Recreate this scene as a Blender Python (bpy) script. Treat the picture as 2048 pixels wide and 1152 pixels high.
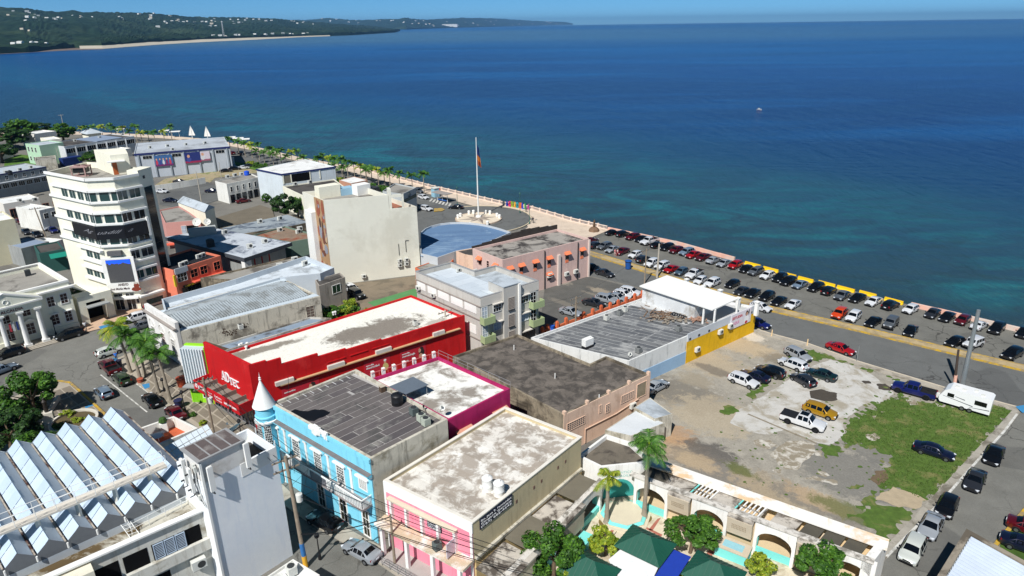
import bpy,bmesh,math,random
from mathutils import Vector,Matrix
for o in list(bpy.data.objects):bpy.data.objects.remove(o)
R=random.Random(7)
SC=bpy.context.scene
COL=SC.collection
# ---------------------------------------------------------------- camera
FPX,CH,ROLL=1365.0,44.0,math.radians(0.8)
PIT=math.atan((576-49.5)/FPX)
cR,sR,cP,sP=math.cos(ROLL),math.sin(ROLL),math.cos(PIT),math.sin(PIT)
cam=bpy.data.cameras.new('camera');camo=bpy.data.objects.new('camera',cam);COL.objects.link(camo)
cam.sensor_width=36;cam.lens=FPX/2048*36;cam.clip_start=.5;cam.clip_end=120000
_r=Vector((cR,-sR*sP,-sR*cP));_u=Vector((sR,cR*sP,cR*cP));_f=Vector((0,cP,-sP))
camo.matrix_world=Matrix(((_r.x,_u.x,-_f.x,0),(_r.y,_u.y,-_f.y,0),(_r.z,_u.z,-_f.z,CH),(0,0,0,1)))
SC.camera=camo
# ---------------------------------------------------------------- sky, sun, exposure
SUN_AZ,SUN_EL=math.radians(65.3),math.radians(49)
w=bpy.data.worlds.new('World');SC.world=w;w.use_nodes=True
wn=w.node_tree.nodes;wl=w.node_tree.links
sky=wn.new('ShaderNodeTexSky');sky.sky_type='NISHITA';sky.sun_disc=False
sky.sun_elevation=SUN_EL;sky.sun_rotation=math.radians(204.7)
sky.air_density=0.3;sky.dust_density=0.0;sky.ozone_density=8.0;sky.altitude=0
hs=wn.new('ShaderNodeHueSaturation');hs.inputs['Hue'].default_value=.48;hs.inputs['Saturation'].default_value=1.1;hs.inputs['Value'].default_value=1.0
wl.new(sky.outputs[0],hs.inputs['Color']);wl.new(hs.outputs[0],wn['Background'].inputs['Color'])
wn['Background'].inputs['Strength'].default_value=0.068
sd=bpy.data.lights.new('sun','SUN');sd.energy=3.8;sd.angle=math.radians(.53);sd.color=(1,.985,.96)
so=bpy.data.objects.new('sun',sd);COL.objects.link(so)
so.rotation_euler=Vector((math.cos(SUN_AZ)*math.cos(SUN_EL),math.sin(SUN_AZ)*math.cos(SUN_EL),-math.sin(SUN_EL))).to_track_quat('-Z','Y').to_euler()
SC.view_settings.view_transform='Standard';SC.view_settings.look='None';SC.view_settings.exposure=0.56;SC.view_settings.gamma=1
# ---------------------------------------------------------------- survey: sight lines of the photograph cut with planes of known height
def ray(x,y):
 dx,dy=x-1024,y-576
 X=dx*cR-dy*sR;Y=dx*sR+dy*cR
 return Vector((X,FPX*cP-Y*sP,-FPX*sP-Y*cP))
def G(x,y,z=0.0):
 r=ray(x,y);t=(z-CH)/r.z
 return Vector((r.x*t,r.y*t,z))
def G2(x,y,z=0.0):
 g=G(x,y,z);return (g.x,g.y)
def GP(pts,z=0.0):return [G2(x,y,z) for x,y in pts]
# ---------------------------------------------------------------- materials
def C(r,g,b):
 f=lambda v:(v/255/12.92) if v<=10 else ((v/255+.055)/1.055)**2.4
 return (f(r),f(g),f(b),1)
MATS={}
def nt(name):
 m=bpy.data.materials.new(name);m.use_nodes=True
 return m,m.node_tree.nodes,m.node_tree.links,m.node_tree.nodes['Principled BSDF']
def pos(n,l,scale=(1,1,1),rot=0,loc=(0,0,0)):
 g=n.new('ShaderNodeNewGeometry');mp=n.new('ShaderNodeMapping')
 mp.inputs['Scale'].default_value=scale;mp.inputs['Rotation'].default_value=(0,0,rot);mp.inputs['Location'].default_value=loc
 l.new(g.outputs['Position'],mp.inputs['Vector']);return mp.outputs[0]
def noise(n,l,v,scale,detail=5,rough=.6,dist=0):
 t=n.new('ShaderNodeTexNoise');t.inputs['Scale'].default_value=scale;t.inputs['Detail'].default_value=detail
 t.inputs['Roughness'].default_value=rough;t.inputs['Distortion'].default_value=dist
 l.new(v,t.inputs['Vector']);return t.outputs[0]
def ramp(n,l,f,a,b,ca=(0,0,0,1),cb=(1,1,1,1)):
 r=n.new('ShaderNodeValToRGB');e=r.color_ramp.elements
 e[0].position=a;e[1].position=b;e[0].color=ca;e[1].color=cb
 l.new(f,r.inputs[0]);return r.outputs[0]
def mix(n,l,fac,a,b,mode='MIX'):
 m=n.new('ShaderNodeMix');m.data_type='RGBA';m.blend_type=mode
 for s,v in ((0,fac),(6,a),(7,b)):
  if isinstance(v,(int,float)):m.inputs[s].default_value=v
  elif isinstance(v,tuple):m.inputs[s].default_value=v
  else:l.new(v,m.inputs[s])
 return m.outputs[2]
def math_(n,l,op,a,b=None):
 m=n.new('ShaderNodeMath');m.operation=op
 for i,v in enumerate((a,b)):
  if v is None:continue
  if isinstance(v,(int,float)):m.inputs[i].default_value=v
  else:l.new(v,m.inputs[i])
 return m.outputs[0]
def bump(n,l,p,h,strength=.3,dist=.05):
 b=n.new('ShaderNodeBump');b.inputs['Strength'].default_value=strength;b.inputs['Distance'].default_value=dist
 l.new(h,b.inputs['Height']);l.new(b.outputs[0],p.inputs['Normal'])
def M(name,col,rough=.75,var=.12,scale=.8,stain=None,amount=.0,streak=None,metal=0,bmp=.15,spec=.3,sscale=.35):
 """painted / mineral surface: base colour with cloudy variation, optional stain patches and vertical streaks"""
 if name in MATS:return MATS[name]
 m,n,l,p=nt(name);v=pos(n,l)
 c=C(*col)
 lo=tuple(max(0,x*(1-var)) for x in c[:3])+(1,);hi=tuple(min(.9,x*(1+var)) for x in c[:3])+(1,)
 f1=noise(n,l,v,scale,6,.65)
 out=ramp(n,l,f1,.3,.7,lo,hi)
 fine=noise(n,l,v,scale*9,4,.7)
 out=mix(n,l,ramp(n,l,fine,.35,.75),out,mix(n,l,1.0,out,(1-var*.8,)*3+(1,),'MULTIPLY'))
 if stain:
  f2=noise(n,l,v,sscale,8,.68,.4)
  t=.68-amount*.36
  out=mix(n,l,ramp(n,l,f2,t-.05,t+.07),out,C(*stain))
 if streak:
  vs=pos(n,l,(1.3,1.3,.16));f3=noise(n,l,vs,1.4,7,.72)
  out=mix(n,l,ramp(n,l,f3,.52,.74),out,C(*streak))
 l.new(out,p.inputs['Base Color'])
 rr=ramp(n,l,f1,.2,.8,(max(0,rough-.08),)*3+(1,),(min(1,rough+.1),)*3+(1,));l.new(rr,p.inputs['Roughness'])
 p.inputs['Metallic'].default_value=metal;p.inputs['Specular IOR Level'].default_value=spec
 if bmp:bump(n,l,p,fine,bmp,.03)
 MATS[name]=m;return m
def plain(name,col,rough=.5,metal=0,spec=.5,coat=0,emit=None):
 if name in MATS:return MATS[name]
 m,n,l,p=nt(name)
 v=pos(n,l);f=noise(n,l,v,3.0,4)
 c=C(*col);out=ramp(n,l,f,.3,.7,tuple(x*.93 for x in c[:3])+(1,),tuple(min(1,x*1.05) for x in c[:3])+(1,))
 l.new(out,p.inputs['Base Color']);p.inputs['Roughness'].default_value=rough
 p.inputs['Metallic'].default_value=metal;p.inputs['Specular IOR Level'].default_value=spec
 p.inputs['Coat Weight'].default_value=coat
 if emit:p.inputs['Emission Color'].default_value=C(*col);p.inputs['Emission Strength'].default_value=emit
 MATS[name]=m;return m
 # ---------------------------------------------------------------- mesh collector
class MB:
 def __init__(s):s.v=[];s.f=[];s.sm=False
 def add(s,vs,fs):
  k=len(s.v);s.v+=[tuple(p) for p in vs];s.f+=[tuple(i+k for i in f) for f in fs];return s
 def obox(s,o,a,b,c):
  o,a,b,c=map(Vector,(o,a,b,c))
  if a.cross(b).dot(c)<0:a,b=b,a
  q=[o,o+a,o+a+b,o+b];q+=[p+c for p in q]
  return s.add(q,[(3,2,1,0),(4,5,6,7),(0,1,5,4),(1,2,6,5),(2,3,7,6),(3,0,4,7)])
 def box(s,x,y,z,lx,ly,lz,rot=0):
  c,n=math.cos(rot),math.sin(rot)
  a=Vector((c*lx,n*lx,0));b=Vector((-n*ly,c*ly,0))
  return s.obox(Vector((x,y,z))-a/2-b/2,a,b,(0,0,lz))
 def prism(s,pts,z0,z1,cap0=False):
  pts=ccw(pts);k=len(pts)
  vs=[(x,y,z0) for x,y in pts]+[(x,y,z1) for x,y in pts]
  fs=[(i,(i+1)%k,(i+1)%k+k,i+k) for i in range(k)]+[tuple(range(k,2*k))]
  if cap0:fs.append(tuple(range(k-1,-1,-1)))
  return s.add(vs,fs)
 def ring(s,pts,t,z0,z1,zi):
  """wall round a polygon: outside z0..z1, coping, inside down to zi"""
  pts=ccw(pts);q=inset(pts,t);k=len(pts)
  vs=[(x,y,z0) for x,y in pts]+[(x,y,z1) for x,y in pts]+[(x,y,z1) for x,y in q]+[(x,y,zi) for x,y in q]
  fs=[]
  for r in range(3):
   fs+=[(r*k+i,r*k+(i+1)%k,r*k+k+(i+1)%k,r*k+k+i) for i in range(k)]
  return s.add(vs,fs)
 def sheet(s,pts,z):
  pts=ccw(pts);return s.add([(x,y,z) for x,y in pts],[tuple(range(len(pts)))])
 def poly(s,pts):return s.add(pts,[tuple(range(len(pts)))])
 def tube(s,p,q,r,n=6,r2=None,cap=True):
  p,q=Vector(p),Vector(q);r2=r if r2 is None else r2
  d=(q-p).normalized();a=d.orthogonal().normalized();b=d.cross(a)
  vs=[]
  for c,rr in ((p,r),(q,r2)):
   for i in range(n):
    t=2*math.pi*i/n;vs.append(c+(a*math.cos(t)+b*math.sin(t))*rr)
  fs=[(i,(i+1)%n,(i+1)%n+n,i+n) for i in range(n)]
  if cap:fs+=[tuple(range(n-1,-1,-1)),tuple(range(n,2*n))]
  return s.add(vs,fs)
 def path(s,pts,r,n=5):
  for a,b in zip(pts,pts[1:]):s.tube(a,b,r,n)
  return s
 def lathe(s,x,y,prof,n=16,a0=0,a1=2*math.pi):
  k=len(prof);full=abs(a1-a0-2*math.pi)<1e-6;m=n if full else n+1
  vs=[]
  for i in range(m):
   t=a0+(a1-a0)*i/n
   vs+=[(x+r*math.cos(t),y+r*math.sin(t),z) for r,z in prof]
  fs=[]
  for i in range(n):
   j=(i+1)%m
   fs+=[(i*k+q,j*k+q,j*k+q+1,i*k+q+1) for q in range(k-1)]
  return s.add(vs,fs)
def ccw(p):
 a=sum(p[i][0]*p[(i+1)%len(p)][1]-p[(i+1)%len(p)][0]*p[i][1] for i in range(len(p)))
 return list(p) if a>0 else list(reversed(p))
def inset(p,t):
 n=len(p);out=[]
 for i in range(n):
  a,b,c=Vector(p[i-1]),Vector(p[i]),Vector(p[(i+1)%n])
  d1=(b-a).normalized();d2=(c-b).normalized()
  n1=Vector((-d1.y,d1.x));n2=Vector((-d2.y,d2.x));k=1+n1.dot(n2)
  out.append(tuple(b+(n1+n2)*(t/max(k,.35))))
 return out
ORG={}
def setp(o,label,cat,group,kind):
 if label:o['label']=label
 if cat:o['category']=cat
 if group:o['group']=group
 if kind:o['kind']=kind
def root(name,label,cat,loc,group=None):
 o=bpy.data.objects.new(name,None);COL.objects.link(o);o.empty_display_size=.3
 loc=Vector((loc[0],loc[1],loc[2] if len(loc)>2 else 0));o.location=loc;ORG[o.name]=loc
 setp(o,label,cat,group,None);return o
def mesh(name,mb,mat,o0=Vector((0,0,0)),smooth=False,angle=35):
 me=bpy.data.meshes.new(name)
 me.from_pydata([(v[0]-o0.x,v[1]-o0.y,v[2]-o0.z) for v in mb.v],[],mb.f);me.update()
 if smooth or mb.sm:
  me.polygons.foreach_set('use_smooth',[True]*len(me.polygons));me.set_sharp_from_angle(angle=math.radians(angle))
 if mat:me.materials.append(mat)
 return me
def part(name,mb,mat,parent,label=None,smooth=False,kind=None):
 o0=ORG[parent.name]
 o=bpy.data.objects.new(name,mesh(name,mb,mat,o0,smooth));COL.objects.link(o);o.parent=parent
 ORG[o.name]=o0;setp(o,label,None,None,kind);return o
def single(name,mb,mat,label=None,cat=None,group=None,kind=None,smooth=False,loc=None):
 loc=Vector(loc) if loc else (Vector((0,0,0)) if kind else Vector((mb.v[0][0],mb.v[0][1],min(v[2] for v in mb.v))))
 o=bpy.data.objects.new(name,mesh(name,mb,mat,loc,smooth));COL.objects.link(o);o.location=loc
 ORG[o.name]=loc;setp(o,label,cat,group,kind);return o
def clone(o,loc,rz=0,label=None,scale=None,parent=None):
 c=o.copy();COL.objects.link(c);c.parent=parent
 if parent is None:
  c.location=loc;c.rotation_euler=(0,0,rz)
  if scale:c.scale=(scale,)*3 if not isinstance(scale,tuple) else scale
  if label:c['label']=label
 for ch in o.children:clone(ch,None,parent=c)
 return c
 # a vertical wall plane between two ground points, facing the camera side
class W:
 def __init__(s,A,B,flip=False):
  s.A=Vector(A[:2]);s.B=Vector(B[:2]);s.d=(s.B-s.A).normalized();s.L=(s.B-s.A).length
  n=Vector((s.d.y,-s.d.x))
  if n.dot(-s.A)<0:n=-n
  s.n=-n if flip else n
 def pt(s,a,z,d=0):
  p=s.A+s.d*a+s.n*d;return Vector((p.x,p.y,z))
 def sz(s,x,y,d=0):
  r=ray(x,y);o=s.A+s.n*d
  t=o.dot(s.n)/Vector((r.x,r.y)).dot(s.n)
  p=Vector((r.x*t,r.y*t));return ((p-s.A).dot(s.d),CH+r.z*t)
 def px(s,x0,y0,x1,y1,d=0):
  a,b=s.sz(x0,y0,d),s.sz(x1,y1,d)
  return (min(a[0],b[0]),max(a[0],b[0]),min(a[1],b[1]),max(a[1],b[1]))
 def box(s,mb,a0,a1,z0,z1,d0,d1):
  o=s.pt(a0,z0,d0);dd=Vector((s.d.x,s.d.y,0))*(a1-a0);nn=Vector((s.n.x,s.n.y,0))*(d1-d0)
  return mb.obox(o,dd,nn,(0,0,z1-z0))
 def rot(s):return math.atan2(s.d.y,s.d.x)
GLASS=None
def window(wl_,r,parent,glass,frame,nx=2,ny=2,name='window',fw=.07,sill=None,hood=None,d=0.0):
 a0,a1,z0,z1=r
 g=wl_.box(MB(),a0,a1,z0,z1,d-.1,d+.02);g=part(name,g,glass,parent)
 f=MB();k=d+.06
 for (p0,p1,q0,q1) in ((a0-fw,a0,z0-fw,z1+fw),(a1,a1+fw,z0-fw,z1+fw),(a0,a1,z1,z1+fw),(a0,a1,z0-fw,z0)):
  wl_.box(f,p0,p1,q0,q1,d-.02,k)
 for i in range(1,nx):
  c=a0+(a1-a0)*i/nx;wl_.box(f,c-.02,c+.02,z0,z1,d,k-.01)
 for i in range(1,ny):
  c=z0+(z1-z0)*i/ny;wl_.box(f,a0,a1,c-.02,c+.02,d,k-.015)
 part('frame',f,frame,g)
 if sill:part('sill',wl_.box(MB(),a0-.12,a1+.12,z0-fw-.1,z0-fw,d,d+.18),sill,g)
 if hood:part('hood',wl_.box(MB(),a0-.18,a1+.18,z1+fw,z1+fw+.12,d,d+.42),hood,g)
 return g
def building(name,label,poly,h,wall,roof,par=.4,t=.22,cat='building',z0=-.3,coping=None,group=None):
 c=(sum(p[0] for p in poly)/len(poly),sum(p[1] for p in poly)/len(poly))
 b=root(name,label,cat,c,group)
 part('wall',MB().ring(poly,t,z0,h,h-par-.05),wall,b)
 part('roof',MB().sheet(inset(ccw(poly),t-.01),h-par),roof,b)
 if coping:
  q=MB();P_=ccw(poly);o=inset(P_,-.05);i=inset(P_,t+.04);k=len(P_)
  vs=[(x,y,z) for pp,z in ((o,h+.004),(o,h+.1),(i,h+.1),(i,h+.004)) for x,y in pp]
  fs=[(r*k+j,r*k+(j+1)%k,((r+1)%4)*k+(j+1)%k,((r+1)%4)*k+j) for r in range(4) for j in range(k)]
  part('coping',q.add(vs,fs),coping,b)
 return b
def text(s,parent,mat,origin,right,up,height,thick=.02,name='lettering',bold=0,italic=0,width=None,align='LEFT',bm=None):
 cu=bpy.data.curves.new(name,'FONT');cu.body=s;cu.size=1;cu.extrude=.01;cu.offset=bold;cu.shear=italic;cu.resolution_u=2
 cu.align_x=align
 to=bpy.data.objects.new('tmp',cu);COL.objects.link(to)
 me=bpy.data.meshes.new_from_object(to.evaluated_get(bpy.context.evaluated_depsgraph_get()))
 bpy.data.objects.remove(to)
 xs=[v.co.x for v in me.vertices];wd=max(xs)-min(xs) if xs else 1;x0=min(xs) if align=='LEFT' else 0
 k=height/.72;kx=k if width is None else width/wd
 right=Vector(right).normalized();up=Vector(up).normalized();nn=right.cross(up);o0=ORG[parent.name];origin=Vector(origin)
 for v in me.vertices:
  v.co=origin+right*((v.co.x-x0)*kx)+up*(v.co.y*k)+nn*(v.co.z/.01*thick/2)-o0
 me.materials.clear();me.materials.append(mat);me.name=name
 o=bpy.data.objects.new(name,me);COL.objects.link(o);o.parent=parent;ORG[o.name]=o0;return o
 # ================================================================ sea, terrain, ground
def rag(pts,amp=.25,step=.6,seed=1):
 r=random.Random(seed);out=[];pts=list(pts)
 for i,a in enumerate(pts):
  a=Vector(a);b=Vector(pts[(i+1)%len(pts)]);L=(b-a).length;n=max(1,int(L/step));d=(b-a).normalized() if L else Vector((1,0));nn=Vector((-d.y,d.x))
  ph=r.uniform(0,6)
  for k in range(n):
   p=a+(b-a)*(k/n)
   if k:p=p+nn*(r.uniform(-amp,amp)*.7+amp*.6*math.sin(ph+k*.9))
   out.append((p.x,p.y))
 return out
def tri_sheet(pts,z):
 """triangulated flat sheet of any outline"""
 from mathutils.geometry import delaunay_2d_cdt
 pts=ccw(pts);r=delaunay_2d_cdt([Vector(p) for p in pts],[],[list(range(len(pts)))],1,1e-4)
 m=MB();fs=[]
 for f in r[2]:
  a,b,c=(r[0][i] for i in f[:3]);k=(b-a).cross(c-a)
  fs.append(tuple(f) if k>0 else tuple(reversed(f)))
 return m.add([(v.x,v.y,z) for v in r[0]],fs)
def blobmat(name,base,var,blobs,rough=.9,fine=6.0,scale=.5,bmp=.3,cracks=0):
 """mineral ground with soil patches at surveyed places: blobs = (x, y, radius x, radius y, rot, colour, opacity, raggedness)"""
 m,n,l,p=nt(name);v=pos(n,l);c=C(*base)
 f=noise(n,l,v,scale,8,.68);f2=noise(n,l,v,fine,6,.75)
 out=ramp(n,l,f,.3,.72,tuple(x*(1-var) for x in c[:3])+(1,),tuple(min(.9,x*(1+var)) for x in c[:3])+(1,))
 nz=noise(n,l,v,.7,10,.78,.5)
 for (x,y,rx,ry,rot,col,op,rg) in blobs:
  mp=pos(n,l,(1,1,0));sub=n.new('ShaderNodeVectorMath');sub.operation='SUBTRACT';l.new(mp,sub.inputs[0]);sub.inputs[1].default_value=(x,y,0)
  m2=n.new('ShaderNodeMapping');m2.vector_type='TEXTURE';m2.inputs['Rotation'].default_value=(0,0,rot);m2.inputs['Scale'].default_value=(rx,ry,1);l.new(sub.outputs[0],m2.inputs[0])
  ln=n.new('ShaderNodeVectorMath');ln.operation='LENGTH';l.new(m2.outputs[0],ln.inputs[0])
  s=math_(n,l,'ADD',math_(n,l,'SUBTRACT',1.0,ln.outputs['Value']),math_(n,l,'MULTIPLY',math_(n,l,'SUBTRACT',nz,.5),rg*2.1))
  k=ramp(n,l,s,-.08,.34,(0,0,0,1),(op,op,op,1));out=mix(n,l,k,out,C(*col))
 out=mix(n,l,ramp(n,l,f2,.4,.68),out,mix(n,l,1.0,out,(.78,.77,.75,1),'MULTIPLY'))
 if cracks:
  vo=n.new('ShaderNodeTexVoronoi');vo.feature='DISTANCE_TO_EDGE';vo.inputs['Scale'].default_value=.22
  wv=n.new('ShaderNodeVectorMath');wv.operation='ADD';tn=n.new('ShaderNodeTexNoise');tn.inputs['Scale'].default_value=.5;tn.inputs['Detail'].default_value=6;l.new(v,tn.inputs['Vector']);sc_=n.new('ShaderNodeVectorMath');sc_.operation='SCALE';sc_.inputs['Scale'].default_value=3.0;l.new(tn.outputs['Color'],sc_.inputs[0]);l.new(v,wv.inputs[0]);l.new(sc_.outputs[0],wv.inputs[1]);l.new(wv.outputs[0],vo.inputs['Vector'])
  ck=math_(n,l,'MULTIPLY',ramp(n,l,vo.outputs['Distance'],.008,.022,(1,1,1,1),(0,0,0,1)),ramp(n,l,noise(n,l,v,.06,3),.45,.6,(0,0,0,1),(cracks,)*3+(1,)))
  out=mix(n,l,ck,out,C(48,46,44));pt_=ramp(n,l,noise(n,l,v,.09,2,.3),.6,.615,(0,0,0,1),(.35,)*3+(1,));out=mix(n,l,pt_,out,C(70,70,70))
 l.new(out,p.inputs['Base Color']);p.inputs['Roughness'].default_value=rough;p.inputs['Specular IOR Level'].default_value=.2
 bump(n,l,p,f2,bmp,.04);MATS[name]=m;return m
 # --- sea
def sea_mat():
 m,n,l,p=nt('sea_water');v=pos(n,l)
 sep=n.new('ShaderNodeSeparateXYZ');l.new(v,sep.inputs[0])
 shore=math_(n,l,'SUBTRACT',math_(n,l,'ADD',math_(n,l,'MULTIPLY',sep.outputs[0],.715),math_(n,l,'MULTIPLY',sep.outputs[1],.699)),122.0)
 vb=pos(n,l,(.012,.03,1),math.radians(45));big=noise(n,l,vb,1.0,4,.55,.5)
 dpt=math_(n,l,'ADD',shore,math_(n,l,'MULTIPLY',math_(n,l,'SUBTRACT',big,.5),70.0))
 cr=n.new('ShaderNodeValToRGB');l.new(math_(n,l,'DIVIDE',dpt,1000.0),cr.inputs[0]);e=cr.color_ramp.elements
 e[0].position=0;e[0].color=C(44,66,68);e[1].position=1;e[1].color=C(12,62,122)
 for q,c in ((.03,(42,68,76)),(.07,(34,70,86)),(.11,(22,58,90)),(.16,(13,46,94)),(.25,(9,39,96)),(.36,(8,37,97)),(.55,(10,48,112))):
  x=e.new(q);x.color=C(*c)
  # turquoise sand patches between sea grass near the wall
 vp=pos(n,l,(.03,.055,1),math.radians(48));pt=noise(n,l,vp,1.0,6,.62,1.2)
 near=ramp(n,l,math_(n,l,'DIVIDE',shore,300.0),.0,.36,(1,1,1,1),(0,0,0,1));nz=ramp(n,l,math_(n,l,'DIVIDE',shore,300.0),.02,.06)
 k=math_(n,l,'MULTIPLY',math_(n,l,'MULTIPLY',ramp(n,l,pt,.44,.62),near),nz)
 out=mix(n,l,math_(n,l,'MULTIPLY',k,.8),cr.outputs[0],C(30,116,120))
 grass=math_(n,l,'MULTIPLY',ramp(n,l,noise(n,l,pos(n,l,(.05,.09,1),math.radians(48)),1.0,7,.65,.6),.5,.64),near)
 out=mix(n,l,math_(n,l,'MULTIPLY',grass,.8),out,C(36,54,56))
 # lighter bay on the left, wind streaks, river plume far out
 bay=ramp(n,l,math_(n,l,'DIVIDE',sep.outputs[0],-1000.0),.03,.5);out=mix(n,l,math_(n,l,'MULTIPLY',bay,.5),out,C(10,80,142))
 vs=pos(n,l,(.0016,.009,1),math.radians(-6));st=noise(n,l,vs,1.0,5,.6,.6)
 fm=ramp(n,l,math_(n,l,'DIVIDE',shore,300.0),.25,.7);out=mix(n,l,math_(n,l,'MULTIPLY',math_(n,l,'MULTIPLY',ramp(n,l,st,.47,.64),.65),fm),out,C(12,78,140))
 out=mix(n,l,math_(n,l,'MULTIPLY',math_(n,l,'MULTIPLY',ramp(n,l,st,.34,.47,(1,1,1,1),(0,0,0,1)),.6),fm),out,C(6,40,92))
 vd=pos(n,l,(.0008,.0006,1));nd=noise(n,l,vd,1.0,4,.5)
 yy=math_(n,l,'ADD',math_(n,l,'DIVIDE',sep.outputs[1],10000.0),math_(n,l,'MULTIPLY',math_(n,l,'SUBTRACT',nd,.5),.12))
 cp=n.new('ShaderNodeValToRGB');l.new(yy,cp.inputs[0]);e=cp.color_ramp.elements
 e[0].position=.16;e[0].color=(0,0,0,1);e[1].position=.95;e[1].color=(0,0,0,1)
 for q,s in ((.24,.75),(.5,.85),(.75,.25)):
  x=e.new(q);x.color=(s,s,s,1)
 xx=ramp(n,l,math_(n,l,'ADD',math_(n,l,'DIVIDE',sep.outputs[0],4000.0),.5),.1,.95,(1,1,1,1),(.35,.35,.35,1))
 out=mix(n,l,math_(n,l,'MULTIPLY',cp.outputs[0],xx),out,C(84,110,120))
 l.new(out,p.inputs['Base Color'])
 p.inputs['Roughness'].default_value=.22;p.inputs['Specular IOR Level'].default_value=.36
 w1=noise(n,l,pos(n,l,(.9,.28,1),math.radians(-38)),1.0,7,.68,.3)
 w2=n.new('ShaderNodeTexWave');w2.wave_type='BANDS';w2.bands_direction='Y';w2.inputs['Scale'].default_value=.055;w2.inputs['Distortion'].default_value=9.0;w2.inputs['Detail'].default_value=3;w2.inputs['Detail Scale'].default_value=.6
 l.new(pos(n,l,(1,1,1),math.radians(12)),w2.inputs['Vector'])
 w3=noise(n,l,pos(n,l,(.16,.045,1),math.radians(-30)),1.0,3,.6,.4);msk=ramp(n,l,big,.42,.6)
 hgt=math_(n,l,'ADD',math_(n,l,'ADD',w1,math_(n,l,'MULTIPLY',w3,2.4)),math_(n,l,'MULTIPLY',math_(n,l,'MULTIPLY',w2.outputs['Fac'],.3),msk));bump(n,l,p,hgt,1.0,1.3)
 return m
SEAZ=-1.8
m=MB();B_=30000.0
m.poly([(-B_,-200,SEAZ),(B_,-200,SEAZ),(B_,B_,SEAZ),(-B_,B_,SEAZ)])
single('sea',m,sea_mat(),kind='structure')
# --- town ground, bounded by the sea edge
SEDGE=[(-500,262),(-200,261),(0,262),(175,264),(325,271),(425,279),(525,297),(600,315),(700,332),(825,364),(857,373),(955,396),(1015,410),(1065,418),(1142,441),(1215,458),(1350,486),(1462,517),(1536,538),(1803,606),(2048,662),(2400,760),(2900,900)]
sea2=GP(SEDGE)
poly=sea2+[(260,20),(200,-60),(-200,-60),(-420,200)]
gm=blobmat('town_ground',(122,119,112),.2,[],fine=4.0,scale=.12,cracks=.5)
o=single('ground',tri_sheet(poly,0),gm,kind='structure')
# quay face down into the water
q=MB()
for a,b in zip(sea2,sea2[1:]):q.add([(a[0],a[1],-4),(b[0],b[1],-4),(b[0],b[1],-.01),(a[0],a[1],-.01)],[(0,1,2,3)])
single('quay_face',q,M('quay_rock',(96,88,78),.95,.35,1.2),kind='structure')
# --- hills across the bay
def lerp(tab,x):
 for (a,va),(b,vb) in zip(tab,tab[1:]):
  if x<=b:return va+(vb-va)*max(0,(x-a)/(b-a))
 return tab[-1][1]
HOR=lambda x:49.5-math.tan(ROLL)*(x-1024)
COAST2=[(540,61.5),(812,59),(880,56.5),(1000,53),(1100,50.5),(1146,49.3)]
SKYL1=[(-700,4),(-200,14),(0,20),(60,22),(110,25),(150,26),(160,24),(200,29),(250,30),(330,32),(400,38),(440,39),(512,40),(560,42),(620,46),(700,52),(760,56),(790,60.5),(801,64.5)]
COAST=[(-700,124),(-200,113),(0,108),(60,105),(105,100.5),(150,97.5),(205,96.5),(300,89),(400,83),(512,78),(600,74),(700,70.5),(790,65),(800,62),(812,59),(880,56.5),(1000,53),(1100,50.5),(1146,49.3)]
SKYL=[(-700,4),(-200,14),(0,20),(60,22),(110,25),(150,26),(160,24),(200,29),(250,30),(330,32),(400,38),(440,39),(512,40),(560,41),(620,41),(660,38),(700,41),(760,41),(810,38),(860,41),(930,36.5),(1000,38.5),(1081,43),(1130,44.5),(1146,47.5)]
def vn(x,y,s=0):
 """cheap value noise"""
 xi,yi=math.floor(x),math.floor(y);fx,fy=x-xi,y-yi;fx=fx*fx*(3-2*fx);fy=fy*fy*(3-2*fy)
 h=lambda a,b:(math.sin(a*127.1+b*311.7+s*74.7)*43758.5453)%1
 return (h(xi,yi)*(1-fx)+h(xi+1,yi)*fx)*(1-fy)+(h(xi,yi+1)*(1-fx)+h(xi+1,yi+1)*fx)*fy
def hill(x,t,far=None):
 """x: bearing column, t: 0 at the coast, 1 at the skyline; world point"""
 far=x>=640 if far is None else far
 c=G(x,lerp(COAST2 if far else COAST,x),SEAZ);D=math.hypot(c.x,c.y);u=Vector((c.x/D,c.y/D))
 Dr=D+1500+min(3200,D*.55) if not far else D+2500
 d=D+(Dr-D)*t
 r=ray(x,lerp(SKYL if far else SKYL1,x));zr=CH+r.z/math.hypot(r.x,r.y)*Dr
 X,Y=u.x*d,u.y*d
 prof=.05*min(1,t*12)+.95*max(0,(t-.15)/.85)**1.35
 z=zr*prof+(vn(X/260,Y/420)-.5)*zr*.55*min(1,t*3)*(1-t*.8)
 k=min(1,D/2500)
 if t>.004:z+=7*k+vn(X/22,Y/30,3)*10*k+vn(X/70,Y/120,5)*10*k*min(1,t*8)
 else:z=SEAZ-.5
 return Vector((X,Y,max(z,SEAZ-.5)))
m=MB();NX,NT=620,60
xs=[-700+1500*i/NX for i in range(NX+1)];ts=[(j/NT)**1.7 for j in range(NT+1)]
vs=[hill(x,t,False) for x in xs for t in ts]
fs=[(i*(NT+1)+j,(i+1)*(NT+1)+j,(i+1)*(NT+1)+j+1,i*(NT+1)+j+1) for i in range(NX) for j in range(NT)]
m.add(vs,fs);NX2=260;vs=[hill(540+606*i/NX2,t,True) for i in range(NX2+1) for t in ts]
m.add(vs,[(i*(NT+1)+j,(i+1)*(NT+1)+j,(i+1)*(NT+1)+j+1,i*(NT+1)+j+1) for i in range(NX2) for j in range(NT)])
mt,n,l,p=nt('forested_hills');v=pos(n,l)
f=noise(n,l,v,.02,8,.7);f2=noise(n,l,v,.004,5,.6)
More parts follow.
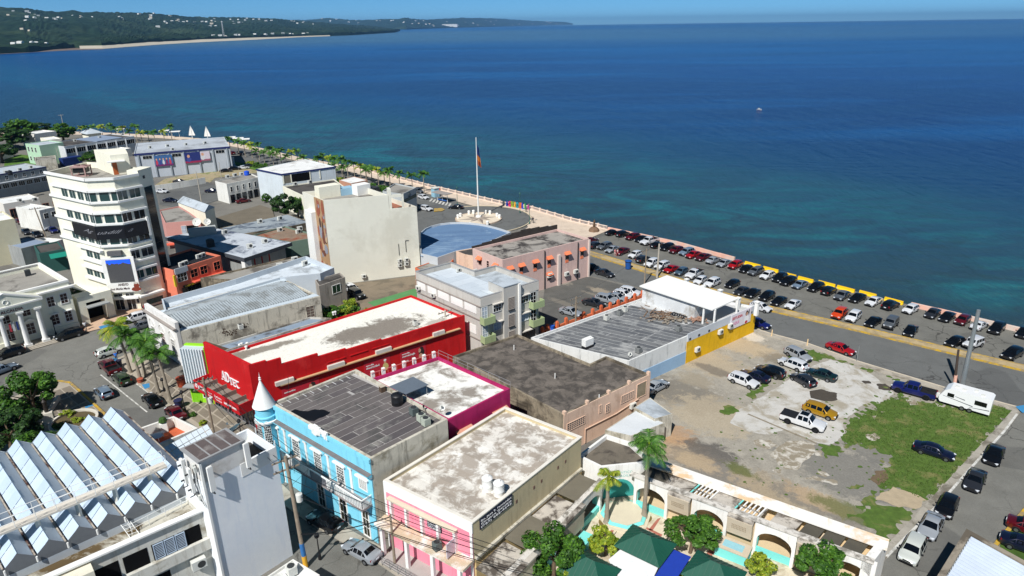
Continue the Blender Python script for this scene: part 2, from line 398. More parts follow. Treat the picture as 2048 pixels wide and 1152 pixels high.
c0=ramp(n,l,f,.32,.7,C(18,34,24),C(40,60,38));c1=mix(n,l,math_(n,l,'MULTIPLY',ramp(n,l,f2,.5,.68),.5),c0,C(70,84,58))
l.new(c1,p.inputs['Base Color']);p.inputs['Roughness'].default_value=.95;p.inputs['Specular IOR Level'].default_value=.1
bump(n,l,p,f,1.0,6.0)
single('hills',m,mt,kind='structure')
# beach across the bay and the rocky spit before it
sand=M('beach_sand',(184,176,158),.95,.08,.05)
m=MB();bx=[160,205,260,320,380,440,512,600,660]
top=[G(x,lerp(COAST,x)-.6,SEAZ) for x in bx];bot=[G(x,lerp(COAST,x)+(1.3 if x<560 else.4),SEAZ) for x in bx]
m.add([(q.x,q.y,SEAZ+9) for q in top]+[(q.x,q.y,SEAZ+.3) for q in bot],[(i,i+1,i+1+len(bx),i+len(bx)) for i in range(len(bx)-1)])
single('beach',m,sand,kind='structure')
m=MB();bx=[-80,0,40,100,140,180,206];by=[110,107,105,101.5,99.5,98.2,97.4]
m.add([(*G(x,y-1.6,SEAZ).xy,SEAZ+2) for x,y in zip(bx,by)]+[(*G(x,y+1.2,SEAZ).xy,SEAZ+.1) for x,y in zip(bx,by)],[(i,i+1,i+1+len(bx),i+len(bx)) for i in range(len(bx)-1)])
single('rocky_spit',m,M('spit_rock',(112,96,84),.95,.2,.1),kind='structure')
# small white houses on the far hills, one object each
hm=MB().box(0,0,-6,26,15,14);hm.add([(-13.5,-8.2,8),(13.5,-8.2,8),(13.5,0,11),(-13.5,0,11),(13.5,8.2,8),(-13.5,8.2,8)],[(0,1,2,3),(3,2,4,5),(1,4,2),(5,0,3)])
hmats=[plain('far_white',(226,226,222),.8),plain('far_cream',(206,196,178),.8),plain('far_grey',(168,172,172),.8)]
hme=mesh('far_house',hm,None);hme.materials.append(hmats[0]);rr=random.Random(11)
zones=[(150,510,.70,.97,34),(0,150,.62,.95,14),(510,800,.72,.97,24),(800,1130,.12,.9,36),(0,110,.02,.4,8),(410,560,.01,.04,9),(560,620,.01,.04,5),(320,520,.4,.8,14)]
for (x0,x1,t0,t1,k) in zones:
 for i in range(k):
  x=rr.uniform(x0,x1);t=rr.uniform(t0,t1);q=hill(x,t)
  o=bpy.data.objects.new('far_house',hme);COL.objects.link(o);D=math.hypot(q.x,q.y)
  s=rr.uniform(.4,.85)*(.5+D/11000);o.location=(q.x,q.y,q.z+1);o.scale=(s,s,s*.8);o.rotation_euler=(0,0,rr.uniform(-.7,.7))
  o.material_slots[0].link='OBJECT';o.material_slots[0].material=hmats[0 if rr.random()<.65 else rr.choice((1,2))]
  setp(o,'tiny pale house among the trees on the far hills across the bay','house','far houses across the bay',None)
  # long white hotel block on the headland, beach kiosk house, radio mast
q=hill(900,.2);m=MB().box(q.x,q.y,q.z,330,60,60,-.1);r_=single('hotel_block',m,hmats[0],'long white apartment block low on the distant headland','building')
q=G(42,101,0);r_=root('waterfront_house','white house with hipped roof on the rocky shore at far left','house',(q.x,q.y,0))
part('wall',MB().box(q.x,q.y,-1,15,11,9),hmats[0],r_)
m=MB();m.add([(q.x-9,q.y-7,8),(q.x+9,q.y-7,8),(q.x+9,q.y+7,8),(q.x-9,q.y+7,8),(q.x-3,q.y,12),(q.x+3,q.y,12)],[(0,1,5,4),(1,2,5),(2,3,4,5),(3,0,4)]);part('roof',m,hmats[2],r_)
q=hill(449,.02);m=MB();
for k in range(3):
 a=k*2.1;m.tube((q.x+4*math.cos(a),q.y+4*math.sin(a),q.z-10),(q.x+.8*math.cos(a),q.y+.8*math.sin(a),q.z+62),.5,4)
for k in range(9):m.box(q.x,q.y,q.z+k*7,6-k*.5,6-k*.5,.5)
single('radio_mast',m,plain('mast_paint',(190,190,195)),'thin lattice radio mast rising behind the far beach','mast')
# ---------------------------------------------------------------- roads and pavements
asph=blobmat('asphalt',(106,107,105),.12,[],fine=9.0,scale=.35,bmp=.15,cracks=.6)
asph2=blobmat('asphalt_old',(114,113,107),.2,[],fine=7.0,scale=.3,bmp=.2,cracks=.7)
conc=M('pavement_concrete',(168,160,146),.9,.14,.6,stain=(128,120,106),amount=.35)
pave=M('promenade_paving',(206,188,168),.9,.08,.5,stain=(186,168,148),amount=.3)
yel=M('yellow_kerb_paint',(196,158,48),.8,.15,1.5,stain=(150,130,90),amount=.55,sscale=1.2)
wht=M('white_road_paint',(205,203,196),.8,.08,2.0,stain=(150,148,140),amount=.4,sscale=1.5)
single('promenade',tri_sheet(GP([(-400,270),(0,268),(175,270),(325,277),(425,286),(525,305),(600,324),(700,344),(790,368),(840,384),(905,401),(960,416),(1020,425),(1048,436),(1056,455),(1035,470),(1060,490),(1180,477),(1222,459)])+list(reversed(sea2[1:16])),.10),pave,kind='structure')
single('seafront_parking',tri_sheet(GP([(1175,478),(1222,460),(1350,488),(1462,519),(1536,540),(1803,608),(2048,665),(2400,765),(2400,850),(2048,739),(1861,694),(1736,664),(1536,619),(1250,529),(1130,497)]),.006),asph2,kind='structure')
single('seafront_road',tri_sheet(GP([(1060,470),(1250,529),(1536,619),(1736,664),(1861,694),(2048,739),(2400,850),(2400,960),(2075,830),(2031,812),(1898,777),(1716,722),(1618,687),(1536,665),(1400,618),(1290,577),(1182,552),(1060,515),(1000,490)]),.012),asph,kind='structure')
STR=[(1120,487),(1180,504),(1250,525),(1400,572),(1536,614),(1736,659),(1861,689),(2048,733),(2300,800)]
def strip(pts,wdt,z0,z1,side=1):
 """thin raised strip of even width along a surveyed line"""
 P_=[Vector(p) for p in pts];off=[]
 for i,p in enumerate(P_):
  d=(P_[min(i+1,len(P_)-1)]-P_[max(i-1,0)]).normalized();off.append(p+Vector((-d.y,d.x))*wdt*side)
 m=MB()
 for i in range(len(P_)-1):m.prism([P_[i],P_[i+1],off[i+1],off[i]],z0,z1)
 return m,[tuple(o) for o in off]
sl=GP(STR)
m,o1=strip(sl,1.5,-.1,.15,-1);med=single('pavement_strip',m,M('strip_concrete',(176,156,118),.9,.12,.8,stain=(140,126,100),amount=.4),kind='structure')
m,_=strip(sl,.3,-.1,.17,1);single('kerb',m,yel,kind='structure')
m,_=strip(o1,.35,-.1,.17,-1);single('kerb',m,yel,kind='structure')
# side street at the right, its pavement and white line
EDGE=GP([(2100,768),(2036,830),(2011,864),(1961,919),(1886,1004),(1776,1116),(1650,1250)])
single('side_street',tri_sheet(EDGE+GP([(1800,1300),(1998,1076),(2048,1019),(2200,860),(2250,830)]),.018),blobmat('asphalt_side',(118,117,111),.15,[],fine=8,scale=.4,bmp=.15,cracks=.6),kind='structure')
m,e2=strip(EDGE[1:-1],.22,-.1,.13,-1);single('kerb',m,wht,kind='structure')
single('pavement',tri_sheet(GP([(2031,814),(1986,864),(1856,1004),(1778,1086),(1740,1125),(1776,1116),(1886,1004),(1961,919),(2011,864),(2040,826)]),.10),M('pavement_side',(164,158,146),.9,.15,.7,stain=(110,104,92),amount=.4),kind='structure')
m,_=strip(GP([(2075,985),(2048,1017),(1998,1076),(1900,1190)]),.35,-.1,.2,1);single('kerb',m,yel,kind='structure')
single('verge',tri_sheet(GP([(2300,760),(2052,1019),(2002,1080),(1980,1200),(2400,1200)]),.03),M('verge_grass',(66,92,34),.95,.3,.8),kind='structure')
# kerb and pavement between the vacant lot and the seafront road
KB=GP([(1505,655),(1536,666),(1618,688),(1716,723),(1898,778),(2033,814)])
m,k2=strip(KB,.2,-.1,.14,-1);single('kerb',m,M('kerb_pale',(196,184,164),.85,.12,1.0),kind='structure')
m,_=strip(k2,1.0,-.1,.11,-1);single('pavement',m,conc,kind='structure')
# ---------------------------------------------------------------- vacant lot: bare ground, slab, grass
def g_(x,y,rx,ry,col,op,rg=1.2,rot=-.8):
 p=G(x,y);return (p.x,p.y,rx,ry,rot,col,op,rg)
lotmat=blobmat('bare_lot',(158,152,140),.22,[g_(1400,720,9,4,(176,160,134),.7),g_(1480,690,7,3,(190,168,134),.65),g_(1370,790,7,4,(118,112,102),.8),g_(1420,830,6,5,(178,164,140),.7),g_(1355,895,4.5,3,(180,156,124),.7),g_(1345,870,3,2.5,(178,138,100),.6),g_(1420,905,3.5,2.2,(92,88,84),.85),g_(1450,950,9,3,(118,112,104),.7),g_(1395,925,3,1.6,(188,166,134),.65),g_(1560,985,6,2.5,(176,158,130),.7),g_(1640,1010,7,2,(128,122,112),.8),g_(1700,945,8,5,(120,118,112),.8),g_(1760,905,5,3,(118,116,110),.75),g_(1640,1000,4,1.6,(190,164,130),.6),g_(1480,940,2.2,1.0,(92,100,48),.8),g_(1700,1025,4,1.5,(86,98,46),.7),g_(1560,720,3,2,(120,112,98),.7),g_(1500,672,3,1.6,(206,196,180),.9),g_(1430,742,4,1.2,(106,100,92),.7),g_(1390,760,3,2,(150,140,122),.8)],scale=.8,fine=5)
lotp=GP([(1296,762),(1372,727),(1508,660),(1536,670),(1618,693),(1716,729),(1898,784),(2018,820),(1984,866),(1854,1006),(1776,1088),(1540,1010),(1310,950),(1240,880),(1270,800)])
single('vacant_lot',tri_sheet(lotp,.02),lotmat,kind='structure')
z4=lambda L,ox,oy:[(ox+a/4,oy+b/4) for a,b in L]
slabmat=M('old_slab',(190,187,180),.88,.08,.9,stain=(156,148,132),amount=.42,bmp=.1)
slab=z4([(640,826),(690,735),(1010,545),(1150,452),(1300,370),(1440,318),(1560,350),(1690,388),(1830,480),(1950,585),(1860,660),(1690,690),(1590,770),(1545,850),(1560,900),(1500,970),(1430,1000),(1330,985),(1230,935),(1080,880),(960,920),(800,900)],1300,640)
def patch(name,px,mat,z,amp=.2,step=.5,seed=3):return single(name,tri_sheet(rag(GP(px),amp,step,seed),z),mat,kind='structure')
patch('concrete_slab',slab,slabmat,.034,.12)
brk=M('broken_slab',(196,190,178),.9,.08,1.2,stain=(140,130,112),amount=.62,sscale=.9,bmp=.1)
for i,L in enumerate(([(580,160),(690,75),(830,70),(930,100),(890,190),(760,310),(650,280),(560,190)],[(430,70),(560,65),(620,110),(560,140),(440,105)],[(940,310),(1000,320),(1040,350),(1000,362),(940,340)],[(830,380),(910,350),(1100,395),(1100,425),(960,395)],[(920,150),(985,150),(985,200),(925,190)],[(1320,30),(1400,12),(1445,50),(1400,75),(1340,65)],[(570,305),(655,300),(650,340)])):
 patch('broken_concrete',z4(L,1400,864),brk,.030+.0006*i,.18,.4,i)
for i,L in enumerate(([(1275,570),(1370,555),(1500,590),(1490,645),(1400,652),(1285,625)],[(1810,515),(1880,510),(1940,550),(1920,570),(1830,555)],[(1690,490),(1750,488),(1770,510),(1720,512)])):
 patch('oil_stain',z4(L,1300,640),M('oil_soil',(74,68,60),.95,.15,2.0),.038,.12,.3,i)
m=MB();a=G(1500,833,.04);b=G(1632,888,.04)
single('slab_joint',tri_sheet(GP([(1494,829),(1497,827.5),(1634,886),(1632,888)]),.0385),M('joint_dirt',(140,130,112),.95,.3,2.0),kind='structure')
gr=M('lot_grass',(80,104,42),.97,.26,1.6,stain=(116,116,70),amount=.3,sscale=.5,bmp=.6)
G1=z4([(630,840),(760,760),(900,660),(1060,612),(1130,640),(1190,670),(1330,660),(1400,700),(1780,680),(1965,712)],1536,640)+z4([(1790,5),(1580,235),(1276,548),(1180,520),(1060,450),(1000,440),(900,455),(860,380),(980,280),(1000,200),(860,130),(720,90),(600,100)],1536,864)
patch('grass',G1,gr,.042,.5,.35,5)
for i,(L,ox,oy) in enumerate((([(750,540),(900,590),(1190,625),(1080,740),(968,880),(860,820),(740,690),(640,690),(820,620)],1536,864),([(400,110),(500,95),(590,140),(560,180),(460,215),(440,160)],1536,864),([(300,235),(420,260),(480,300),(380,330),(310,345),(300,280)],1536,640),([(420,265),(480,285),(690,355),(680,365),(560,330),(470,300)],1536,640),([(750,380),(860,400),(875,420),(790,415)],1536,640),([(945,445),(1060,480),(1090,500),(990,480)],1536,640),([(560,720),(620,680),(690,690),(680,740),(600,775)],1300,640),([(760,600),(870,540),(930,510),(900,560),(820,640)],1300,640),([(1040,480),(1100,440),(1150,430),(1090,470)],1300,640),([(1160,440),(1250,420),(1310,420),(1280,445),(1200,460)],1400,864),([(1240,590),(1340,520),(1420,480),(1400,560),(1300,640)],1400,864))):
 patch('grass',z4(L,ox,oy),gr,.042+.0005*i,.4,.3,20+i)
patch('sand_patch',z4([(860,545),(900,490),(1000,440),(1120,480),(1270,550),(1180,620),(1000,590)],1536,864),M('sand_bare',(172,156,130),.95,.12,1.5),.050,.2,.4,3)
patch('mud_patch',z4([(815,380),(850,320),(960,300),(960,350),(930,410),(880,430)],1536,864),M('mud_bare',(108,92,72),.95,.15,1.5),.051,.2,.3,4)
for k,L in enumerate(([(780,920),(850,905),(900,945),(860,970),(800,955)],[(1100,640),(1170,640),(1200,680),(1140,685)],[(830,770),(870,760),(850,800)],[(900,735),(940,735),(920,750)])):patch('broken_concrete',z4(L,1536,640),brk,.052,.12,.3,k+40)
# short grass tufts give the lot a rough silhouette
tm=MB();rt=random.Random(5)
gb=[Vector(p) for p in GP(G1)]
def inside(p,poly):
 c=False;n_=len(poly)
 for i in range(n_):
  a,b=poly[i],poly[i-1]
  if (a[1]>p[1])!=(b[1]>p[1]) and p[0]<(b[0]-a[0])*(p[1]-a[1])/(b[1]-a[1])+a[0]:c=not c
 return c
gx=[p.x for p in gb];gy=[p.y for p in gb];k=0
while k<5200:
 x,y=rt.uniform(min(gx),max(gx)),rt.uniform(min(gy),max(gy))
 if not inside((x,y),gb):continue
 k+=1
 for j in range(3):
  a=rt.uniform(0,6.28);h_=rt.uniform(.05,.16);dx,dy=.05*math.cos(a),.05*math.sin(a)
  tm.add([(x-dx,y-dy,.04),(x+dx,y+dy,.04),(x+rt.uniform(-.07,.07),y+rt.uniform(-.07,.07),.04+h_)],[(0,1,2)])
rt=random.Random(9);gm2=MB();edge=rag(GP(G1),.5,.5,5)
for i in range(420):
 if i<300:c=Vector(rt.choice(edge))+Vector((rt.gauss(0,.7),rt.gauss(0,.7)))
 else:c=Vector(G2(rt.uniform(1440,1700),rt.uniform(700,990)))
 if not inside(c,lotp):continue
 r0=rt.uniform(.08,.38)*(1 if i<300 else.6);n_=7;z0=.0455+.0001*(i%40)
 gm2.add([(c.x+r0*rt.uniform(.5,1.2)*math.cos(k*.898),c.y+r0*rt.uniform(.5,1.2)*math.sin(k*.898),z0) for k in range(n_)],[tuple(range(n_))])
single('weed_patches',gm2,gr,'small weed patches scattered round the lot grass','weeds',kind='stuff')
single('grass_tufts',tm,gr,'rough grass tufts growing over the vacant lot','grass',kind='stuff')
# middle parking lot, roundabout, boulevard, town square, left street
single('middle_parking',tri_sheet(GP([(1075,690),(1090,570),(1150,552),(1185,555),(1290,582),(1300,598),(1180,655)]),.008),blobmat('asphalt_lot',(96,95,91),.2,[g_(1115,562,3.5,1.6,(150,142,130),.8),g_(1200,581,2.6,1.3,(160,148,130),.8),g_(1130,607,4,1.0,(128,122,112),.7),g_(1190,590,3,.6,(138,130,118),.7)],fine=7,scale=.4),kind='structure')
RC=G(957,439);R1=(G(1003,440)-RC).length;R2=(G(1059,448)-RC).length
circ=lambda c,r,n,a0=0:[(c.x+r*math.cos(a0+2*math.pi*i/n),c.y+r*math.sin(a0+2*math.pi*i/n)) for i in range(n)]
single('roundabout_road',tri_sheet(circ(RC,R2,48),.112),asph,kind='structure')
m=MB()
for a,b in zip(circ(RC,R2-.15,48),circ(RC,R2-.15,48)[1:]):
 a_=RC+(Vector((*a,0))-RC)*(1-.02);b_=RC+(Vector((*b,0))-RC)*(1-.02)
 if a[0]-RC.x>-R2*.3:m.prism([a,b,(b_.x,b_.y),(a_.x,a_.y)],.0,.22)
single('kerb',m,M('kerb_cream',(206,190,160),.85,.1,1.0),kind='structure')
single('boulevard',tri_sheet(GP([(912,398),(840,387),(780,372),(700,352),(600,330),(520,308),(440,292),(300,284),(300,300),(400,306),(470,322),(560,347),(690,378),(760,420),(800,470),(850,490),(930,470)]),.106),asph,kind='structure')
single('town_square',tri_sheet(GP([(-60,780),(0,722),(170,672),(250,630),(330,690),(300,740),(345,815),(420,870),(420,1000),(200,900),(110,762),(40,770),(-60,860)]),.014),blobmat('asphalt_square',(122,121,115),.14,[],fine=6,scale=.4,bmp=.1,cracks=.6),kind='structure')
pvl=GP([(540,945),(585,990),(660,1040),(757,1092),(830,1140),(960,1230)]);m,_=strip(pvl,1.5,-.05,.13,-1);single('pavement',m,conc,kind='structure')
single('street',tri_sheet(GP([(420,850),(470,840),(560,930),(600,985),(757,1090),(900,1200),(560,1300),(560,1100),(420,960)]),.016),asph2,kind='structure')
# ================================================================ shared building materials
glass=plain('dark_glass',(20,26,30),.08,0,.6);gglass=plain('green_glass',(36,66,66),.06,0,.8);vdark=plain('deep_opening',(16,16,17),.9,0,.1)
whitew=M('white_wall',(226,224,216),.8,.06,.5,streak=(188,182,168));whitec=M('white_clean',(232,231,226),.75,.04,.5)
oldw=M('old_white_wall',(198,192,176),.9,.12,.5,stain=(140,132,112),amount=.3,streak=(92,88,78));grime=M('grimy_wall',(150,138,118),.95,.2,.6,stain=(84,76,64),amount=.5,streak=(60,56,50))
creamw=M('cream_wall',(236,232,212),.8,.05,.4,streak=(222,216,196));frame_w=plain('white_frame',(228,228,224),.5);frame_d=plain('dark_frame',(40,40,42),.5)
greyw=M('grey_wall',(150,152,150),.85,.08,.5,streak=(120,120,116));metalg=plain('galvanised',(150,154,156),.4,.7);acw=plain('unit_casing',(210,210,202),.6);acd=plain('unit_grille',(52,54,54),.6)
blackm=plain('black_metal',(24,24,26),.5);steelp=plain('pole_steel',(150,156,158),.45,.5);wood=M('pole_wood',(146,132,114),.9,.2,2.0);concp=M('pole_concrete',(178,170,156),.9,.1,1.0)
rust=M('rusty_metal',(120,74,50),.8,.25,2.0)
def sheets(parent,O,U,V,z,n,mats,gap=.05,seed=1,cut=.55,th=.012):
 """rolled roofing: n strips side by side along U, each running along V, cut at random places; one object per sheet"""
 r=random.Random(seed);O,U,V=Vector(O),Vector(U),Vector(V);lu=U.length/n;u=U.normalized();v=V.normalized();L=V.length
 for i in range(n):
  cuts=[0]+sorted(r.uniform(.15,.85) for _ in range(2 if r.random()<cut else 1))+[1]
  for a,b in zip(cuts,cuts[1:]):
   if b-a<.06:continue
   a_,b_=a*L+gap*.5,b*L-gap*.5
   p=O+u*(i*lu+gap/2)+v*a_
   m=MB().obox((p.x,p.y,z),(u.x*(lu-gap),u.y*(lu-gap),0),(v.x*(b_-a_),v.y*(b_-a_),0),(0,0,th+r.uniform(0,.006)))
   part('roofing_sheet',m,r.choice(mats),parent)
def ac_unit(p,rz,label,s=1.0,group='outdoor air conditioner units'):
 r=root('air_conditioner',label,'air conditioner',p,group);x,y,z=r.location
 part('casing',MB().box(x,y,z+.06,.85*s,.36*s,.66*s,rz),acw,r)
 c,n=math.cos(rz),math.sin(rz);m=MB();fx,fy=n*.19*s,-c*.19*s
 for k in range(10):
  t=k/10*6.283;t2=(k+1)/10*6.283
  q=lambda a:(x+fx+c*(.12*s+.25*s*math.cos(a))-0,y+fy+n*(.12*s+.25*s*math.cos(a)),z+.06+.33*s+.25*s*math.sin(a))
  m.add([(x+fx+c*.12*s,y+fy+n*.12*s,z+.06+.33*s),q(t),q(t2)],[(0,1,2)])
 part('fan_grille',m,acd,r);part('foot',MB().box(x,y,z,.8*s,.3*s,.06,rz),acd,r);return r
def condenser(p,label,s=1.0,mat=None):
 """upright square outdoor unit with top fan"""
 r=root('condenser_unit',label,'air conditioner',p,'upright condenser units');x,y,z=r.location;mat=mat or acw
 m=MB()
 for k in range(8):m.box(x,y,z+.05+k*.1*s,.72*s,.72*s,.07*s,.7)
 m.box(x,y,z+.04,.66*s,.66*s,.8*s,.7);part('casing',m,mat,r)
 part('fan_guard',MB().lathe(x,y,[(0,z+.9*s),(.28*s,z+.9*s),(.3*s,z+.84*s)],12),acd,r)
 part('base',MB().box(x,y,z,.76*s,.76*s,.05,.7),acd,r);return r
def tank(p,rad,h,mat,label):
 r=root('water_tank',label,'water tank',p);x,y,z=r.location
 part('body',MB().lathe(x,y,[(0,z),(rad,z),(rad,z+h*.3),(rad*1.03,z+h*.32),(rad,z+h*.36),(rad,z+h*.8),(rad*1.04,z+h*.82),(rad*.98,z+h*.86),(rad*.55,z+h*.96),(0,z+h*.97)],20),mat,r,smooth=True)
 part('lid',MB().lathe(x,y,[(rad*.34,z+h*.94),(rad*.34,z+h*1.03),(0,z+h*1.04)],14),mat,r);return r
def dish(p,rad,az,label,up=.5):
 r=root('satellite_dish',label,'satellite dish',p);x,y,z=r.location;d=Vector((math.cos(az)*math.cos(up),math.sin(az)*math.cos(up),math.sin(up)))
 a=d.orthogonal().normalized();b=d.cross(a);c=Vector((x,y,z+rad*1.3));m=MB();N_=16;rings=[(0,0),(.35,.03),(.7,.13),(1,.27)]
 vs=[];
 for q,e in rings:
  for i in range(N_):
   t=6.2832*i/N_;vs.append(c+(a*math.cos(t)+b*math.sin(t))*rad*q+d*rad*e)
 fs=[(k*N_+i,k*N_+(i+1)%N_,(k+1)*N_+(i+1)%N_,(k+1)*N_+i) for k in range(3) for i in range(N_)]
 part('reflector',m.add(vs,fs),acw,r,smooth=True);part('mount',MB().tube((x,y,z),c,.05),metalg,r)
 f=c+d*rad*.75;part('feed',MB().tube(c+a*rad*.9+d*rad*.2,f,.025).box(f.x,f.y,f.z,.14,.14,.16),metalg,r);return r
 # ---------------------------------------------------------------- light blue corner building with turret
H_=9.1
A,B,Cc,D=[G2(*p,H_) for p in ((541,806),(741,918),(895,838),(712,738))]
cyan=M('cyan_paint',(130,208,230),.75,.05,.5,streak=(108,180,202));roofgrey=M('cyan_roof_base',(172,168,164),.9,.1,.8)
rs=[M('roofing_a',(96,90,90),.92,.12,.5,stain=(132,128,122),amount=.3),M('roofing_b',(86,81,82),.92,.12,.5,stain=(124,122,116),amount=.35),M('roofing_c',(104,98,96),.92,.12,.6,stain=(80,78,76),amount=.3)]
b=building('corner_building','light blue two storey corner building with white turret and balcony',[A,B,Cc,D],H_,oldw,roofgrey,par=.3,t=.3)
iA,iB,iC,iD=inset(ccw([A,B,Cc,D]),.32)
O_=Vector(A)+(Vector(B)-Vector(A)).normalized()*.35+(Vector(D)-Vector(A)).normalized()*.35
sheets(b,O_,(Vector(B)-Vector(A))*.952,((Vector(Cc)-Vector(B))*.5+(Vector(D)-Vector(A))*.5)*.93,H_-.298,15,rs,.07,3,.7)
pud=[G2(x,y,H_-.25) for x,y in ((582,822),(590,818),(600,821),(616,822),(630,818),(648,819),(660,823),(655,829),(645,834),(634,838),(628,842),(615,841),(600,834),(586,829))]
part('damp_patch',tri_sheet(rag(pud,.08,.25,4),H_-.272),M('wet_bitumen',(20,20,22),.5,.2,1.0),b)
w1=W(A,B)
fac=MB();w1.box(fac,0,w1.L,-.2,H_-.002,.002,.10);part('facade',fac,cyan,b)
zc=w1.sz(600,866)[1];zb=4.3
m=MB();w1.box(m,-.1,w1.L+.12,H_-.28,H_+.08,.1,.3);w1.box(m,-.05,w1.L+.08,zc,zc+.12,.1,.62);w1.box(m,-.05,w1.L+.08,zc-.18,zc-.002,.1,.4);part('cornice',m,cyan,b)
m=MB();w1.box(m,-.05,w1.L+.08,zc+.122,zc+.14,.1,.63);part('cornice_cap',m,M('lead_cap',(120,112,110),.8,.15,1.5),b)
m=MB();w1.box(m,-.04,w1.L+.06,zc-.32,zc-.182,.1,.26);part('frieze_moulding',m,whitec,b)
uw=[556,596,638,682,729];us=[w1.sz(x,y)[0] for x,y in ((556,885),(597,910),(640,935),(685,960),(730,985))]
zt,z0u=zc-.75,zb+.12
for i,s in enumerate(us):
 g=window(w1,(s-.48,s+.48,z0u+(1.0 if i==4 else 0),zt-.35),b,glass,whitec,4,7,fw=.13,d=.1)
 m=MB();w1.box(m,s-.85,s+.85,zt-.13,zt+.02,.1,.34)
 q=[w1.pt(s-.8,zt+.02,.12),w1.pt(s+.8,zt+.02,.12),w1.pt(s,zt+.5,.12)];q2=[w1.pt(s-.8,zt+.02,.26),w1.pt(s+.8,zt+.02,.26),w1.pt(s,zt+.5,.26)]
 m.add(q+q2,[(0,2,1),(3,4,5),(0,1,4,3),(1,2,5,4),(2,0,3,5)]);part('pediment',m,whitec,g)
for i in range(len(us)+1):
 s=(us[0]-1.55) if i==0 else (us[-1]+1.3 if i==len(us) else (us[i-1]+us[i])/2)
 if 0<s<w1.L-.1:m=MB();w1.box(m,s-.16,s+.16,zb,zc-.33,.1,.2);w1.box(m,s-.24,s+.24,zc-.62,zc-.34,.1,.28);part('pilaster',m,whitec,b)
for i,(x0,y0,x1,y1) in enumerate(((563,928,574,966),(638,973,655,1020),(682,1002,699,1045),(728,1030,743,1072))):
 s0,s1,a_,b_=w1.px(x0,y0,x1,y1);window(w1,(s0,s1,.15,3.0),b,plain('door_dark',(42,40,26),.4),whitec,2,3,'door',fw=.16,d=.1)
 # balcony: slab, rail, balusters in panels
s0,s1=us[1]-1.2,w1.L-.25
m=MB();w1.box(m,s0,s1,zb-.22,zb,.1,1.25);part('balcony_slab',m,M('balcony_grey',(150,142,140),.9,.1,1.0),b)
m=MB();w1.box(m,s0,s1,zb+.88,zb+.98,1.12,1.24);w1.box(m,s1-.1,s1,zb+.88,zb+.98,.1,1.12);part('balcony_rail',m,whitec,b)
np_=5
for k in range(np_):
 a0=s0+(s1-s0)*k/np_;a1=s0+(s1-s0)*(k+1)/np_;m=MB();w1.box(m,a0-.09,a0+.09,zb,zb+.88,1.1,1.24)
 nb=11
 for j in range(1,nb):c=a0+(a1-a0)*j/nb;w1.box(m,c-.05,c+.05,zb,zb+.88,1.15,1.21)
 part('balustrade_panel',m,whitec if k!=2 else M('balustrade_grey',(128,126,130),.8,.08,1.0),b)
m=MB();
for j in range(8):w1.box(m,s1-.07,s1-.03,zb,zb+.88,.15+j*.125,.2+j*.125)
part('balustrade_panel',m,whitec,b)
m=MB()
for j in range(26):
 rr=random.Random(j);c=w1.L*.53+rr.uniform(-1.3,1.3);hh=H_+.05+rr.uniform(-.75,.5)*(1-abs(c-w1.L*.53)/1.7);e=rr.uniform(.12,.3);w1.box(m,c-e,c+e,hh-e*.7,hh+e*.7,.1,.32+rr.uniform(0,.08))
part('crest',m,whitec,b)
tc=G(528,810,H_);R_=.92
part('turret_drum',MB().lathe(tc.x,tc.y,[(R_,-.2),(R_,H_-1.2),(R_*1.12,H_-1.15),(R_*1.12,H_-1.0),(R_,H_-.95),(R_,H_+.05)],20),cyan,b,smooth=True)
part('turret_cornice',MB().lathe(tc.x,tc.y,[(R_,H_-1.75),(R_*1.22,H_-1.68),(R_*1.25,H_-1.5),(R_,H_-1.48)],20),whitec,b,smooth=True)
part('turret_roof',MB().lathe(tc.x,tc.y,[(R_*.9,H_),(R_*1.22,H_+.02),(.06,H_+2.75)],24),whitec,b,smooth=True)
part('finial',MB().lathe(tc.x,tc.y,[(.07,H_+2.7),(.14,H_+2.85),(.06,H_+2.95),(.13,H_+3.05),(.04,H_+3.15),(.0,H_+3.7)],8),whitec,b)
def tw_(a0,a1,z0,z1,r,name,mat,par):return part(name,MB().lathe(tc.x,tc.y,[(r,z0),(r,z1)],5,a0,a1),mat,par,smooth=True)
for a in (math.radians(-70),math.radians(-125),math.radians(-180)):
 g=tw_(a-.33,a+.33,5.0,7.2,R_+.015,'window',glass,b);m=MB()
 for k in range(5):t=a-.33+.66*k/4;m.lathe(tc.x,tc.y,[(R_+.05,5.0),(R_+.05,7.2)],1,t-.02,t+.02)
 for k in range(9):z=5.0+2.2*k/8;m.lathe(tc.x,tc.y,[(R_+.045,z-.03),(R_+.045,z+.03)],5,a-.35,a+.35)
 part('frame',m,frame_w,g)
 m=MB();c=Vector((tc.x+(R_+.03)*math.cos(a),tc.y+(R_+.03)*math.sin(a),7.55));t_=Vector((-math.sin(a),math.cos(a),0))
 pts=[c+t_*.17*math.cos(q*.628)+Vector((0,0,.17*math.sin(q*.628))) for q in range(11)];part('roundel',m.path(pts,.035,4),whitec,b)
m=MB()
for j in range(11):
 p=Vector(A)+(Vector(D)-Vector(A))*(j+.8)/11.5;d=(Vector(B)-Vector(A)).normalized();m.tube((p.x,p.y,H_-.24),(p.x+d.x*1.0,p.y+d.y*1.0,H_-.26),.035,4)
part('flashing',m,plain('silver_coat',(196,196,196),.5),b)
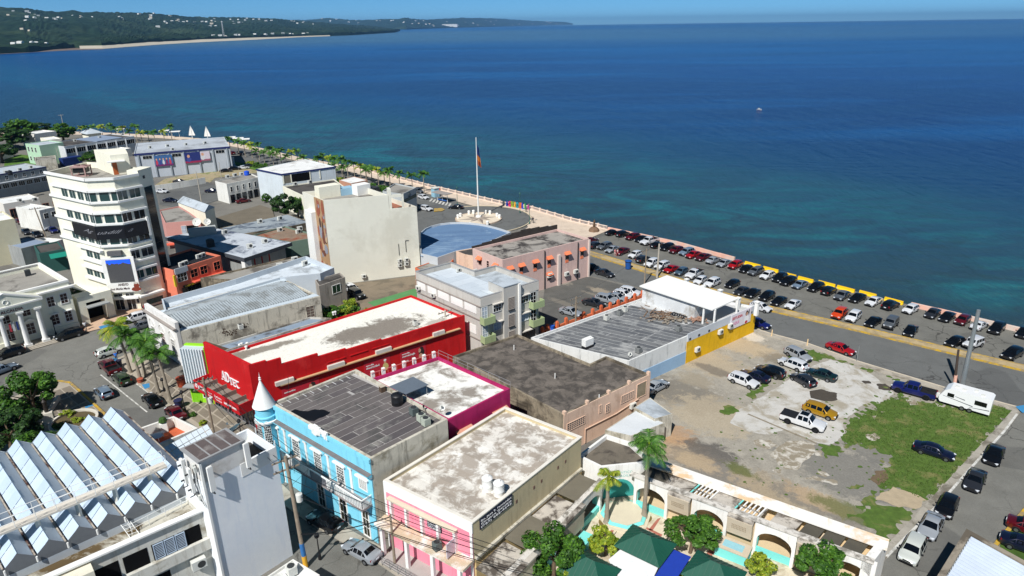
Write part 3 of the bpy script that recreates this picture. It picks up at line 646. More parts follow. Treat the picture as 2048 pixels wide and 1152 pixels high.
# roof plant on it
p=G(795,808,H_-.28);tank(p,.58,1.25,plain('tank_black',(22,23,26),.5),'black water tank on the grey roof beside the light blue building')
p=G(795.5,812,H_-.28);r_=root('pressure_cylinder','small bright blue pressure cylinder in front of the black water tank','cylinder',p);part('body',MB().lathe(p.x,p.y,[(0,p.z+.1),(.14,p.z+.15),(.16,p.z+.25),(.16,p.z+.75),(.1,p.z+.86),(0,p.z+.9)],12),plain('blue_cyl',(44,150,210),.4),r_,smooth=True);part('foot',MB().lathe(p.x,p.y,[(.1,p.z),(.1,p.z+.12)],10),blackm,r_)
p=G(765,783,H_-.28);r_=root('roof_box','small brown metal box at the back edge of the grey roof','box',p);part('body',MB().box(p.x,p.y,p.z,.5,.5,.62,.7),M('brown_box',(92,74,60),.7,.1,1.0),r_);part('lid',MB().box(p.x,p.y,p.z+.62,.56,.56,.05,.7),M('pale_lid',(190,178,160),.7,.1,1.0),r_)
for i,(x,y,mm,lab) in enumerate(((828,829,plain('unit_green',(92,102,100),.6),'dark grey green condenser unit, nearest the black water tank'),(843,842,plain('unit_pale',(176,182,168),.6),'pale green condenser unit, middle of the three by the roof corner'),(852,850,plain('unit_pale',(176,182,168),.6),'pale green condenser unit, closest to the grey roof corner'))):condenser(G(x,y,H_-.28),lab,.95,mm)
p=G(848,826,H_-.28);r_=root('camera_tripod','small black tripod standing by the pale condenser units','tripod',p);
for k in range(3):part('leg',MB().tube(p+Vector((.25*math.cos(k*2.1),.25*math.sin(k*2.1),0)),p+Vector((0,0,.7)),.025,5),blackm,r_)
part('head',MB().box(p.x,p.y,p.z+.66,.16,.16,.2),blackm,r_)
dish(G(885,822,H_-.28),.3,-1.6,'small dark satellite dish at the grey roof corner by magenta parapet')
# ---------------------------------------------------------------- pink clinic building
H_=7.0
A,B,Cc,D=[G2(*p,H_) for p in ((768,962),(945,1047),(1163,875),(1010,815))]
pink=M('pink_paint',(240,142,160),.75,.06,.5,streak=(214,116,136));beige=M('beige_side',(204,188,150),.85,.06,.4,streak=(176,160,128))
pr=M('pink_roof',(224,220,211),.92,.08,.6,stain=(164,153,140),amount=.54,sscale=.7)
b=building('clinic_building','pink fronted two storey building with beige side wall and stained roof',[A,B,Cc,D],H_,beige,pr,par=.32,t=.22,coping=M('coping_white',(222,216,204),.8,.08,1.0))
O_=Vector(A)+(Vector(B)-Vector(A)).normalized()*.3+(Vector(D)-Vector(A)).normalized()*.3
sheets(b,O_,(Vector(D)-Vector(A))*.96,((Vector(B)-Vector(A))*.5+(Vector(Cc)-Vector(D))*.5)*.94,H_-.318,15,[pr,M('pink_roof2',(229,226,218),.92,.08,.6,stain=(168,158,146),amount=.54,sscale=.7),M('pink_roof3',(217,212,202),.92,.1,.6,stain=(156,146,134),amount=.54,sscale=.7)],.035,9,.4)
w1=W(A,B);ws=W(B,Cc)
m=MB();w1.box(m,0,w1.L,-.2,H_-.95,.002,.08);part('facade',m,pink,b)
m=MB();w1.box(m,-.02,w1.L+.02,H_-.95,H_+.06,.002,.12);w1.box(m,0,.25,-.1,H_-.95,.08,.14);w1.box(m,w1.L-.25,w1.L,-.1,H_-.95,.08,.14);part('white_band',m,whitec,b)
for k in range(5):
 s=.9+k*(w1.L-2.6)/4;m=MB();w1.box(m,s-.13,s+.13,3.5,H_-1.35,.08,.4);part('pilaster',m,whitec,b)
 if k<4:
  c=s+.85;mm=MB();w1.box(mm,c-.42,c+.42,H_-1.85,H_-1.45,.08,.1);part('vent_grille',mm,M('vent_brown',(128,98,84),.9,.1,2.0),b)
m=MB();w1.box(m,.6,w1.L-1.5,H_-1.35,H_-1.22,.08,.55);part('eyebrow',m,M('eyebrow_cream',(206,194,172),.9,.1,1.0),b)
m=MB();w1.box(m,-.1,w1.L+.1,3.25,3.5,.08,1.55);part('canopy',m,M('canopy_top',(196,178,150),.92,.12,.8,stain=(232,228,220),amount=.4),b)
for k in range(4):s=.5+k*(w1.L-1)/3;m=MB();w1.box(m,s-.16,s+.16,-.1,3.25,1.1,1.4);part('column',m,whitec,b)
def signboard(wl_,r,parent,board,ink,lines,name='sign',d=.1,th=.08,fills=.66):
 s0,s1,z0,z1=r;m=MB();wl_.box(m,s0,s1,z0,z1,d,d+th);sg=part(name,m,board,parent);n_=len(lines);hh=(z1-z0)/(n_+.35)
 rev=wl_.d.cross(wl_.n)>0
 for i,t in enumerate(lines):
  o=wl_.pt(s0+(s1-s0)*(1-fills)/2 if not rev else s1-(s1-s0)*(1-fills)/2,z1-hh*(i+.98),d+th+.012)
  dr=Vector((wl_.d.x,wl_.d.y,0))*(-1 if rev else 1)
  text(t,sg,ink,o,dr,(0,0,1),hh*.62,.015,width=(s1-s0)*fills)
 return sg
navy=plain('navy_board',(24,30,52),.5);inkw=plain('white_ink',(236,236,236),.6)
signboard(w1,w1.px(855,1040,884,1066,.1),b,navy,inkw,['Dr. Jose E. Fernandez','Cirujano Dentista','(787) 882-4545'],fills=.9)
signboard(ws,(.8,4.9,H_-1.15,H_-.12),b,navy,inkw,['Dr. Jose E. Fernandez','Cirujano Dentista','(787) 882-4545'],d=.0,fills=.94)
for (x,y) in ((996,1022),(1033,1003),(1068,975),(1083,962),(1116,935),(1131,923)):
 s,z=ws.sz(x,y);m=MB();ws.box(m,s-.12,s+.12,z-.16,z+.16,-.1,.02);part('vent_hole',m,M('vent_brown',(128,98,84),.9,.1,2.0),b)
m=MB();ws.box(m,.1,ws.L,3.35,3.6,0,.25);part('ledge',m,oldw,b)
m=MB();ws.box(m,.1,ws.L,-.1,3.348,0,.12);part('lower_wall',m,M('tan_lower',(214,186,134),.9,.1,.6,streak=(150,130,100)),b)
m=MB()
for k in range(9):c=1.3+k*.95;q=w1.pt(c,0,2.3);m.tube(q,q+Vector((0,0,1.05)),.025,5)
for z in (.3,.55,.8,1.05):m.tube(w1.pt(1.3,z,2.3),w1.pt(1.3+8*.95,z,2.3),.022,5)
part('handrail',m,plain('rail_grey',(110,112,112),.5),b)
m=MB();w1.box(m,.8,w1.L,0,.22,.1,2.2);part('ramp',m,M('ramp_grey',(170,166,160),.9,.08,1.0),b)
p=G(875,1096,3.5);condenser(w1.pt(w1.sz(873,1090,.9)[0],3.5,.85),'dark green condenser unit on the canopy of the pink building',.85,plain('unit_green',(92,102,100),.6))
q=w1.pt(w1.sz(917,1108,1.0)[0],4.0,.3);m=MB();w1.box(m,w1.sz(917,1108)[0]-.04,w1.sz(917,1108)[0]+.04,3.7,5.1,.15,1.45);part('hanging_sign',m,plain('sign_face',(206,200,206),.6),b)
for (x,y,lab) in ((975,979,'white water tank on the stained roof, left of the pair'),(998,989,'white water tank on the stained roof, right of the pair')):tank(G(x,y,H_-.31),.47,1.45,whitec,lab)
m=MB();p=G(938,878,H_-.3)
# ---------------------------------------------------------------- magenta building
H_=8.3
A,B,Cc,D=[G2(*p,H_) for p in ((742,757),(897,840),(1020,777),(877,713))]
mag=M('magenta_paint',(170,30,92),.75,.08,.5,stain=(180,56,108),amount=.2,streak=(136,24,74))
b=building('magenta_building','magenta painted building with patchy white roof behind the blue one',[A,B,Cc,D],H_,mag,M('white_patchy_roof',(232,230,222),.9,.05,.6,stain=(142,134,124),amount=.52,sscale=.32),par=.35,t=.22)
ws=W(B,Cc)
for k,s in enumerate((1.1,6.1)):
 g=window(ws,(s,s+1.5,4.9,6.1),b,plain('shutter_grey',(120,112,128),.6),frame_w,2,2,d=.0)
 m=MB()
 for j in range(7):
  o=ws.pt(s-.3+j*.3,6.5,0);dd=Vector((ws.d.x,ws.d.y,0))*.29;nn=Vector((ws.n.x,ws.n.y,0))*.75+Vector((0,0,-.3));m.obox(o,dd,nn,(0,0,.07))
 part('tile_awning',m,M('terracotta_awning',(206,150,124),.85,.12,2.0),b)
m=MB();ws.box(m,4.0,4.55,5.6,6.3,0,.06);part('meter_box',m,whitec,b)
wl2=W(A,D);n_=7
for k in range(n_):m=MB();s=.4+k*(wl2.L-.8)/(n_-1);q=wl2.pt(s,H_-.35,-.35);m.box(q.x,q.y,H_-.35,.34,.34,.95,wl2.rot());part('post',m,whitec,b)
m=MB()
for z in (.55,):m.tube(wl2.pt(0,H_+z,-.1),wl2.pt(wl2.L,H_+z,-.1),.03,5)
for k in range(9):q=wl2.pt(k*wl2.L/8,H_,-.1);m.tube(q,q+Vector((0,0,.55)),.025,5)
part('railing',m,plain('pink_rail',(206,110,110),.5),b)
m=MB();w3=W(D,Cc)
for k in range(8):q=w3.pt(k*w3.L/7,H_,-.05);m.tube(q,q+Vector((0,0,.8)),.02,5)
for z in (.4,.8):m.tube(w3.pt(0,H_+z,-.05),w3.pt(w3.L,H_+z,-.05),.018,5)
part('railing',m,plain('rail_silver',(170,168,170),.4,.4),b)
# grey sheet shelter on its roof
zz=H_-.35+1.2;q=[G(x,y,zz) for x,y in ((778,774),(826,754),(857,770),(812,789))];b2=root('roof_shelter','flat grey sheet metal shelter on thin posts on the white roof','shelter',(q[0].x,q[0].y,H_-.35))
part('roof',MB().prism([(v.x,v.y) for v in q],zz,zz+.06,True),plain('grey_sheet',(116,126,136),.5,.3),b2)
for v in inset(ccw([(v.x,v.y) for v in q]),.15):part('post',MB().tube((v[0],v[1],H_-.35),(v[0],v[1],zz),.04),steelp,b2)
# ---------------------------------------------------------------- red school building
Z1,Z2=8.6,6.4
F1,F2=G2(407,684,Z1),G2(498,729,Z1);K1,K2=G2(929,631,Z2+.15),G2(822,590,Z2)
red=M('red_paint',(192,20,24),.65,.08,.4,stain=(204,44,44),amount=.22,streak=(160,14,18));rb=root('school_building','long bright red building with tall stepped front wall and white roof','building',F2)
rwhite=blobmat('red_roof_coat',(236,233,222),.03,[(*G2(x,y,Z2),rx,ry,.64,c,op,rg) for x,y,rx,ry,c,op,rg in ((760,655,7.5,3.4,(138,130,120),1,1.1),(700,665,4.0,2.0,(134,126,116),.95,1.2),(505,700,7.5,1.1,(140,132,120),.95,.9),(475,708,2.4,1.4,(140,132,120),.9,1.1),(870,640,2.4,.7,(160,150,138),.7,1.2))],rough=.85,fine=5,scale=.4,bmp=.08)
part('wall',MB().ring([F1,F2,K1,K2],.25,-.3,Z2,Z2-.3),red,rb)
part('roof',MB().sheet(inset(ccw([F1,F2,K1,K2]),.24),Z2-.28),rwhite,rb)
wf,wr=W(F1,F2),W(F2,K1)
m=MB();wf.box(m,-.02,wf.L+.05,-.2,Z1,-.27,.08);part('front_wall',m,red,rb)
m=MB()
for (s0,s1,z) in ((0.0,1.9,Z1-.1),(1.9,3.6,Z1-.32),(3.6,8.0,7.45),(8.0,11.6,7.0),(11.6,16.5,6.8),(16.5,wr.L,6.6)):wr.box(m,s0,s1,Z2-.5,z,-.25,.06)
part('stepped_parapet',m,red,rb)
m=MB();wr.box(m,0,wr.L,-.2,Z2-.502,.002,.05);part('side_wall',m,red,rb)
m=MB();q=[wf.pt(0,Z2,-.27),wf.pt(0,Z1,-.27),wf.pt(0,Z2,-3.2)];d3=Vector((wf.d.x,wf.d.y,0))*.2;m.add([*q,*[v+d3 for v in q]],[(0,1,2),(3,5,4),(0,3,4,1),(1,4,5,2),(2,5,3,0)]);part('side_buttress',m,M('brick_tan',(150,134,112),.9,.2,2.0),rb)
zl=wr.sz(700,728)[1];zl=4.9
m=MB();wr.box(m,3.0,wr.L-1.0,zl,zl+.12,.06,.42);part('awning_ledge',m,M('ledge_tan',(196,160,120),.85,.12,1.0),rb)
for (x0,y0,x1,y1) in ((551,765,590,776),(656,733,691,741),(752,698,784,707),(867,663,890,669)):
 s0=wr.sz(x0,y0,.4)[0];s1=wr.sz(x1,y1-6,.4)[0];m=MB();wr.box(m,s0,s1,zl+.125,zl+.62,.06,.4);part('white_unit',m,M('unit_white',(206,200,190),.8,.08,1.0),rb)
for k in range(3):
 s0=9.0+k*3;m=MB();wr.box(m,s0,s0+2.4,zl+.95,zl+1.05,.06,.14);part('moulding',m,red,rb)
poster=plain('poster_red',(186,34,52),.5);skin=plain('print_skin',(206,156,128),.7);hairp=plain('print_hair',(44,30,28),.7);vest=plain('print_vest',(206,186,120),.7)
def blob(parent,wl_,s,z,rs_,rz_,mat,d,name='printed_shape',n=14,seed=0):
 r=random.Random(seed);p=[wl_.pt(s+rs_*math.cos(t)*r.uniform(.9,1.1),z+rz_*math.sin(t)*r.uniform(.9,1.1),d) for t in (6.2832*i/n for i in range(n))]
 return part(name,MB().poly(p),mat,parent)
for (x0,y0,x1,y1,ln,kind) in ((729,745,780,722,['estudia','electricidad'],0),(801,722,851,698,['estudia','cosmetología'],1),(568,815,640,780,['estudia',''],2)):
 s0,z0=wr.sz(x0,y0);s1=wr.sz(x1,y1)[0];zt_,zb_=zl-.5,zl-2.6
 m=MB();wr.box(m,s0,s1,zb_,zt_,.05,.08);pn=part('poster',m,poster,rb);dr=Vector((wr.d.x,wr.d.y,0))
 for i,t in enumerate(ln):
  if t:text(t,pn,inkw,wr.pt(s0+.25,zt_-.75-i*.38,.1),dr,(0,0,1),.28 if i else.2,.01,bold=.02,width=(s1-s0)*(.5 if i else.3))
 if kind==1:text('Upara',pn,inkw,wr.pt(s0+.3,zb_+.25,.1),dr,(0,0,1),.25,.01,bold=.02)
 cx=s0+(s1-s0)*.8
 if kind==0:blob(pn,wr,cx,zb_+.55,.42,.55,vest,.085);blob(pn,wr,cx-.02,zb_+1.3,.16,.22,skin,.088);blob(pn,wr,cx,zb_+1.5,.2,.14,inkw,.091)
 else:blob(pn,wr,cx+.1,zb_+.95,.42,.8,hairp,.085,seed=2);blob(pn,wr,cx-.18,zb_+1.25,.2,.3,skin,.088);blob(pn,wr,cx-.05,zb_+.45,.3,.36,skin,.089)
m=MB()
zA,hA,s=Z1-3.9,1.45,3.0;KX=.82
def stroke(a,b_,t):
 fx=lambda v:3.3+(v-3.0)*KX;fz=lambda v:zA+(v-zA)*KX;p,q_=wf.pt(fx(a[0]),fz(a[1]),.1),wf.pt(fx(b_[0]),fz(b_[1]),.1);t*=.85;u=(q_-p).normalized();n3=Vector((wf.n.x,wf.n.y,0));sd_=u.cross(n3)*t/2;m.obox(p-sd_,q_-p,sd_*2,n3*.12)
def serif(x,z,w_=.22):stroke((s+x-w_,z),(s+x+w_,z),.07)
L_=hA
stroke((s+.1,zA),(s+.5,zA+L_),.08);stroke((s+.5,zA+L_),(s+.95,zA),.2);stroke((s+.28,zA+.45),(s+.75,zA+.45),.07);serif(.1,zA);serif(.95,zA)
s+=1.2;stroke((s+.15,zA),(s+.15,zA+L_),.2);pts=[(s+.15+.75*math.sin(t),zA+L_/2+L_/2*math.cos(t)) for t in (i*math.pi/8 for i in range(9))]
for i in range(8):stroke(pts[i],pts[i+1],.1+.1*math.sin((i+.5)*math.pi/8))
serif(.1,zA);serif(.1,zA+L_)
s+=1.1;k_=.95;stroke((s,zA+k_),(s+2.3,zA+k_),.1);stroke((s+.22,zA-.1),(s+.22,zA+k_),.17);serif(.22,zA-.1,.18)
s+=.85;stroke((s,zA-.1),(s,zA+k_),.15);
for z_,w_ in ((k_*.45,.35),(-.1,.5)):stroke((s,zA+z_),(s+w_,zA+z_),.08)
s+=.72;pts=[(s+.35-.35*math.cos(t),zA+.4+.5*math.sin(t)) for t in (math.radians(a) for a in range(60,-61,-20))];pts=[(s+.38-.38*math.cos(math.radians(a)),zA+.42+.52*math.sin(math.radians(a))) for a in (75,45,20,0,-20,-45,-75)]
for i in range(6):stroke(pts[i],pts[i+1],.13)
stroke(pts[-1],(s+.7,zA),.09)
part('lettering',m,inkw,rb)
zm0,zm1,dm=3.0,4.3,2.0
m=MB();wf.box(m,-.1,wf.L+.1,zm0,zm1,dm,dm+.12);wf.box(m,wf.L-.02,wf.L+.1,zm0,zm1,.08,dm);wf.box(m,-.1,.02,zm0,zm1,.08,dm);band=part('sign_band',m,M('band_red',(190,22,32),.6,.05,.5),rb)
m=MB();wf.box(m,.02,wf.L-.02,zm0+.5,zm0+.65,.08,dm);part('service_ledge',m,M('ledge_dirty',(130,124,114),.95,.2,1.0),rb)
for k in range(4):m=MB();c=1.8+k*2.1;wf.box(m,c,c+.08,zm0+.66,zm1-.1,.08,dm);part('ledge_partition',m,M('ledge_dirty',(130,124,114),.95,.2,1.0),rb)
dr=Vector((wf.d.x,wf.d.y,0))
text('787 868 2817',band,inkw,wf.pt(.15,zm0+.5,dm+.13),dr,(0,0,1),.55,.012,bold=.03,width=2.6)
text('Tu futuro',band,inkw,wf.pt(3.2,zm0+.68,dm+.13),dr,(0,0,1),.25,.012,width=.9);text('empieza',band,inkw,wf.pt(3.2,zm0+.3,dm+.13),dr,(0,0,1),.25,.012,width=.9)
text('Instituto',band,inkw,wf.pt(4.7,zm0+.68,dm+.13),dr,(0,0,1),.27,.012,width=1.5);text('Tecnico',band,inkw,wf.pt(4.7,zm0+.28,dm+.13),dr,(0,0,1),.27,.012,width=1.5)
text('adtecpr.com',band,inkw,wf.pt(6.7,zm0+.45,dm+.13),dr,(0,0,1),.36,.012,bold=.03,width=2.6)
for k in range(6):window(wf,(.4+k*1.5,1.6+k*1.5,.1,2.8),rb,glass,plain('shop_frame',(130,130,134),.5),2,1,'shop_window',d=.1)
m=MB();
for (x,y) in ((480,695),(484,693),(495,692),(493,699),(667,630),(671,629)):p=G(x,y,Z2-.28);m.lathe(p.x,p.y,[(.13,p.z),(.13,p.z+.35),(.2,p.z+.36),(.17,p.z+.5),(0,p.z+.52)],8)
part('roof_vent',m,whitec,rb)
p=G(831,651,Z2-.28);condenser(p,'white condenser unit alone on the white end of the red building roof',.8)
# ---------------------------------------------------------------- lime fronted shop
Z1=8.0
L1,L2=G2(360,690,Z1),G2(398,714,Z1);
sd_=Vector(K2)-Vector(F1);sd_.normalize()
a1,a2=Vector(L1),Vector(F1)+(Vector(F2)-Vector(F1)).normalized()*-.15
b=building('lime_shop','shop with lime green trim and pale ribbed panel front by the red building',[tuple(a1+sd_*1.0),tuple(a2+sd_*.9),tuple(a2+sd_*17),tuple(a1+sd_*17)],6.6,M('shop_wall',(196,190,178),.85,.1,.6,stain=(120,112,100),amount=.4),M('blue_sheet_roof',(138,152,166),.6,.08,.3,stain=(70,62,54),amount=.22,sscale=.22),par=.25,t=.15)
wl_=W(a1,a2);lime=M('lime_paint',(150,214,40),.6,.05,.5)
m=MB();wl_.box(m,0,wl_.L-.1,3.1,7.6,-.8,.2);part('upper_box',m,M('pale_panel',(196,206,210),.6,.05,.5),b)
m=MB();wl_.box(m,0,wl_.L-.1,7.6,7.75,-1.2,-.7);wl_.box(m,wl_.L-.12,wl_.L,2.2,7.8,-1.0,.1);part('lime_trim',m,lime,b)
for k in range(9):m=MB();c=.05+k*(wl_.L-.3)/8;wl_.box(m,c,c+.1,3.0,7.62,.2,.42);part('panel_rib',m,M('rib_white',(222,230,232),.6,.04,.5),b)
m=MB();wl_.box(m,0,wl_.L+.3,2.7,2.85,.1,1.2);part('awning',m,plain('awning_grey',(150,152,150),.6),b)
m=MB();wl_.box(m,.2,wl_.L+.5,-.1,2.6,.02,.12);part('lime_front',m,lime,b)
window(wl_,(1.9,3.6,.9,2.4),b,glass,whitec,2,1,'shop_window',d=.12);window(wl_,(.4,1.5,.1,2.3),b,plain('lime_door',(120,190,30),.5),lime,2,1,'door',d=.12)
for k in range(9):
 q=Vector(a1)+sd_*(1.3+k*1.72);m=MB();q2=Vector(a2)+sd_*(1.3+k*1.72);m.obox((q.x+.2,q.y-.15,6.352),(sd_.x*1.66,sd_.y*1.66,0),((q2-q).x*.92,(q2-q).y*.92,0),(0,0,.018));part('roof_sheet',m,M('blue_sheet_roof',(0,0,0)),b)
m=MB();rr=random.Random(3)
for k in range(90):
 c=G(455+rr.gauss(0,9) if k<60 else 488+rr.gauss(0,5),665+rr.gauss(0,3) if k<60 else 652+rr.gauss(0,2),6.4);e=rr.uniform(.06,.22);m.box(c.x,c.y,6.36,e,e*.7,rr.uniform(.03,.12),rr.uniform(0,3))
single('leaf_litter',m,M('dead_leaves',(62,48,36),.95,.3,3.0),'brown heap of leaf litter on the blue sheet roof','debris',kind='stuff')
condenser(G(482,658,6.4),'grey ventilator box among leaf litter on the blue sheet roof',.8)
# ================================================================ more buildings
def deep(A,B,depth):
 A,B=Vector(A),Vector(B);w_=W(A,B);return [tuple(A),tuple(B),tuple(B-w_.n*depth),tuple(A-w_.n*depth)]
def wbox(wl_,parent,name,mat,*a):m=MB();wl_.box(m,*a);return part(name,m,mat,parent)
flat_roofs={k:M('flat_roof_'+k,c,.92,.1,.4,stain=s,amount=a,sscale=.2) for k,c,s,a in (('grey',(150,146,138),(98,94,88),.4),('dark',(84,80,76),(58,55,52),.5),('white',(226,226,222),(190,188,182),.3),('silver',(178,186,192),(140,146,150),.3))}
# ---- dark roofed warehouse with peach street wall
H_=5.0;px=[(905,712),(1035,668),(1180,727),(1212,712),(1300,748),(1127,830)]
P_=[G2(*p,H_) for p in px]
peach=M('peach_paint',(222,190,166),.85,.06,.5,stain=(196,164,140),amount=.25,streak=(190,158,136))
darkroof=M('dark_weathered_roof',(112,104,96),.95,.28,.7,stain=(74,69,64),amount=.5,sscale=.6,bmp=.5)
b=building('warehouse','low warehouse with blackened flat roof and peach street wall',P_,H_,grime,darkroof,par=.3,t=.25)
w1=W(P_[5],P_[4])
wbox(w1,b,'street_wall',peach,0,w1.L,-.2,H_+.02,.002,.1)
for k in range(5):c=.2+k*(w1.L-.4)/4;m=MB();w1.box(m,c-.16,c+.16,H_-.2,H_+.36,-.26,.11);part('parapet_post',m,peach,b)
blk=plain('block_screen',(60,66,74),.7)
for (x0,y0,x1,y1,nx,ny) in ((1133,862,1168,835,8,4),(1241,806,1266,788,7,6),(1210,825,1218,806,2,5),(1197,825,1201,813,2,4)):
 s0,z0=w1.sz(x0,y0);s1,z1=w1.sz(x1,y1);
 if z1<z0:z0,z1=z1,z0
 window(w1,(s0,s1,max(z0,.9),min(max(z1,z0+.9),H_-.5)),b,blk,peach,nx,ny,'block_window',d=.1)
s0=w1.sz(1272,790)[0];window(w1,(s0,s0+1.6,2.6,4.4),b,M('opening_tan',(150,136,112),.9,.2,1.0),peach,1,1,'opening',d=.1)
m=MB();
for (x,y) in ((1028,700),(1110,757),(1198,800)):p=G(x,y,H_-.3);m.tube(p,p+Vector((0,0,.7)),.06,6)
part('vent_pipe',m,whitec,b)
m=MB();q=w1.pt(3.2,2.4,.2);m.tube(w1.pt(8.2,2.0,.2),w1.pt(3.2,2.0,.2),.06).tube(w1.pt(3.2,2.0,.2),w1.pt(3.2,.2,.2),.06).tube(w1.pt(12,2.5,.2),w1.pt(8.2,2.0,.2),.06);part('drain_pipe',m,peach,b)
ac_unit(w1.pt(10.9,1.7,.35),w1.rot(),'air conditioner on the peach warehouse wall')
# low sheet roofs at its foot
for i,(px_,z) in enumerate((([(1210,860),(1272,820),(1330,846),(1262,872)],2.6),([(1268,815),(1300,795),(1345,828),(1310,838)],2.9))):
 b2=building('lean_to',('white corrugated lean-to at the foot of the peach wall','rusty edged lean-to at the corner of the peach wall')[i],[G2(*p,z) for p in px_],z,oldw,flat_roofs['silver'] if i else M('white_sheet',(206,210,212),.5,.06,.5),par=.02,t=.1,cat='shed')
 # ---- long building with yellow and pale blue lot wall, silver grey roof
H_=4.2
A,B,Cc=(Vector(G2(*p,H_)) for p in ((1062,675),(1258,722),(1513,613)));D=A+(Cc-B)
b=building('yellow_wall_building','long grey roofed building whose lot wall is painted yellow and pale blue',[tuple(A),tuple(B),tuple(Cc),tuple(D)],H_,M('white_streaked',(220,220,216),.85,.06,.6,streak=(120,122,122)),M('silver_roof_base',(188,188,186),.9,.1,.6),par=.32,t=.2)
sr=[M('silver_sheet_a',(104,106,108),.85,.1,.3,stain=(152,152,150),amount=.38),M('silver_sheet_b',(94,96,99),.85,.1,.3,stain=(140,141,140),amount=.35),M('silver_sheet_c',(114,115,116),.85,.1,.3,stain=(84,86,88),amount=.35)]
u_=(Cc-B).normalized();v_=(A-B).normalized();sheets(b,B+u_*.4+v_*.4,u_*((Cc-B).length*.68),v_*((A-B).length-.8),H_-.315,18,sr,.1,5,.3)
w1=W(B,Cc);sy=w1.sz(1372,700)[0]
wbox(w1,b,'pale_blue_dado',M('pale_blue_paint',(150,180,206),.8,.06,.5),0,sy,-.2,1.9,.002,.06)
wbox(w1,b,'yellow_wall',M('yellow_paint',(226,177,18),.75,.07,.5,stain=(232,190,60),amount=.2,streak=(186,142,24)),sy+.02,w1.L-.05,-.2,3.35,.002,.08)
wbox(w1,b,'grey_band',M('pale_grey_band',(196,200,204),.8,.06,.5),sy+.02,w1.L,3.352,H_+.35,.002,.1)
for (x,y) in ((1379,676),(1397,668),(1417,662),(1501,630)):s,z=w1.sz(x,y);wbox(w1,b,'vent',acd,s-.2,s+.2,3.5,3.8,.08,.14)
for i,(x,y) in enumerate(((1391,697),(1437,662),(1457,650))):s,z=w1.sz(x,y);ac_unit(w1.pt(s,z-.4,.35),w1.rot(),('lowest air conditioner on the yellow wall, nearest the pale blue paint','middle air conditioner high on the yellow wall','air conditioner on the yellow wall beside the billboard')[i],1.0)
s0,s1=w1.sz(1460,640)[0],w1.sz(1500,625)[0]
bb=wbox(w1,b,'billboard',plain('bill_white',(222,216,222),.5),s0,s1,2.3,4.6,.12,.2)
dr=Vector((w1.d.x,w1.d.y,0));rtx=plain('bill_red',(190,40,60),.5)
text('ESTUDIA',bb,rtx,w1.pt(s0+.3,3.75,.215),dr,(0,0,1),.4,.01,width=(s1-s0)*.5,bold=.03);text('AQUI',bb,plain('bill_pink',(206,60,140),.5),w1.pt(s0+.5,2.9,.215),dr,(0,0,1),.45,.01,width=(s1-s0)*.3)
cx=s0+(s1-s0)*.78;blob(bb,w1,cx,2.95,.6,.62,inkw,.206);blob(bb,w1,cx,3.95,.34,.42,hairp,.208);blob(bb,w1,cx,3.85,.2,.28,skin,.210);blob(bb,w1,cx+.5,4.0,.12,.5,plain('bill_grey',(60,62,70),.6),.209);blob(bb,w1,cx,2.55,.35,.22,rtx,.212)
# roof room with flat white canopy
zc_=6.6;q=[Vector(G2(*p,zc_)) for p in ((1279,572),(1334,551),(1477,597),(1425,620))]
b2=root('roof_room','white roof room under a flat white canopy by the sea road','roof room',(q[0].x,q[0].y,H_-.3))
part('canopy',MB().prism([tuple(v) for v in q],zc_-.12,zc_+.06,True),whitec,b2)
iq=inset(ccw([tuple(v) for v in q]),.35);ww=W(q[0]+(q[3]-q[0])*.02,q[0]+(q[3]-q[0])*.76)
off=ww.n*-.45
part('wall',MB().ring(deep(ww.A+off,ww.B+off,5.2),.15,H_-.35,zc_-.13,H_),M('white_rough',(214,216,216),.85,.08,.7,stain=(170,166,158),amount=.3),b2)
for k in (0,1):v=q[3]+(q[2]-q[3])*(.06+.88*k)-ww.n*.3;part('post',MB().box(v.x,v.y,H_-.3,.22,.22,zc_-H_+.2,.7),whitec,b2)
v=q[3]+(q[0]-q[3])*.12-ww.n*.3;part('post',MB().box(v.x,v.y,H_-.3,.22,.22,zc_-H_+.2,.7),whitec,b2)
wd=W(q[3]+(q[0]-q[3])*.24-ww.n*.4,q[3]+(q[2]-q[3])*.5-ww.n*.4);
wsx=W(D,Cc)
for i,(x,y) in enumerate(((1373,566),(1406,580),(1440,588),(1476,604),(1514,612))):
 p=G(x,y,5.0);part('pilaster',MB().box(p.x,p.y,3.5,.5,.5,2.1,.66).box(p.x,p.y,5.6,.65,.65,.12,.66),whitec,b)
 # rubble, planks and bags on its roof
rr=random.Random(21);z_=H_-.3
def heap(name,label,cx,cy,n,sx,sy,mat,dims,cat,kind='stuff'):
 m=MB();p=G(cx,cy,z_)
 for k in range(n):m.box(p.x+rr.gauss(0,sx),p.y+rr.gauss(0,sy),z_+rr.uniform(0,.35),rr.uniform(*dims[0]),rr.uniform(*dims[1]),rr.uniform(*dims[2]),rr.uniform(0,3.1))
 return single(name,m,mat,label,cat,kind=kind)
heap('timber_pile','heap of loose brown planks on the silver roof',1330,630,55,1.5,1.2,M('old_timber',(130,106,86),.9,.25,2),((.8,2.4),(.08,.16),(.03,.08)),'debris')
heap('brick_pile','stack of pale red bricks near the roof room',1392,640,60,.55,.5,M('brick_pile',(168,132,112),.9,.2,3),((.25,.4),(.15,.2),(.1,.16)),'debris')
heap('rubble','grey rubble and scraps scattered on the silver roof',1350,640,60,2.0,.9,M('rubble_grey',(150,140,126),.9,.25,3),((.15,.6),(.1,.4),(.05,.15)),'debris')
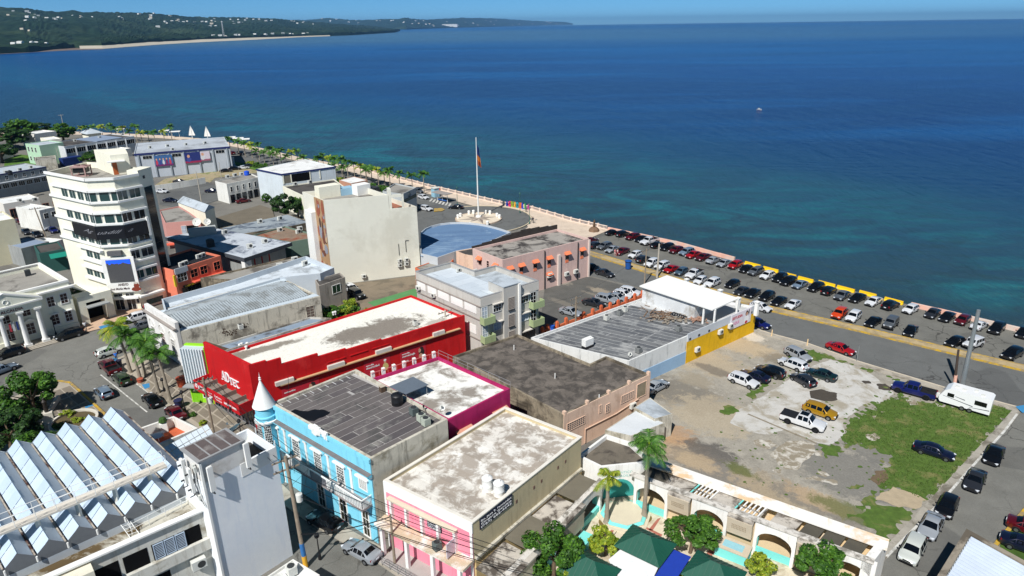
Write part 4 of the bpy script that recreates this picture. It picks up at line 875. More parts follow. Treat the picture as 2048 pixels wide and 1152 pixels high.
for i in range(6):
 p=G(1348+i*4.4,630+i*1.6,z_);single('rubbish_bag',MB().lathe(p.x,p.y,[(0,z_),(.3,z_+.02),(.36,z_+.2),(.22,z_+.42),(.06,z_+.48),(0,z_+.56)],9),plain('bag_black',(18,18,20),.4),'tied black rubbish bag, number %s from the left on the silver roof'%('one','two','three','four','five','six')[i],'bag','rubbish bags on the silver roof',smooth=True)
p=G(1175,695,z_);r_=root('generator','white generator on a black base in the middle of the silver roof','generator',p)
part('base',MB().box(p.x,p.y,z_,1.5,.75,.4,.7),blackm,r_);part('housing',MB().box(p.x,p.y,z_+.4,1.5,.74,.95,.7),whitec,r_);part('cap',MB().box(p.x+.3,p.y+.25,z_+1.35,.5,.4,.12,.7),whitec,r_)
for i,(x,y,lab) in enumerate(((1213,640,'pale condenser unit on the silver roof edge by the orange wall'),(1239,630,'dark fronted condenser unit beside the roof rubble'),(1277,705,'round topped condenser unit near the white streaked wall'),(1250,623,'small condenser unit next to the dark fronted one'),(1357,662,'grey condenser unit by the rubble near the yellow wall'))):condenser(G(x,y,z_),lab,.9,None if i in (0,3) else plain('unit_mid',(130,132,130),.6))
dish(G(1259,714,z_),.3,-1.3,'small white satellite dish at the silver roof edge')
# curved mesh parapet and orange garden wall towards the middle lot
fl=[G(x,y,.0) for x,y in ((1062,700),(1115,672),(1140,655),(1178,645),(1240,625),(1285,610))]
orange=M('orange_paint',(214,112,72),.8,.08,.8,stain=(190,96,62),amount=.3)
ow=root('orange_wall','low orange garden wall with posts beside the middle parking lot','wall',G(1085,668));pts=[G(x,y) for x,y in ((1085,670),(1095,665),(1114,659),(1132,651),(1167,639),(1185,633),(1202,626),(1220,620),(1236,615),(1252,609),(1269,602),(1284,596))]
for i,p in enumerate(pts):
 part('post',MB().box(p.x,p.y,0,.42,.42,1.25,.66).box(p.x,p.y,1.25,.3,.3,.14,.66),orange,ow)
 if i:
  a=pts[i-1];d=(p-a);n3=Vector((-d.y,d.x,0)).normalized()*.1;part('wall_panel',MB().obox(a-n3,d,n3*2,(0,0,.62)),orange,ow)
  # ---- three storey flats, cream and grey, green balconies
H_=9.3
A,B,Cc,D=[G2(*p,H_) for p in ((831,543),(960,597),(1077,562),(903,523))]
E_=tuple(Vector(Cc)+(Vector(A)-Vector(B))*.55);D2=tuple(Vector(D)+(Vector(B)-Vector(A))*.22)
flat=M('flats_grey',(190,186,178),.85,.06,.5,streak=(166,160,150));band_=M('flats_band',(206,200,190),.85,.05,.5)
D3=tuple(Vector(A)+(Vector(Cc)-Vector(B))*.62);E3=tuple(Vector(Cc)+(Vector(A)-Vector(B))*.62);M3=tuple(Vector(D3)+(Vector(B)-Vector(A))*.38)
b=building('apartment_building','three storey cream and grey flats with pale green balconies',[A,B,Cc,E3,M3,D3],H_,flat,flat_roofs['silver'],par=.75,t=.2,coping=plain('coping_grey',(150,150,150),.6))
O_=Vector(B)+(Vector(A)-Vector(B)).normalized()*.3+(Vector(Cc)-Vector(B)).normalized()*.3
wr_=M('white_blue_roofing',(196,204,210),.85,.05,.5);sheets(b,O_,(Vector(A)-Vector(B))*.95,(Vector(Cc)-Vector(B))*.55,H_-.745,8,[wr_,M('white_blue_roofing2',(188,197,204),.85,.05,.5)],.03,8,.9)
wl_,wf=W(A,B),W(B,Cc);wpan=M('panel_white',(232,230,224),.8,.04,.5);sage=M('sage_paint',(164,178,132),.8,.05,.6,streak=(146,158,116))
for z in (2.9,6.0,8.0):wbox(wl_,b,'string_course',M('course_grey',(150,140,132),.85,.08,1.0),0,wl_.L+.06,z,z+.14,.002,.14)
for k,(s,l) in enumerate(((.4,2.0),(3.0,2.2),(5.6,2.6),(8.7,2.7),(11.8,2.6))):wbox(wl_,b,'blank_panel',wpan,s,s+l,6.75,7.95,.002,.06);
wbox(wl_,b,'blank_panel',wpan,12.2,14.2,3.6,4.9,.002,.06)
for i,(s,z) in enumerate(((.8,6.6),(4.6,6.5))):ac_unit(wl_.pt(s,z,.3),wl_.rot(),('air conditioner at the far end of the flats side wall','air conditioner mid way along the flats side wall')[i],.9)
tz=H_+.75;s0,s1=wf.sz(1004,575)[0],wf.sz(1036,560)[0];wbox(wf,b,'stair_tower',flat,s0,s1,-.2,tz,-3.2,.35);m=MB();wf.box(m,s0-.06,s1+.06,tz,tz+.1,-3.26,.42);part('tower_roof',m,flat_roofs['silver'],b);wbox(wf,b,'tower_fin',wpan,s1-.3,s1+.05,-.2,tz-.05,.35,.6)
for k in range(3):sc=(s0+s1)/2-.1;window(wf,(sc-.5,sc+.5,1.3+k*2.6,3.0+k*2.6),b,M('screen_block',(120,112,104),.9,.1,2.0),M('screen_grid',(170,160,150),.9,.1,2.0),5,8,'block_screen',d=.35);wbox(wf,b,'sill',acd,sc-.55,sc+.55,1.05+k*2.6,1.15+k*2.6,.35,.5)
wbox(wf,b,'parapet_band',band_,0,s0-.02,H_-1.3,H_-.02,.002,.08);wbox(wf,b,'parapet_band',band_,s1+.06,wf.L,H_-1.3,H_-.02,.002,.08)
curt=plain('pale_curtain',(176,186,198),.7)
for fz in (3.55,6.35):
 for (a,c_) in ((.25,1.1),(wf.L-1.5,wf.L-.55)):window(wf,(a,c_,fz-.35,fz+1.5),b,curt if a<2 else vdark,frame_w,2,3,'balcony_door',d=.02)
 for (a,c_) in ((2.2,3.5),(wf.L-3.4,wf.L-2.0)):window(wf,(a,c_,fz+.3,fz+1.45),b,curt if fz<5 else glass,frame_w,3,2,hood=band_,d=.02)
 for (a,c_) in ((-.2,1.75),(wf.L-1.9,wf.L+.25)):
  m=MB();wf.box(m,a,c_,fz-.75,fz-.58,.002,1.1);wf.box(m,a,c_,fz-.578,fz+.3,.98,1.1);wf.box(m,a,a+.12,fz-.578,fz+.3,.1,.98);wf.box(m,c_-.12,c_,fz-.578,fz+.3,.1,.98);part('balcony',m,sage,b)
window(wf,(wf.L-3.6,wf.L-.8,.3,2.1),b,glass,frame_d,4,1,'shop_window',hood=band_,d=.02)
ac_unit(G(950,548,H_-.7),.7,'air conditioner on the silver roof of the flats, right one');ac_unit(G(917,544,H_-.7),.7,'low roof unit on the silver roof of the flats, left one',.8)
# ---- pink grey office with orange awnings
H_=7.4
A,B,Cc,D=[G2(*p,H_) for p in ((945,497),(1005,520),(1178,477),(1077,457))];D=tuple(Vector(A)+Vector(Cc)-Vector(B))
pg=M('pink_grey_paint',(212,182,172),.85,.06,.5,streak=(190,162,154));awn=M('awning_orange',(232,128,88),.7,.06,1.0)
b=building('office_building','pinkish grey two storey office with small orange awnings',[A,B,Cc,D],H_,pg,M('stained_grey_roof',(156,150,142),.92,.1,.4,stain=(64,60,58),amount=.48,sscale=.3),par=.4,t=.2)
wl_,wf=W(A,B),W(B,Cc)
m=MB();wb_=W(A,D)
for k in range(9):s=k*wb_.L/9;hh=.35+1.0*(1-abs(k-5.2)/5.2);wb_.box(m,s,s+wb_.L/9,H_,H_+hh,-.28,-.02)
part('blackened_gable',m,M('black_mould',(62,56,52),.95,.25,1.0),b)
def awning(wl__,s,z,win=True,panel=True,w_=.62):
 m=MB();o=wl__.pt(s-w_,z,.05);dd=Vector((wl__.d.x,wl__.d.y,0))*w_*2;nn=Vector((wl__.n.x,wl__.n.y,0));m.obox(o,dd,nn*.6+Vector((0,0,-.45)),(0,0,.05));
 for e in (0,1):p0=o+dd*e;m.add([p0,p0+nn*.6+Vector((0,0,-.45)),p0+Vector((0,0,-.5))],[(0,1,2)])
 a=part('awning',m,awn,b)
 if win:window(wl__,(s-.36,s+.36,z-1.45,z-.25),b,glass,M('frame_pg',(150,120,112),.8,.1,1.0),1,2)
 if panel:wbox(wl__,b,'orange_panel',awn,s-.36,s+.36,z-2.1,z-1.6,.0,.05)
for (x,y,pn) in ((1019,528,0),(1042,520,1),(1070,513,1),(1098,506,1),(1134,501,1),(1164,494,1)):s,z=wf.sz(x,y);awning(wf,s,6.0,True,pn)
s,z=wf.sz(1098,540);awning(wf,s,3.0,True,0)
for (x,y) in ((960,513),(993,527)):s,z=wl_.sz(x,y);awning(wl_,s,z,True,0)
s=wl_.sz(976,530)[0];window(wl_,(s-.3,s+.3,4.9,6.2),b,glass,pg,1,3)
for (x,pw) in ((1117,.55),(1089,.12),(1155,.12),(1177,.3)):s=wf.sz(x,520)[0];wbox(wf,b,'pier',M('pier_pale',(212,196,186),.85,.05,.5) if pw>.2 else acd,s-pw/2,s+pw/2,-.1,H_-(.2 if pw<.5 else 1.6),.002,.12+pw*.4)
for i,(x,y,lab) in enumerate(((1131,548,'air conditioner on the office wall, left of the low pair'),(1149,543,'air conditioner on the office wall, right of the low pair'),(1097,551,'air conditioner above the white tank by the office'))):s,z=wf.sz(x,y);ac_unit(wf.pt(s,z-.3,.35),wf.rot(),lab,1.1)
p=G(1101,566);r_=root('utility_cabinet','white utility cabinet standing against the office wall','cabinet',p);part('body',MB().box(p.x,p.y,.1,2.0,.9,1.1,.62),whitec,r_);part('lid',MB().box(p.x,p.y,1.2,2.1,1.0,.08,.62),acw,r_)
for (x,y,lab) in ((1017,481,'roof unit on the stained office roof, left one'),(1099,461,'roof unit at the far edge of the stained office roof')):ac_unit(G(x,y,H_-.4),.7,lab,1.2)
# ---- blue roofed showroom with curved front
zk=5.0;cur=[G2(*p,zk) for p in ((841,465),(850,457),(862,451.5),(880,447),(900,444.5),(920,444),(940,445),(958,447),(975,450),(998,456),(1022,464),(952,495),(912,502),(875,515),(841,507))]
b=building('showroom','low showroom with curved front and slate blue roof by the roundabout',cur,zk,M('showroom_wall',(190,194,196),.8,.05,.5),M('slate_blue_roof',(96,124,156),.8,.06,.3,stain=(132,156,178),amount=.35,sscale=.12),par=.4,t=.15)
lo=Vector(G2(841,505,zk));du=Vector(G2(841,466,zk))-lo
for k in range(15):
 y_=509-k*4.0;a=G(842+max(0,k-12)*3,y_+(k>2)*.0,zk);e_={0:870,1:905,2:925,3:950}.get(k,1018-max(0,6-k)*22 if k<7 else 1015-(k-7)*7);e=G(e_,y_-7,zk)
 m=MB();d=(e-a).normalized();nn=Vector((-d.y,d.x,0))*.72
 if k<13:m.obox((a.x+.2,a.y,zk-.396),d*((e-a).length-1.4),nn,(0,0,.012));part('roofing_sheet',m,M('slate_strip_%d'%(k%2),((98,126,158),(92,119,152))[k%2],.8,.06,.3,stain=(128,152,176),amount=.3,sscale=.15),b)
for (px_,z,nm,rf,lab) in (([(912,502),(952,495),(985,484),(1003,487),(948,512),(930,509)],5.2,peach,flat_roofs['dark'],'small peach annexe with black roof behind the office'),([(830,535),(872,520),(912,512),(903,523),(850,545)],3.6,orange,flat_roofs['grey'],'small orange walled annexe with grey roof behind the flats')):
 building('annexe',lab,[G2(*p,z) for p in px_],z,nm,rf,par=.12,t=.12)
for i in range(3):ac_unit(G(888+i*10,521-i*2.2,3.5),.5,('first','second','third')[i]+' air conditioner from the left on the annexe behind the flats')
# ---- tall blank cream block with mural on its narrow side
Q0,Q1=Vector(G2(666,570)),Vector(G2(842,548.5));w1=W(Q0,Q1);HL,HR=15.8,13.2
cw2=M('blank_cream',(220,217,202),.85,.04,.25,stain=(206,202,186),amount=.3,sscale=.12);b=root('blank_block','tall blank cream block with a mural on its narrow side','building',Q0)
sN=w1.sz(777,400)[0];dp=9.0
sk=Vector((math.cos(math.radians(129)),math.sin(math.radians(129))))*dp;qm=w1.A+w1.d*sN;pl=[tuple(v) for v in (Q0,qm,qm+sk,Q0+sk)];qm=qm+w1.d*.01;pr_=[tuple(v) for v in (qm,Q1,Q1+sk,qm+sk)]
part('wall',MB().ring(pl,.2,-.3,HL,HL-1.1),cw2,b);part('wall',MB().ring(pr_,.2,-.3,HR,HR-.9),cw2,b)
part('roof',MB().sheet(inset(ccw(pl),.19),HL-1.05),flat_roofs['grey'],b);part('roof',MB().sheet(inset(ccw(pr_),.19),HR-.85),M('terrace_tile',(150,96,76),.8,.1,1.5),b)
m=MB()
for k in range(8):z=1.9*(k+1);w1.box(m,.05,(sN if z>HR-.3 else w1.L)-.05,z,z+.03,.0,.012)
part('pour_line',m,cw2,b)
wm=W(Vector(pl[3]),Q0);mm_=[plain('mural_%d'%i,c,.8) for i,c in enumerate(((150,84,60),(106,62,46),(170,136,100),(78,54,44),(186,156,126),(140,142,150)))]
wbox(wm,b,'mural',mm_[2],wm.L-3.9,wm.L,.0,HL-.01,.002,.05)
rr=random.Random(4)
for k in range(44):
 s=wm.L-3.9+rr.uniform(.4,3.6);z=rr.uniform(.8,HL-.9);r1,r2=rr.uniform(.2,.8),rr.uniform(.4,1.5);r1=min(r1,s-(wm.L-3.9),wm.L-s);r2=min(r2,z-.1,HL-z-.1)
 blob(b,wm,s,z,r1*.95,r2,mm_[k%6 if z<12 else (0,0,5)[k%3]],.06+k*.0008,'mural_shape',9,k)
v=Vector(pl[3])+(Q0-Vector(pl[3])).normalized()*(wm.L-3.9);part('rear_wing',MB().prism(deep(v+wm.n*.9,v+wm.n*.9-wm.d*3.0,3.5),-.2,13.0),whitec,b)
zz=HL-1.05
for (x0,y0,x1,y1,hh,mt,nm) in ((640,399,682,392,2.2,creamw,'stair_room'),(683,392,709,388,1.3,M('plant_blue',(150,186,206),.6,.06,1.0),'plant_box'),(716,392,742,387,1.9,whitec,'plant_box'),(743,388,760,384,1.0,acd,'plant_box')):
 a,c_=G(x0,y0,zz),G(x1,y1,zz);dd=(c_-a);dd.z=0;nn=Vector((-dd.y,dd.x,0)).normalized()*2.0;part(nm,MB().obox((a.x,a.y,zz),dd,nn,(0,0,hh)),mt,b)
wbox(w1,b,'terrace_frame',cw2,sN+.05,sN+.55,HR,HL+1.0,-1.6,-.05);wbox(w1,b,'terrace_frame',cw2,sN+.55,sN+2.6,HL-.6,HL-.1,-.35,-.05);wbox(w1,b,'terrace_frame',cw2,sN+2.4,sN+2.75,HR,HL-.1,-.35,-.05)
for i,(x,y) in enumerate(((799,522),(799,531),(812,520),(812,528),(727,553))):s,z=w1.sz(x,y);ac_unit(w1.pt(s,z-.2,.3),w1.rot(),('upper left unit of the cluster on the blank cream wall','lower left unit of the cluster on the blank cream wall','upper right unit of the cluster on the blank cream wall','lower right unit of the cluster on the blank cream wall','single air conditioner low on the blank cream wall')[i],.95)
m=MB();p=w1.pt(w1.sz(798,506)[0],6.5,.1);m.tube(p,p+Vector((0,0,-2.2)),.04);p=w1.pt(w1.sz(812,502)[0],7.0,.1);m.tube(p,p+Vector((0,0,-2.2)),.04).tube(p,p+Vector((w1.d.x,w1.d.y,0))*.6,.04);part('conduit',m,acd,b)
# ---- old white hall with corrugated roof
H_=6.2
A,B,Cc,D=[Vector(G2(*p,H_)) for p in ((291,614),(351,652),(640,590),(568,557))]
sd_=(Cc-B).normalized();A2,B2=A,B
hall=root('old_hall','long old white hall with corrugated roof and arched front','building',A)
C2=Vector(G2(640,590,5.4));D2=Vector(G2(563,553,5.4));wallm=M('hall_wall',(206,200,184),.9,.08,.5,stain=(120,114,104),amount=.32,streak=(96,92,84))
part('wall',MB().ring([tuple(A),tuple(B),tuple(C2),tuple(D2)],.3,-.3,5.2,4.9),wallm,hall)
wf=W(A,B);wbox(wf,hall,'front_wall',M('hall_front',(226,224,220),.85,.05,.5,streak=(186,180,172)),-.1,wf.L+.1,-.2,H_+.5,-.4,.1)
m=MB();wf.box(m,-.2,wf.L+.2,H_-.55,H_-.35,.1,.5);part('front_cornice',m,M('cornice_dirty',(150,142,136),.9,.15,1.0),hall)
for k in range(3):
 s=1.6+k*3.4;g=window(wf,(s-.55,s+.55,1.0,3.6),hall,plain('red_door',(110,46,42),.6) if k==1 else plain('lattice',(120,116,112),.7),whitec,3,6,'door' if k==1 else 'window',d=.1)
 m=MB();m.path([wf.pt(s+1.0*math.cos(t),3.9+1.0*math.sin(t),.12) for t in (i*math.pi/8 for i in range(9))],.09,5);part('arch_moulding',m,whitec,hall)
 # corrugated sheets between the silver gutters
cor=M('corrugated_grey',(150,158,162),.55,.08,.4,stain=(120,124,124),amount=.4);gut=M('silver_gutter',(196,206,212),.6,.05,.5)
rA,rB,rC,rD=A+sd_*.6,B+sd_*.6,C2,D2
def lerp2(p,q_,t):return Vector(p)+(Vector(q_)-Vector(p))*t
NS=24
for k in range(NS):
 t0,t1=.03+.92*k/NS,.03+.92*(k+1)/NS;m=MB()
 for j in range(2):
  ta,tb=t0+(t1-t0)*j/2,t0+(t1-t0)*(j+1)/2;tm=(ta+tb)/2
  l0,r0,l1,r1,lm,rm=(lerp2(rB,rC,ta),lerp2(rA,rD,ta),lerp2(rB,rC,tb),lerp2(rA,rD,tb),lerp2(rB,rC,tm),lerp2(rA,rD,tm))
  f0,f1,f2_=.12,.52,.84
  def q3(l_,r_,f,dz):p=l_+(r_-l_)*f;return (p.x,p.y,5.15+1.15*(1-abs(f-.52)/.42)*.7+dz)
  vs=[q3(l0,r0,f0,0),q3(lm,rm,f0,.13),q3(l1,r1,f0,0),q3(l0,r0,f1,0),q3(lm,rm,f1,.13),q3(l1,r1,f1,0),q3(l0,r0,f2_,0),q3(lm,rm,f2_,.13),q3(l1,r1,f2_,0)]
  m.add(vs,[(0,1,4,3),(1,2,5,4),(3,4,7,6),(4,5,8,7)])
 part('roof_sheet',m,cor,hall)
m=MB()
for f0,f1 in ((.02,.13),(.83,.98)):m.add([(*lerp2(rB,rA,f0),5.24),(*lerp2(rC,rD,f0),5.24),(*lerp2(rC,rD,f1),5.2),(*lerp2(rB,rA,f1),5.2)],[(0,1,2,3)])
part('gutter',m,gut,hall)
ws=W(B,C2);s,z=ws.sz(621,625);window(ws,(s-.6,s+.6,2.2,4.0),hall,M('shutter_old',(110,96,88),.9,.2,2.0),wallm,2,4,'window',d=.0)
# silver parapet roof behind the hall
px_=[(300,606),(327,593),(565,519),(612,506),(690,545),(664,552),(560,556)]
b=building('silver_roof_shop','low shop with bright silver parapet roof behind the old hall',[G2(*p,5.6) for p in ((323,598),(470,558),(570,525),(612,512),(668,535),(640,547),(560,555),(330,622))],5.6,M('silver_wall',(190,198,204),.7,.05,.4),M('silver_roofing',(200,208,214),.7,.05,.3,stain=(150,156,160),amount=.3),par=.9,t=.2)
for k in range(4):p=G(500+k*9,549-k*2.4,5.0);
b=building('grey_annexe','small grey block with a twin window beside the shrubs',[G2(*p,4.6) for p in ((638,572),(690,554),(680,545),(630,560))],4.6,M('annexe_grey',(166,158,148),.9,.1,.6,streak=(96,90,82)),flat_roofs['dark'],par=.3,t=.15)
w1=W(G2(638,572,4.6),G2(690,554,4.6));s,z=w1.sz(672,571);window(w1,(s-.8,s+.8,2.4,3.8),b,glass,frame_w,2,1,d=.01)
# ---- grey store with wide slab roof, orange shop house, sheds behind
H_=4.6;A,B,Cc,D=[G2(*p,H_) for p in ((328,474),(488,517),(584,485),(436,457))]
slabroof=M('mottled_slab_roof',(186,192,198),.85,.08,.4,stain=(84,92,108),amount=.34,sscale=.2)
b=building('slab_roof_store','grey store under a wide mottled slab roof with dark fascia',inset(ccw([A,B,Cc,D]),1.0),4.0,greyw,flat_roofs['dark'],par=.1,t=.15)
part('slab',MB().prism([A,B,Cc,D],H_-.7,H_,True),M('fascia_dark',(70,74,80),.7,.1,.6),b);part('slab_top',MB().sheet(inset(ccw([A,B,Cc,D]),.12),H_+.01),slabroof,b)
wf=W(inset(ccw([A,B,Cc,D]),1.0)[1],inset(ccw([A,B,Cc,D]),1.0)[2]);wf=W(Vector(B)+(Vector(D)-Vector(B)).normalized()*1.3,Vector(Cc)+(Vector(A)-Vector(Cc)).normalized()*1.3)
for k in range(4):s=1.2+k*2.0;
for s in (2.2,3.9,5.6):wbox(wf,b,'red_pillar',M('pillar_red',(150,36,34),.7,.06,1.0),s,s+.25,0,3.8,.05,.25)
window(wf,(2.6,3.7,.2,3.0),b,glass,frame_w,2,3,'shop_window',d=.05)
v=Vector(B)+(Vector(A)-Vector(B)).normalized()*1.2;w_=W(Vector(A),Vector(B));part('white_panel',MB().prism(deep(v-w_.n*.1,Vector(B)-w_.n*.1-w_.d*.15,1.4),-.2,3.9),whitec,b)
condenser(G(422,493,H_+.01),'large dark ventilator on the mottled slab roof',1.7,M('vent_dark',(60,64,66),.7,.1,1.0))
p=G(406,470,H_);part('roof_house',MB().box(p.x,p.y,H_+.02,5.2,1.4,1.6,.5),M('tank_house',(176,180,176),.8,.08,.6),b)
H_=6.0;A,B=Vector(G2(346,541,H_)),Vector(G2(441,511,H_));ob=M('orange_house',(224,126,98),.8,.06,.6)
b=building('orange_shop_house','small orange two storey shop house under the tall cream tower',deep(A,B,8.5),H_,ob,M('black_roof',(34,34,38),.9,.3,.4,stain=(66,68,74),amount=.3),par=.35,t=.2);wf=W(A,B)
for (s0,s1) in ((.5,2.2),(3.0,4.3),(4.9,6.2),(7.6,8.8)):window(wf,(s0,s1,3.7,5.1),b,glass,frame_w if s0<1 else ob,3 if s0<1 else 2,2,d=.02)
wbox(wf,b,'grey_bay',M('bay_grey',(190,196,200),.8,.05,.6),.2,2.6,5.2,H_+.15,.002,.14);wbox(wf,b,'tile_ledge',M('tile_orange',(220,100,76),.7,.1,1.5),3.0,wf.L,2.9,3.1,.0,.9)
for (s0,s1) in ((1.0,5.0),(5.6,8.8)):window(wf,(s0,s1,.2,2.4),b,glass,frame_d,5,1,'shop_window',d=.02)
sg=wbox(wf,b,'sign',plain('sign_black',(30,28,24),.5),1.2,5.4,2.45,2.85,.05,.12);text('CASA DE EMPEÑO',sg,plain('sign_yellow',(222,190,40),.5),wf.pt(1.5,2.5,.13),(wf.d.x,wf.d.y,0),(0,0,1),.28,.01,width=3.6,bold=.03)
wbox(wf,b,'end_sign',plain('sign_yellow',(222,190,40),.5),-.35,-.05,3.2,5.2,.1,.4)
for i,(x,y) in enumerate(((364,533),(371,530),(398,517),(406,514))):ac_unit(G(x,y,H_-.3),.95,('first','second','third','fourth')[i]+' rooftop unit from the left on the orange shop house',1.1)
# sheds and roofs between the store and the sea boulevard
small=[('shed','grey gable roofed shed with cream walls behind the tower',[(356,404),(380,398),(428,414),(410,424)],5.6,creamw,flat_roofs['silver']),('pink_house','pink two storey house with grey roof behind the tower',[(318,420),(358,412),(378,424),(400,440),(330,446)],5.6,M('pink_house',(206,150,140),.85,.06,.6),flat_roofs['grey']),('workshop','long grey sheet roofed workshop beside the dark yard',[(440,456),(575,428),(620,444),(583,452),(470,470)],3.6,grime,M('workshop_sheet',(150,158,162),.6,.1,.4,stain=(84,92,104),amount=.4)),('rust_roof_house','low house with rusty stained roof left of the mural',[(505,470),(570,452),(628,468),(630,475),(580,484)],3.8,M('rust_house_wall',(110,130,116),.85,.1,.6),M('rust_roof',(138,118,100),.9,.2,.4,stain=(136,72,48),amount=.45,sscale=.2)),('white_rear_house','white two level house with blue edged flat roof near the boulevard',[(513,338),(563,348),(670,333),(610,318)],8.2,M('rear_white',(206,214,218),.8,.05,.5,streak=(186,190,190)),flat_roofs['white']),('white_office','small white two storey office with dark shop front',[(430,362),(453,368),(518,354),(500,346)],5.4,whitew,flat_roofs['grey']),('low_cream_house','low cream house with black stained roof before the palms',[(565,372),(610,393),(690,374),(668,358)],6.0,creamw,flat_roofs['dark']),('white_canopy_house','small house with white flat canopy roof beside the palms',[(678,360),(702,367),(735,360),(708,353)],6.2,M('tan_house',(186,140,116),.85,.08,.6),flat_roofs['white']),('grey_shop','grey shop with round emblem sign near the boulevard',[(765,382),(805,388),(832,375),(790,366)],6.2,M('grey_shop',(176,180,180),.8,.06,.6),flat_roofs['grey']),('yard_roof','long grey roof below the three storey flats and the cream block',[(400,556),(590,512),(612,516),(470,560)],4.0,grime,flat_roofs['grey']),]
roots={}
for (nm,lab,px_,h,wm_,rm) in small:roots[nm]=(building(nm,lab,[G2(*p,h) for p in px_],h,wm_,rm,par=.08 if nm in ('shed','white_rear_house','white_canopy_house','workshop') else.3,t=.15),[Vector(G2(*p,h)) for p in px_],h)
b,q,h=roots['white_rear_house'];w_=W(q[1],q[2]);wbox(w_,b,'blue_fascia',plain('navy_fascia',(30,40,96),.6),-.2,w_.L+.2,h-.35,h+.05,.0,.15);w2=W(q[0],q[1]);wbox(w2,b,'blue_fascia',plain('navy_fascia',(30,40,96),.6),-.2,w2.L+.14,h-.35,h+.05,.0,.15)
wbox(w_,b,'terrace_opening',vdark,2.5,7.6,h-2.6,h-.5,-.02,.02);wbox(w_,b,'terrace_opening',M('terrace_dim',(120,114,100),.9,.1,.6),.5,2.3,h-2.6,h-.5,-.02,.02)
for s in (.3,2.4,7.7,10.5):wbox(w_,b,'terrace_post',creamw,s-.12,s+.12,h-2.7,h-.4,.0,.14)
b,q,h=roots['white_office'];w_=W(q[1],q[2])
for k in range(6):window(w_,(.9+k*1.9,1.5+k*1.9,3.1,4.4),b,glass,frame_w,1,2,d=.01);window(w_,(.6+k*1.85,1.8+k*1.85,.1,2.2),b,glass,frame_d,2,1,'shop_window',d=.01)
b,q,h=roots['grey_shop'];w_=W(q[1],q[2]);wbox(w_,b,'green_stripe',plain('dark_green',(22,62,52),.5),.2,w_.L-.2,h-2.3,h-1.5,.0,.08)
m=MB().path([w_.pt(w_.L*.45+.55*math.cos(t),h-.9+.55*math.sin(t),.1) for t in (i*.524 for i in range(13))],.07,5);part('emblem',m,plain('emblem',(60,66,66),.5),b)
b,q,h=roots['pink_house'];w_=W(q[4],q[3]);window(w_,(3.0,3.9,3.0,4.6),b,curt,frame_w,1,2,d=.01);wbox(w_,b,'tile_ledge',M('tile_orange',(220,100,76),.7,.1,1.5),-.5,w_.L,.9,1.1,0,1.2);wbox(w_,b,'dark_porch',vdark,w_.L-3.2,w_.L-.6,2.4,4.6,-.02,.03)
b,q,h=roots['shed'];w_=W(q[3],q[2]);part('gable_roof',MB().add([(*(q[0]+Vector((-.3,0))),h),(*(q[3]+Vector((0,-.3))),h),(*lerp2(q[3],q[2],.5),h+1.1),(*lerp2(q[0],q[1],.5),h+1.1),(*(q[2]+Vector((.3,0))),h),(*(q[1]+Vector((.3,.3))),h)],[(0,1,2,3),(3,2,4,5),(1,4,2),(0,3,5)]),flat_roofs['silver'],b)
dish(G(396,455,5.0),.9,-1.5,'larger pale satellite dish beside the cream shed');dish(G(416,452,5.0),.7,-1.2,'dark grey satellite dish by the cream shed')
tk=G(494,350,5.2);tank(tk,.7,1.2,plain('tank_blue',(24,80,200),.5),'bright blue water tank on the white office roof')
single('yard',tri_sheet(GP([(425,440),(520,412),(545,420),(550,440),(440,462)]),.3),M('yard_dark',(110,102,88),.95,.15,.3),kind='structure')
# rear parking yard behind blank cream block's lot
single('rear_lot',tri_sheet(GP([(640,600),(690,568),(830,552),(850,590),(740,640)]),.006),M('rear_lot',(128,116,98),.95,.12,.4,stain=(104,96,82),amount=.4),kind='structure')
single('green_court',tri_sheet(GP([(735,605),(830,577),(840,592),(770,625)]),.012),M('court_green',(84,136,84),.9,.1,.6),kind='structure')
# ================================================================ cream tower with the screen
H_=22.3
a,b_,c_,d_,e_=[Vector(G2(*p,H_)) for p in ((90.5,344),(171,359),(227,356.5),(276,348),(303,340))]
far=e_+(a-b_).normalized()*13;far2=a+(e_-d_).normalized()*9
T=root('cream_tower','tall cream office tower with window bands and a big screen','building',(b_.x,b_.y,0))
pl=[tuple(v) for v in (a,b_,c_,d_,e_,far,far2)]
part('wall',MB().ring(pl,.25,-.3,H_,H_-1.0),creamw,T);part('roof',MB().sheet(inset(ccw(pl),.24),H_-.95),flat_roofs['grey'],T)
WL,WM,WR,WE=W(a,b_),W(b_,c_),W(c_,d_),W(d_,e_)
zf=lambda y,w_=WM,x=200:w_.sz(x+(y-390)*.2,y)[1]
lev=[(zf(403),zf(388)),(zf(446.5),zf(432)),(zf(489.5),zf(476))]
def face(w_,s0,s1,z0,z1,mat,name,d0=.0,d1=.05,par=None):m=MB();w_.box(m,s0,s1,z0,z1,d0,d1);return part(name,m,mat,par or T)
def ledge(z,th=.3,out=.45,faces=(1,1,1),sh=(0,0)):
 m=MB();o=out*.35
 if faces[0]:WL.box(m,sh[0],WL.L+o,z,z+th,.0,out)
 if faces[1]:WM.box(m,0,WM.L,z-.003,z+th-.003,.0,out)
 if faces[2]:WR.box(m,-o,WR.L-sh[1],z,z+th,.0,out)
 part('ledge',m,whitec,T)
ledge(H_-.25,.42,.3)
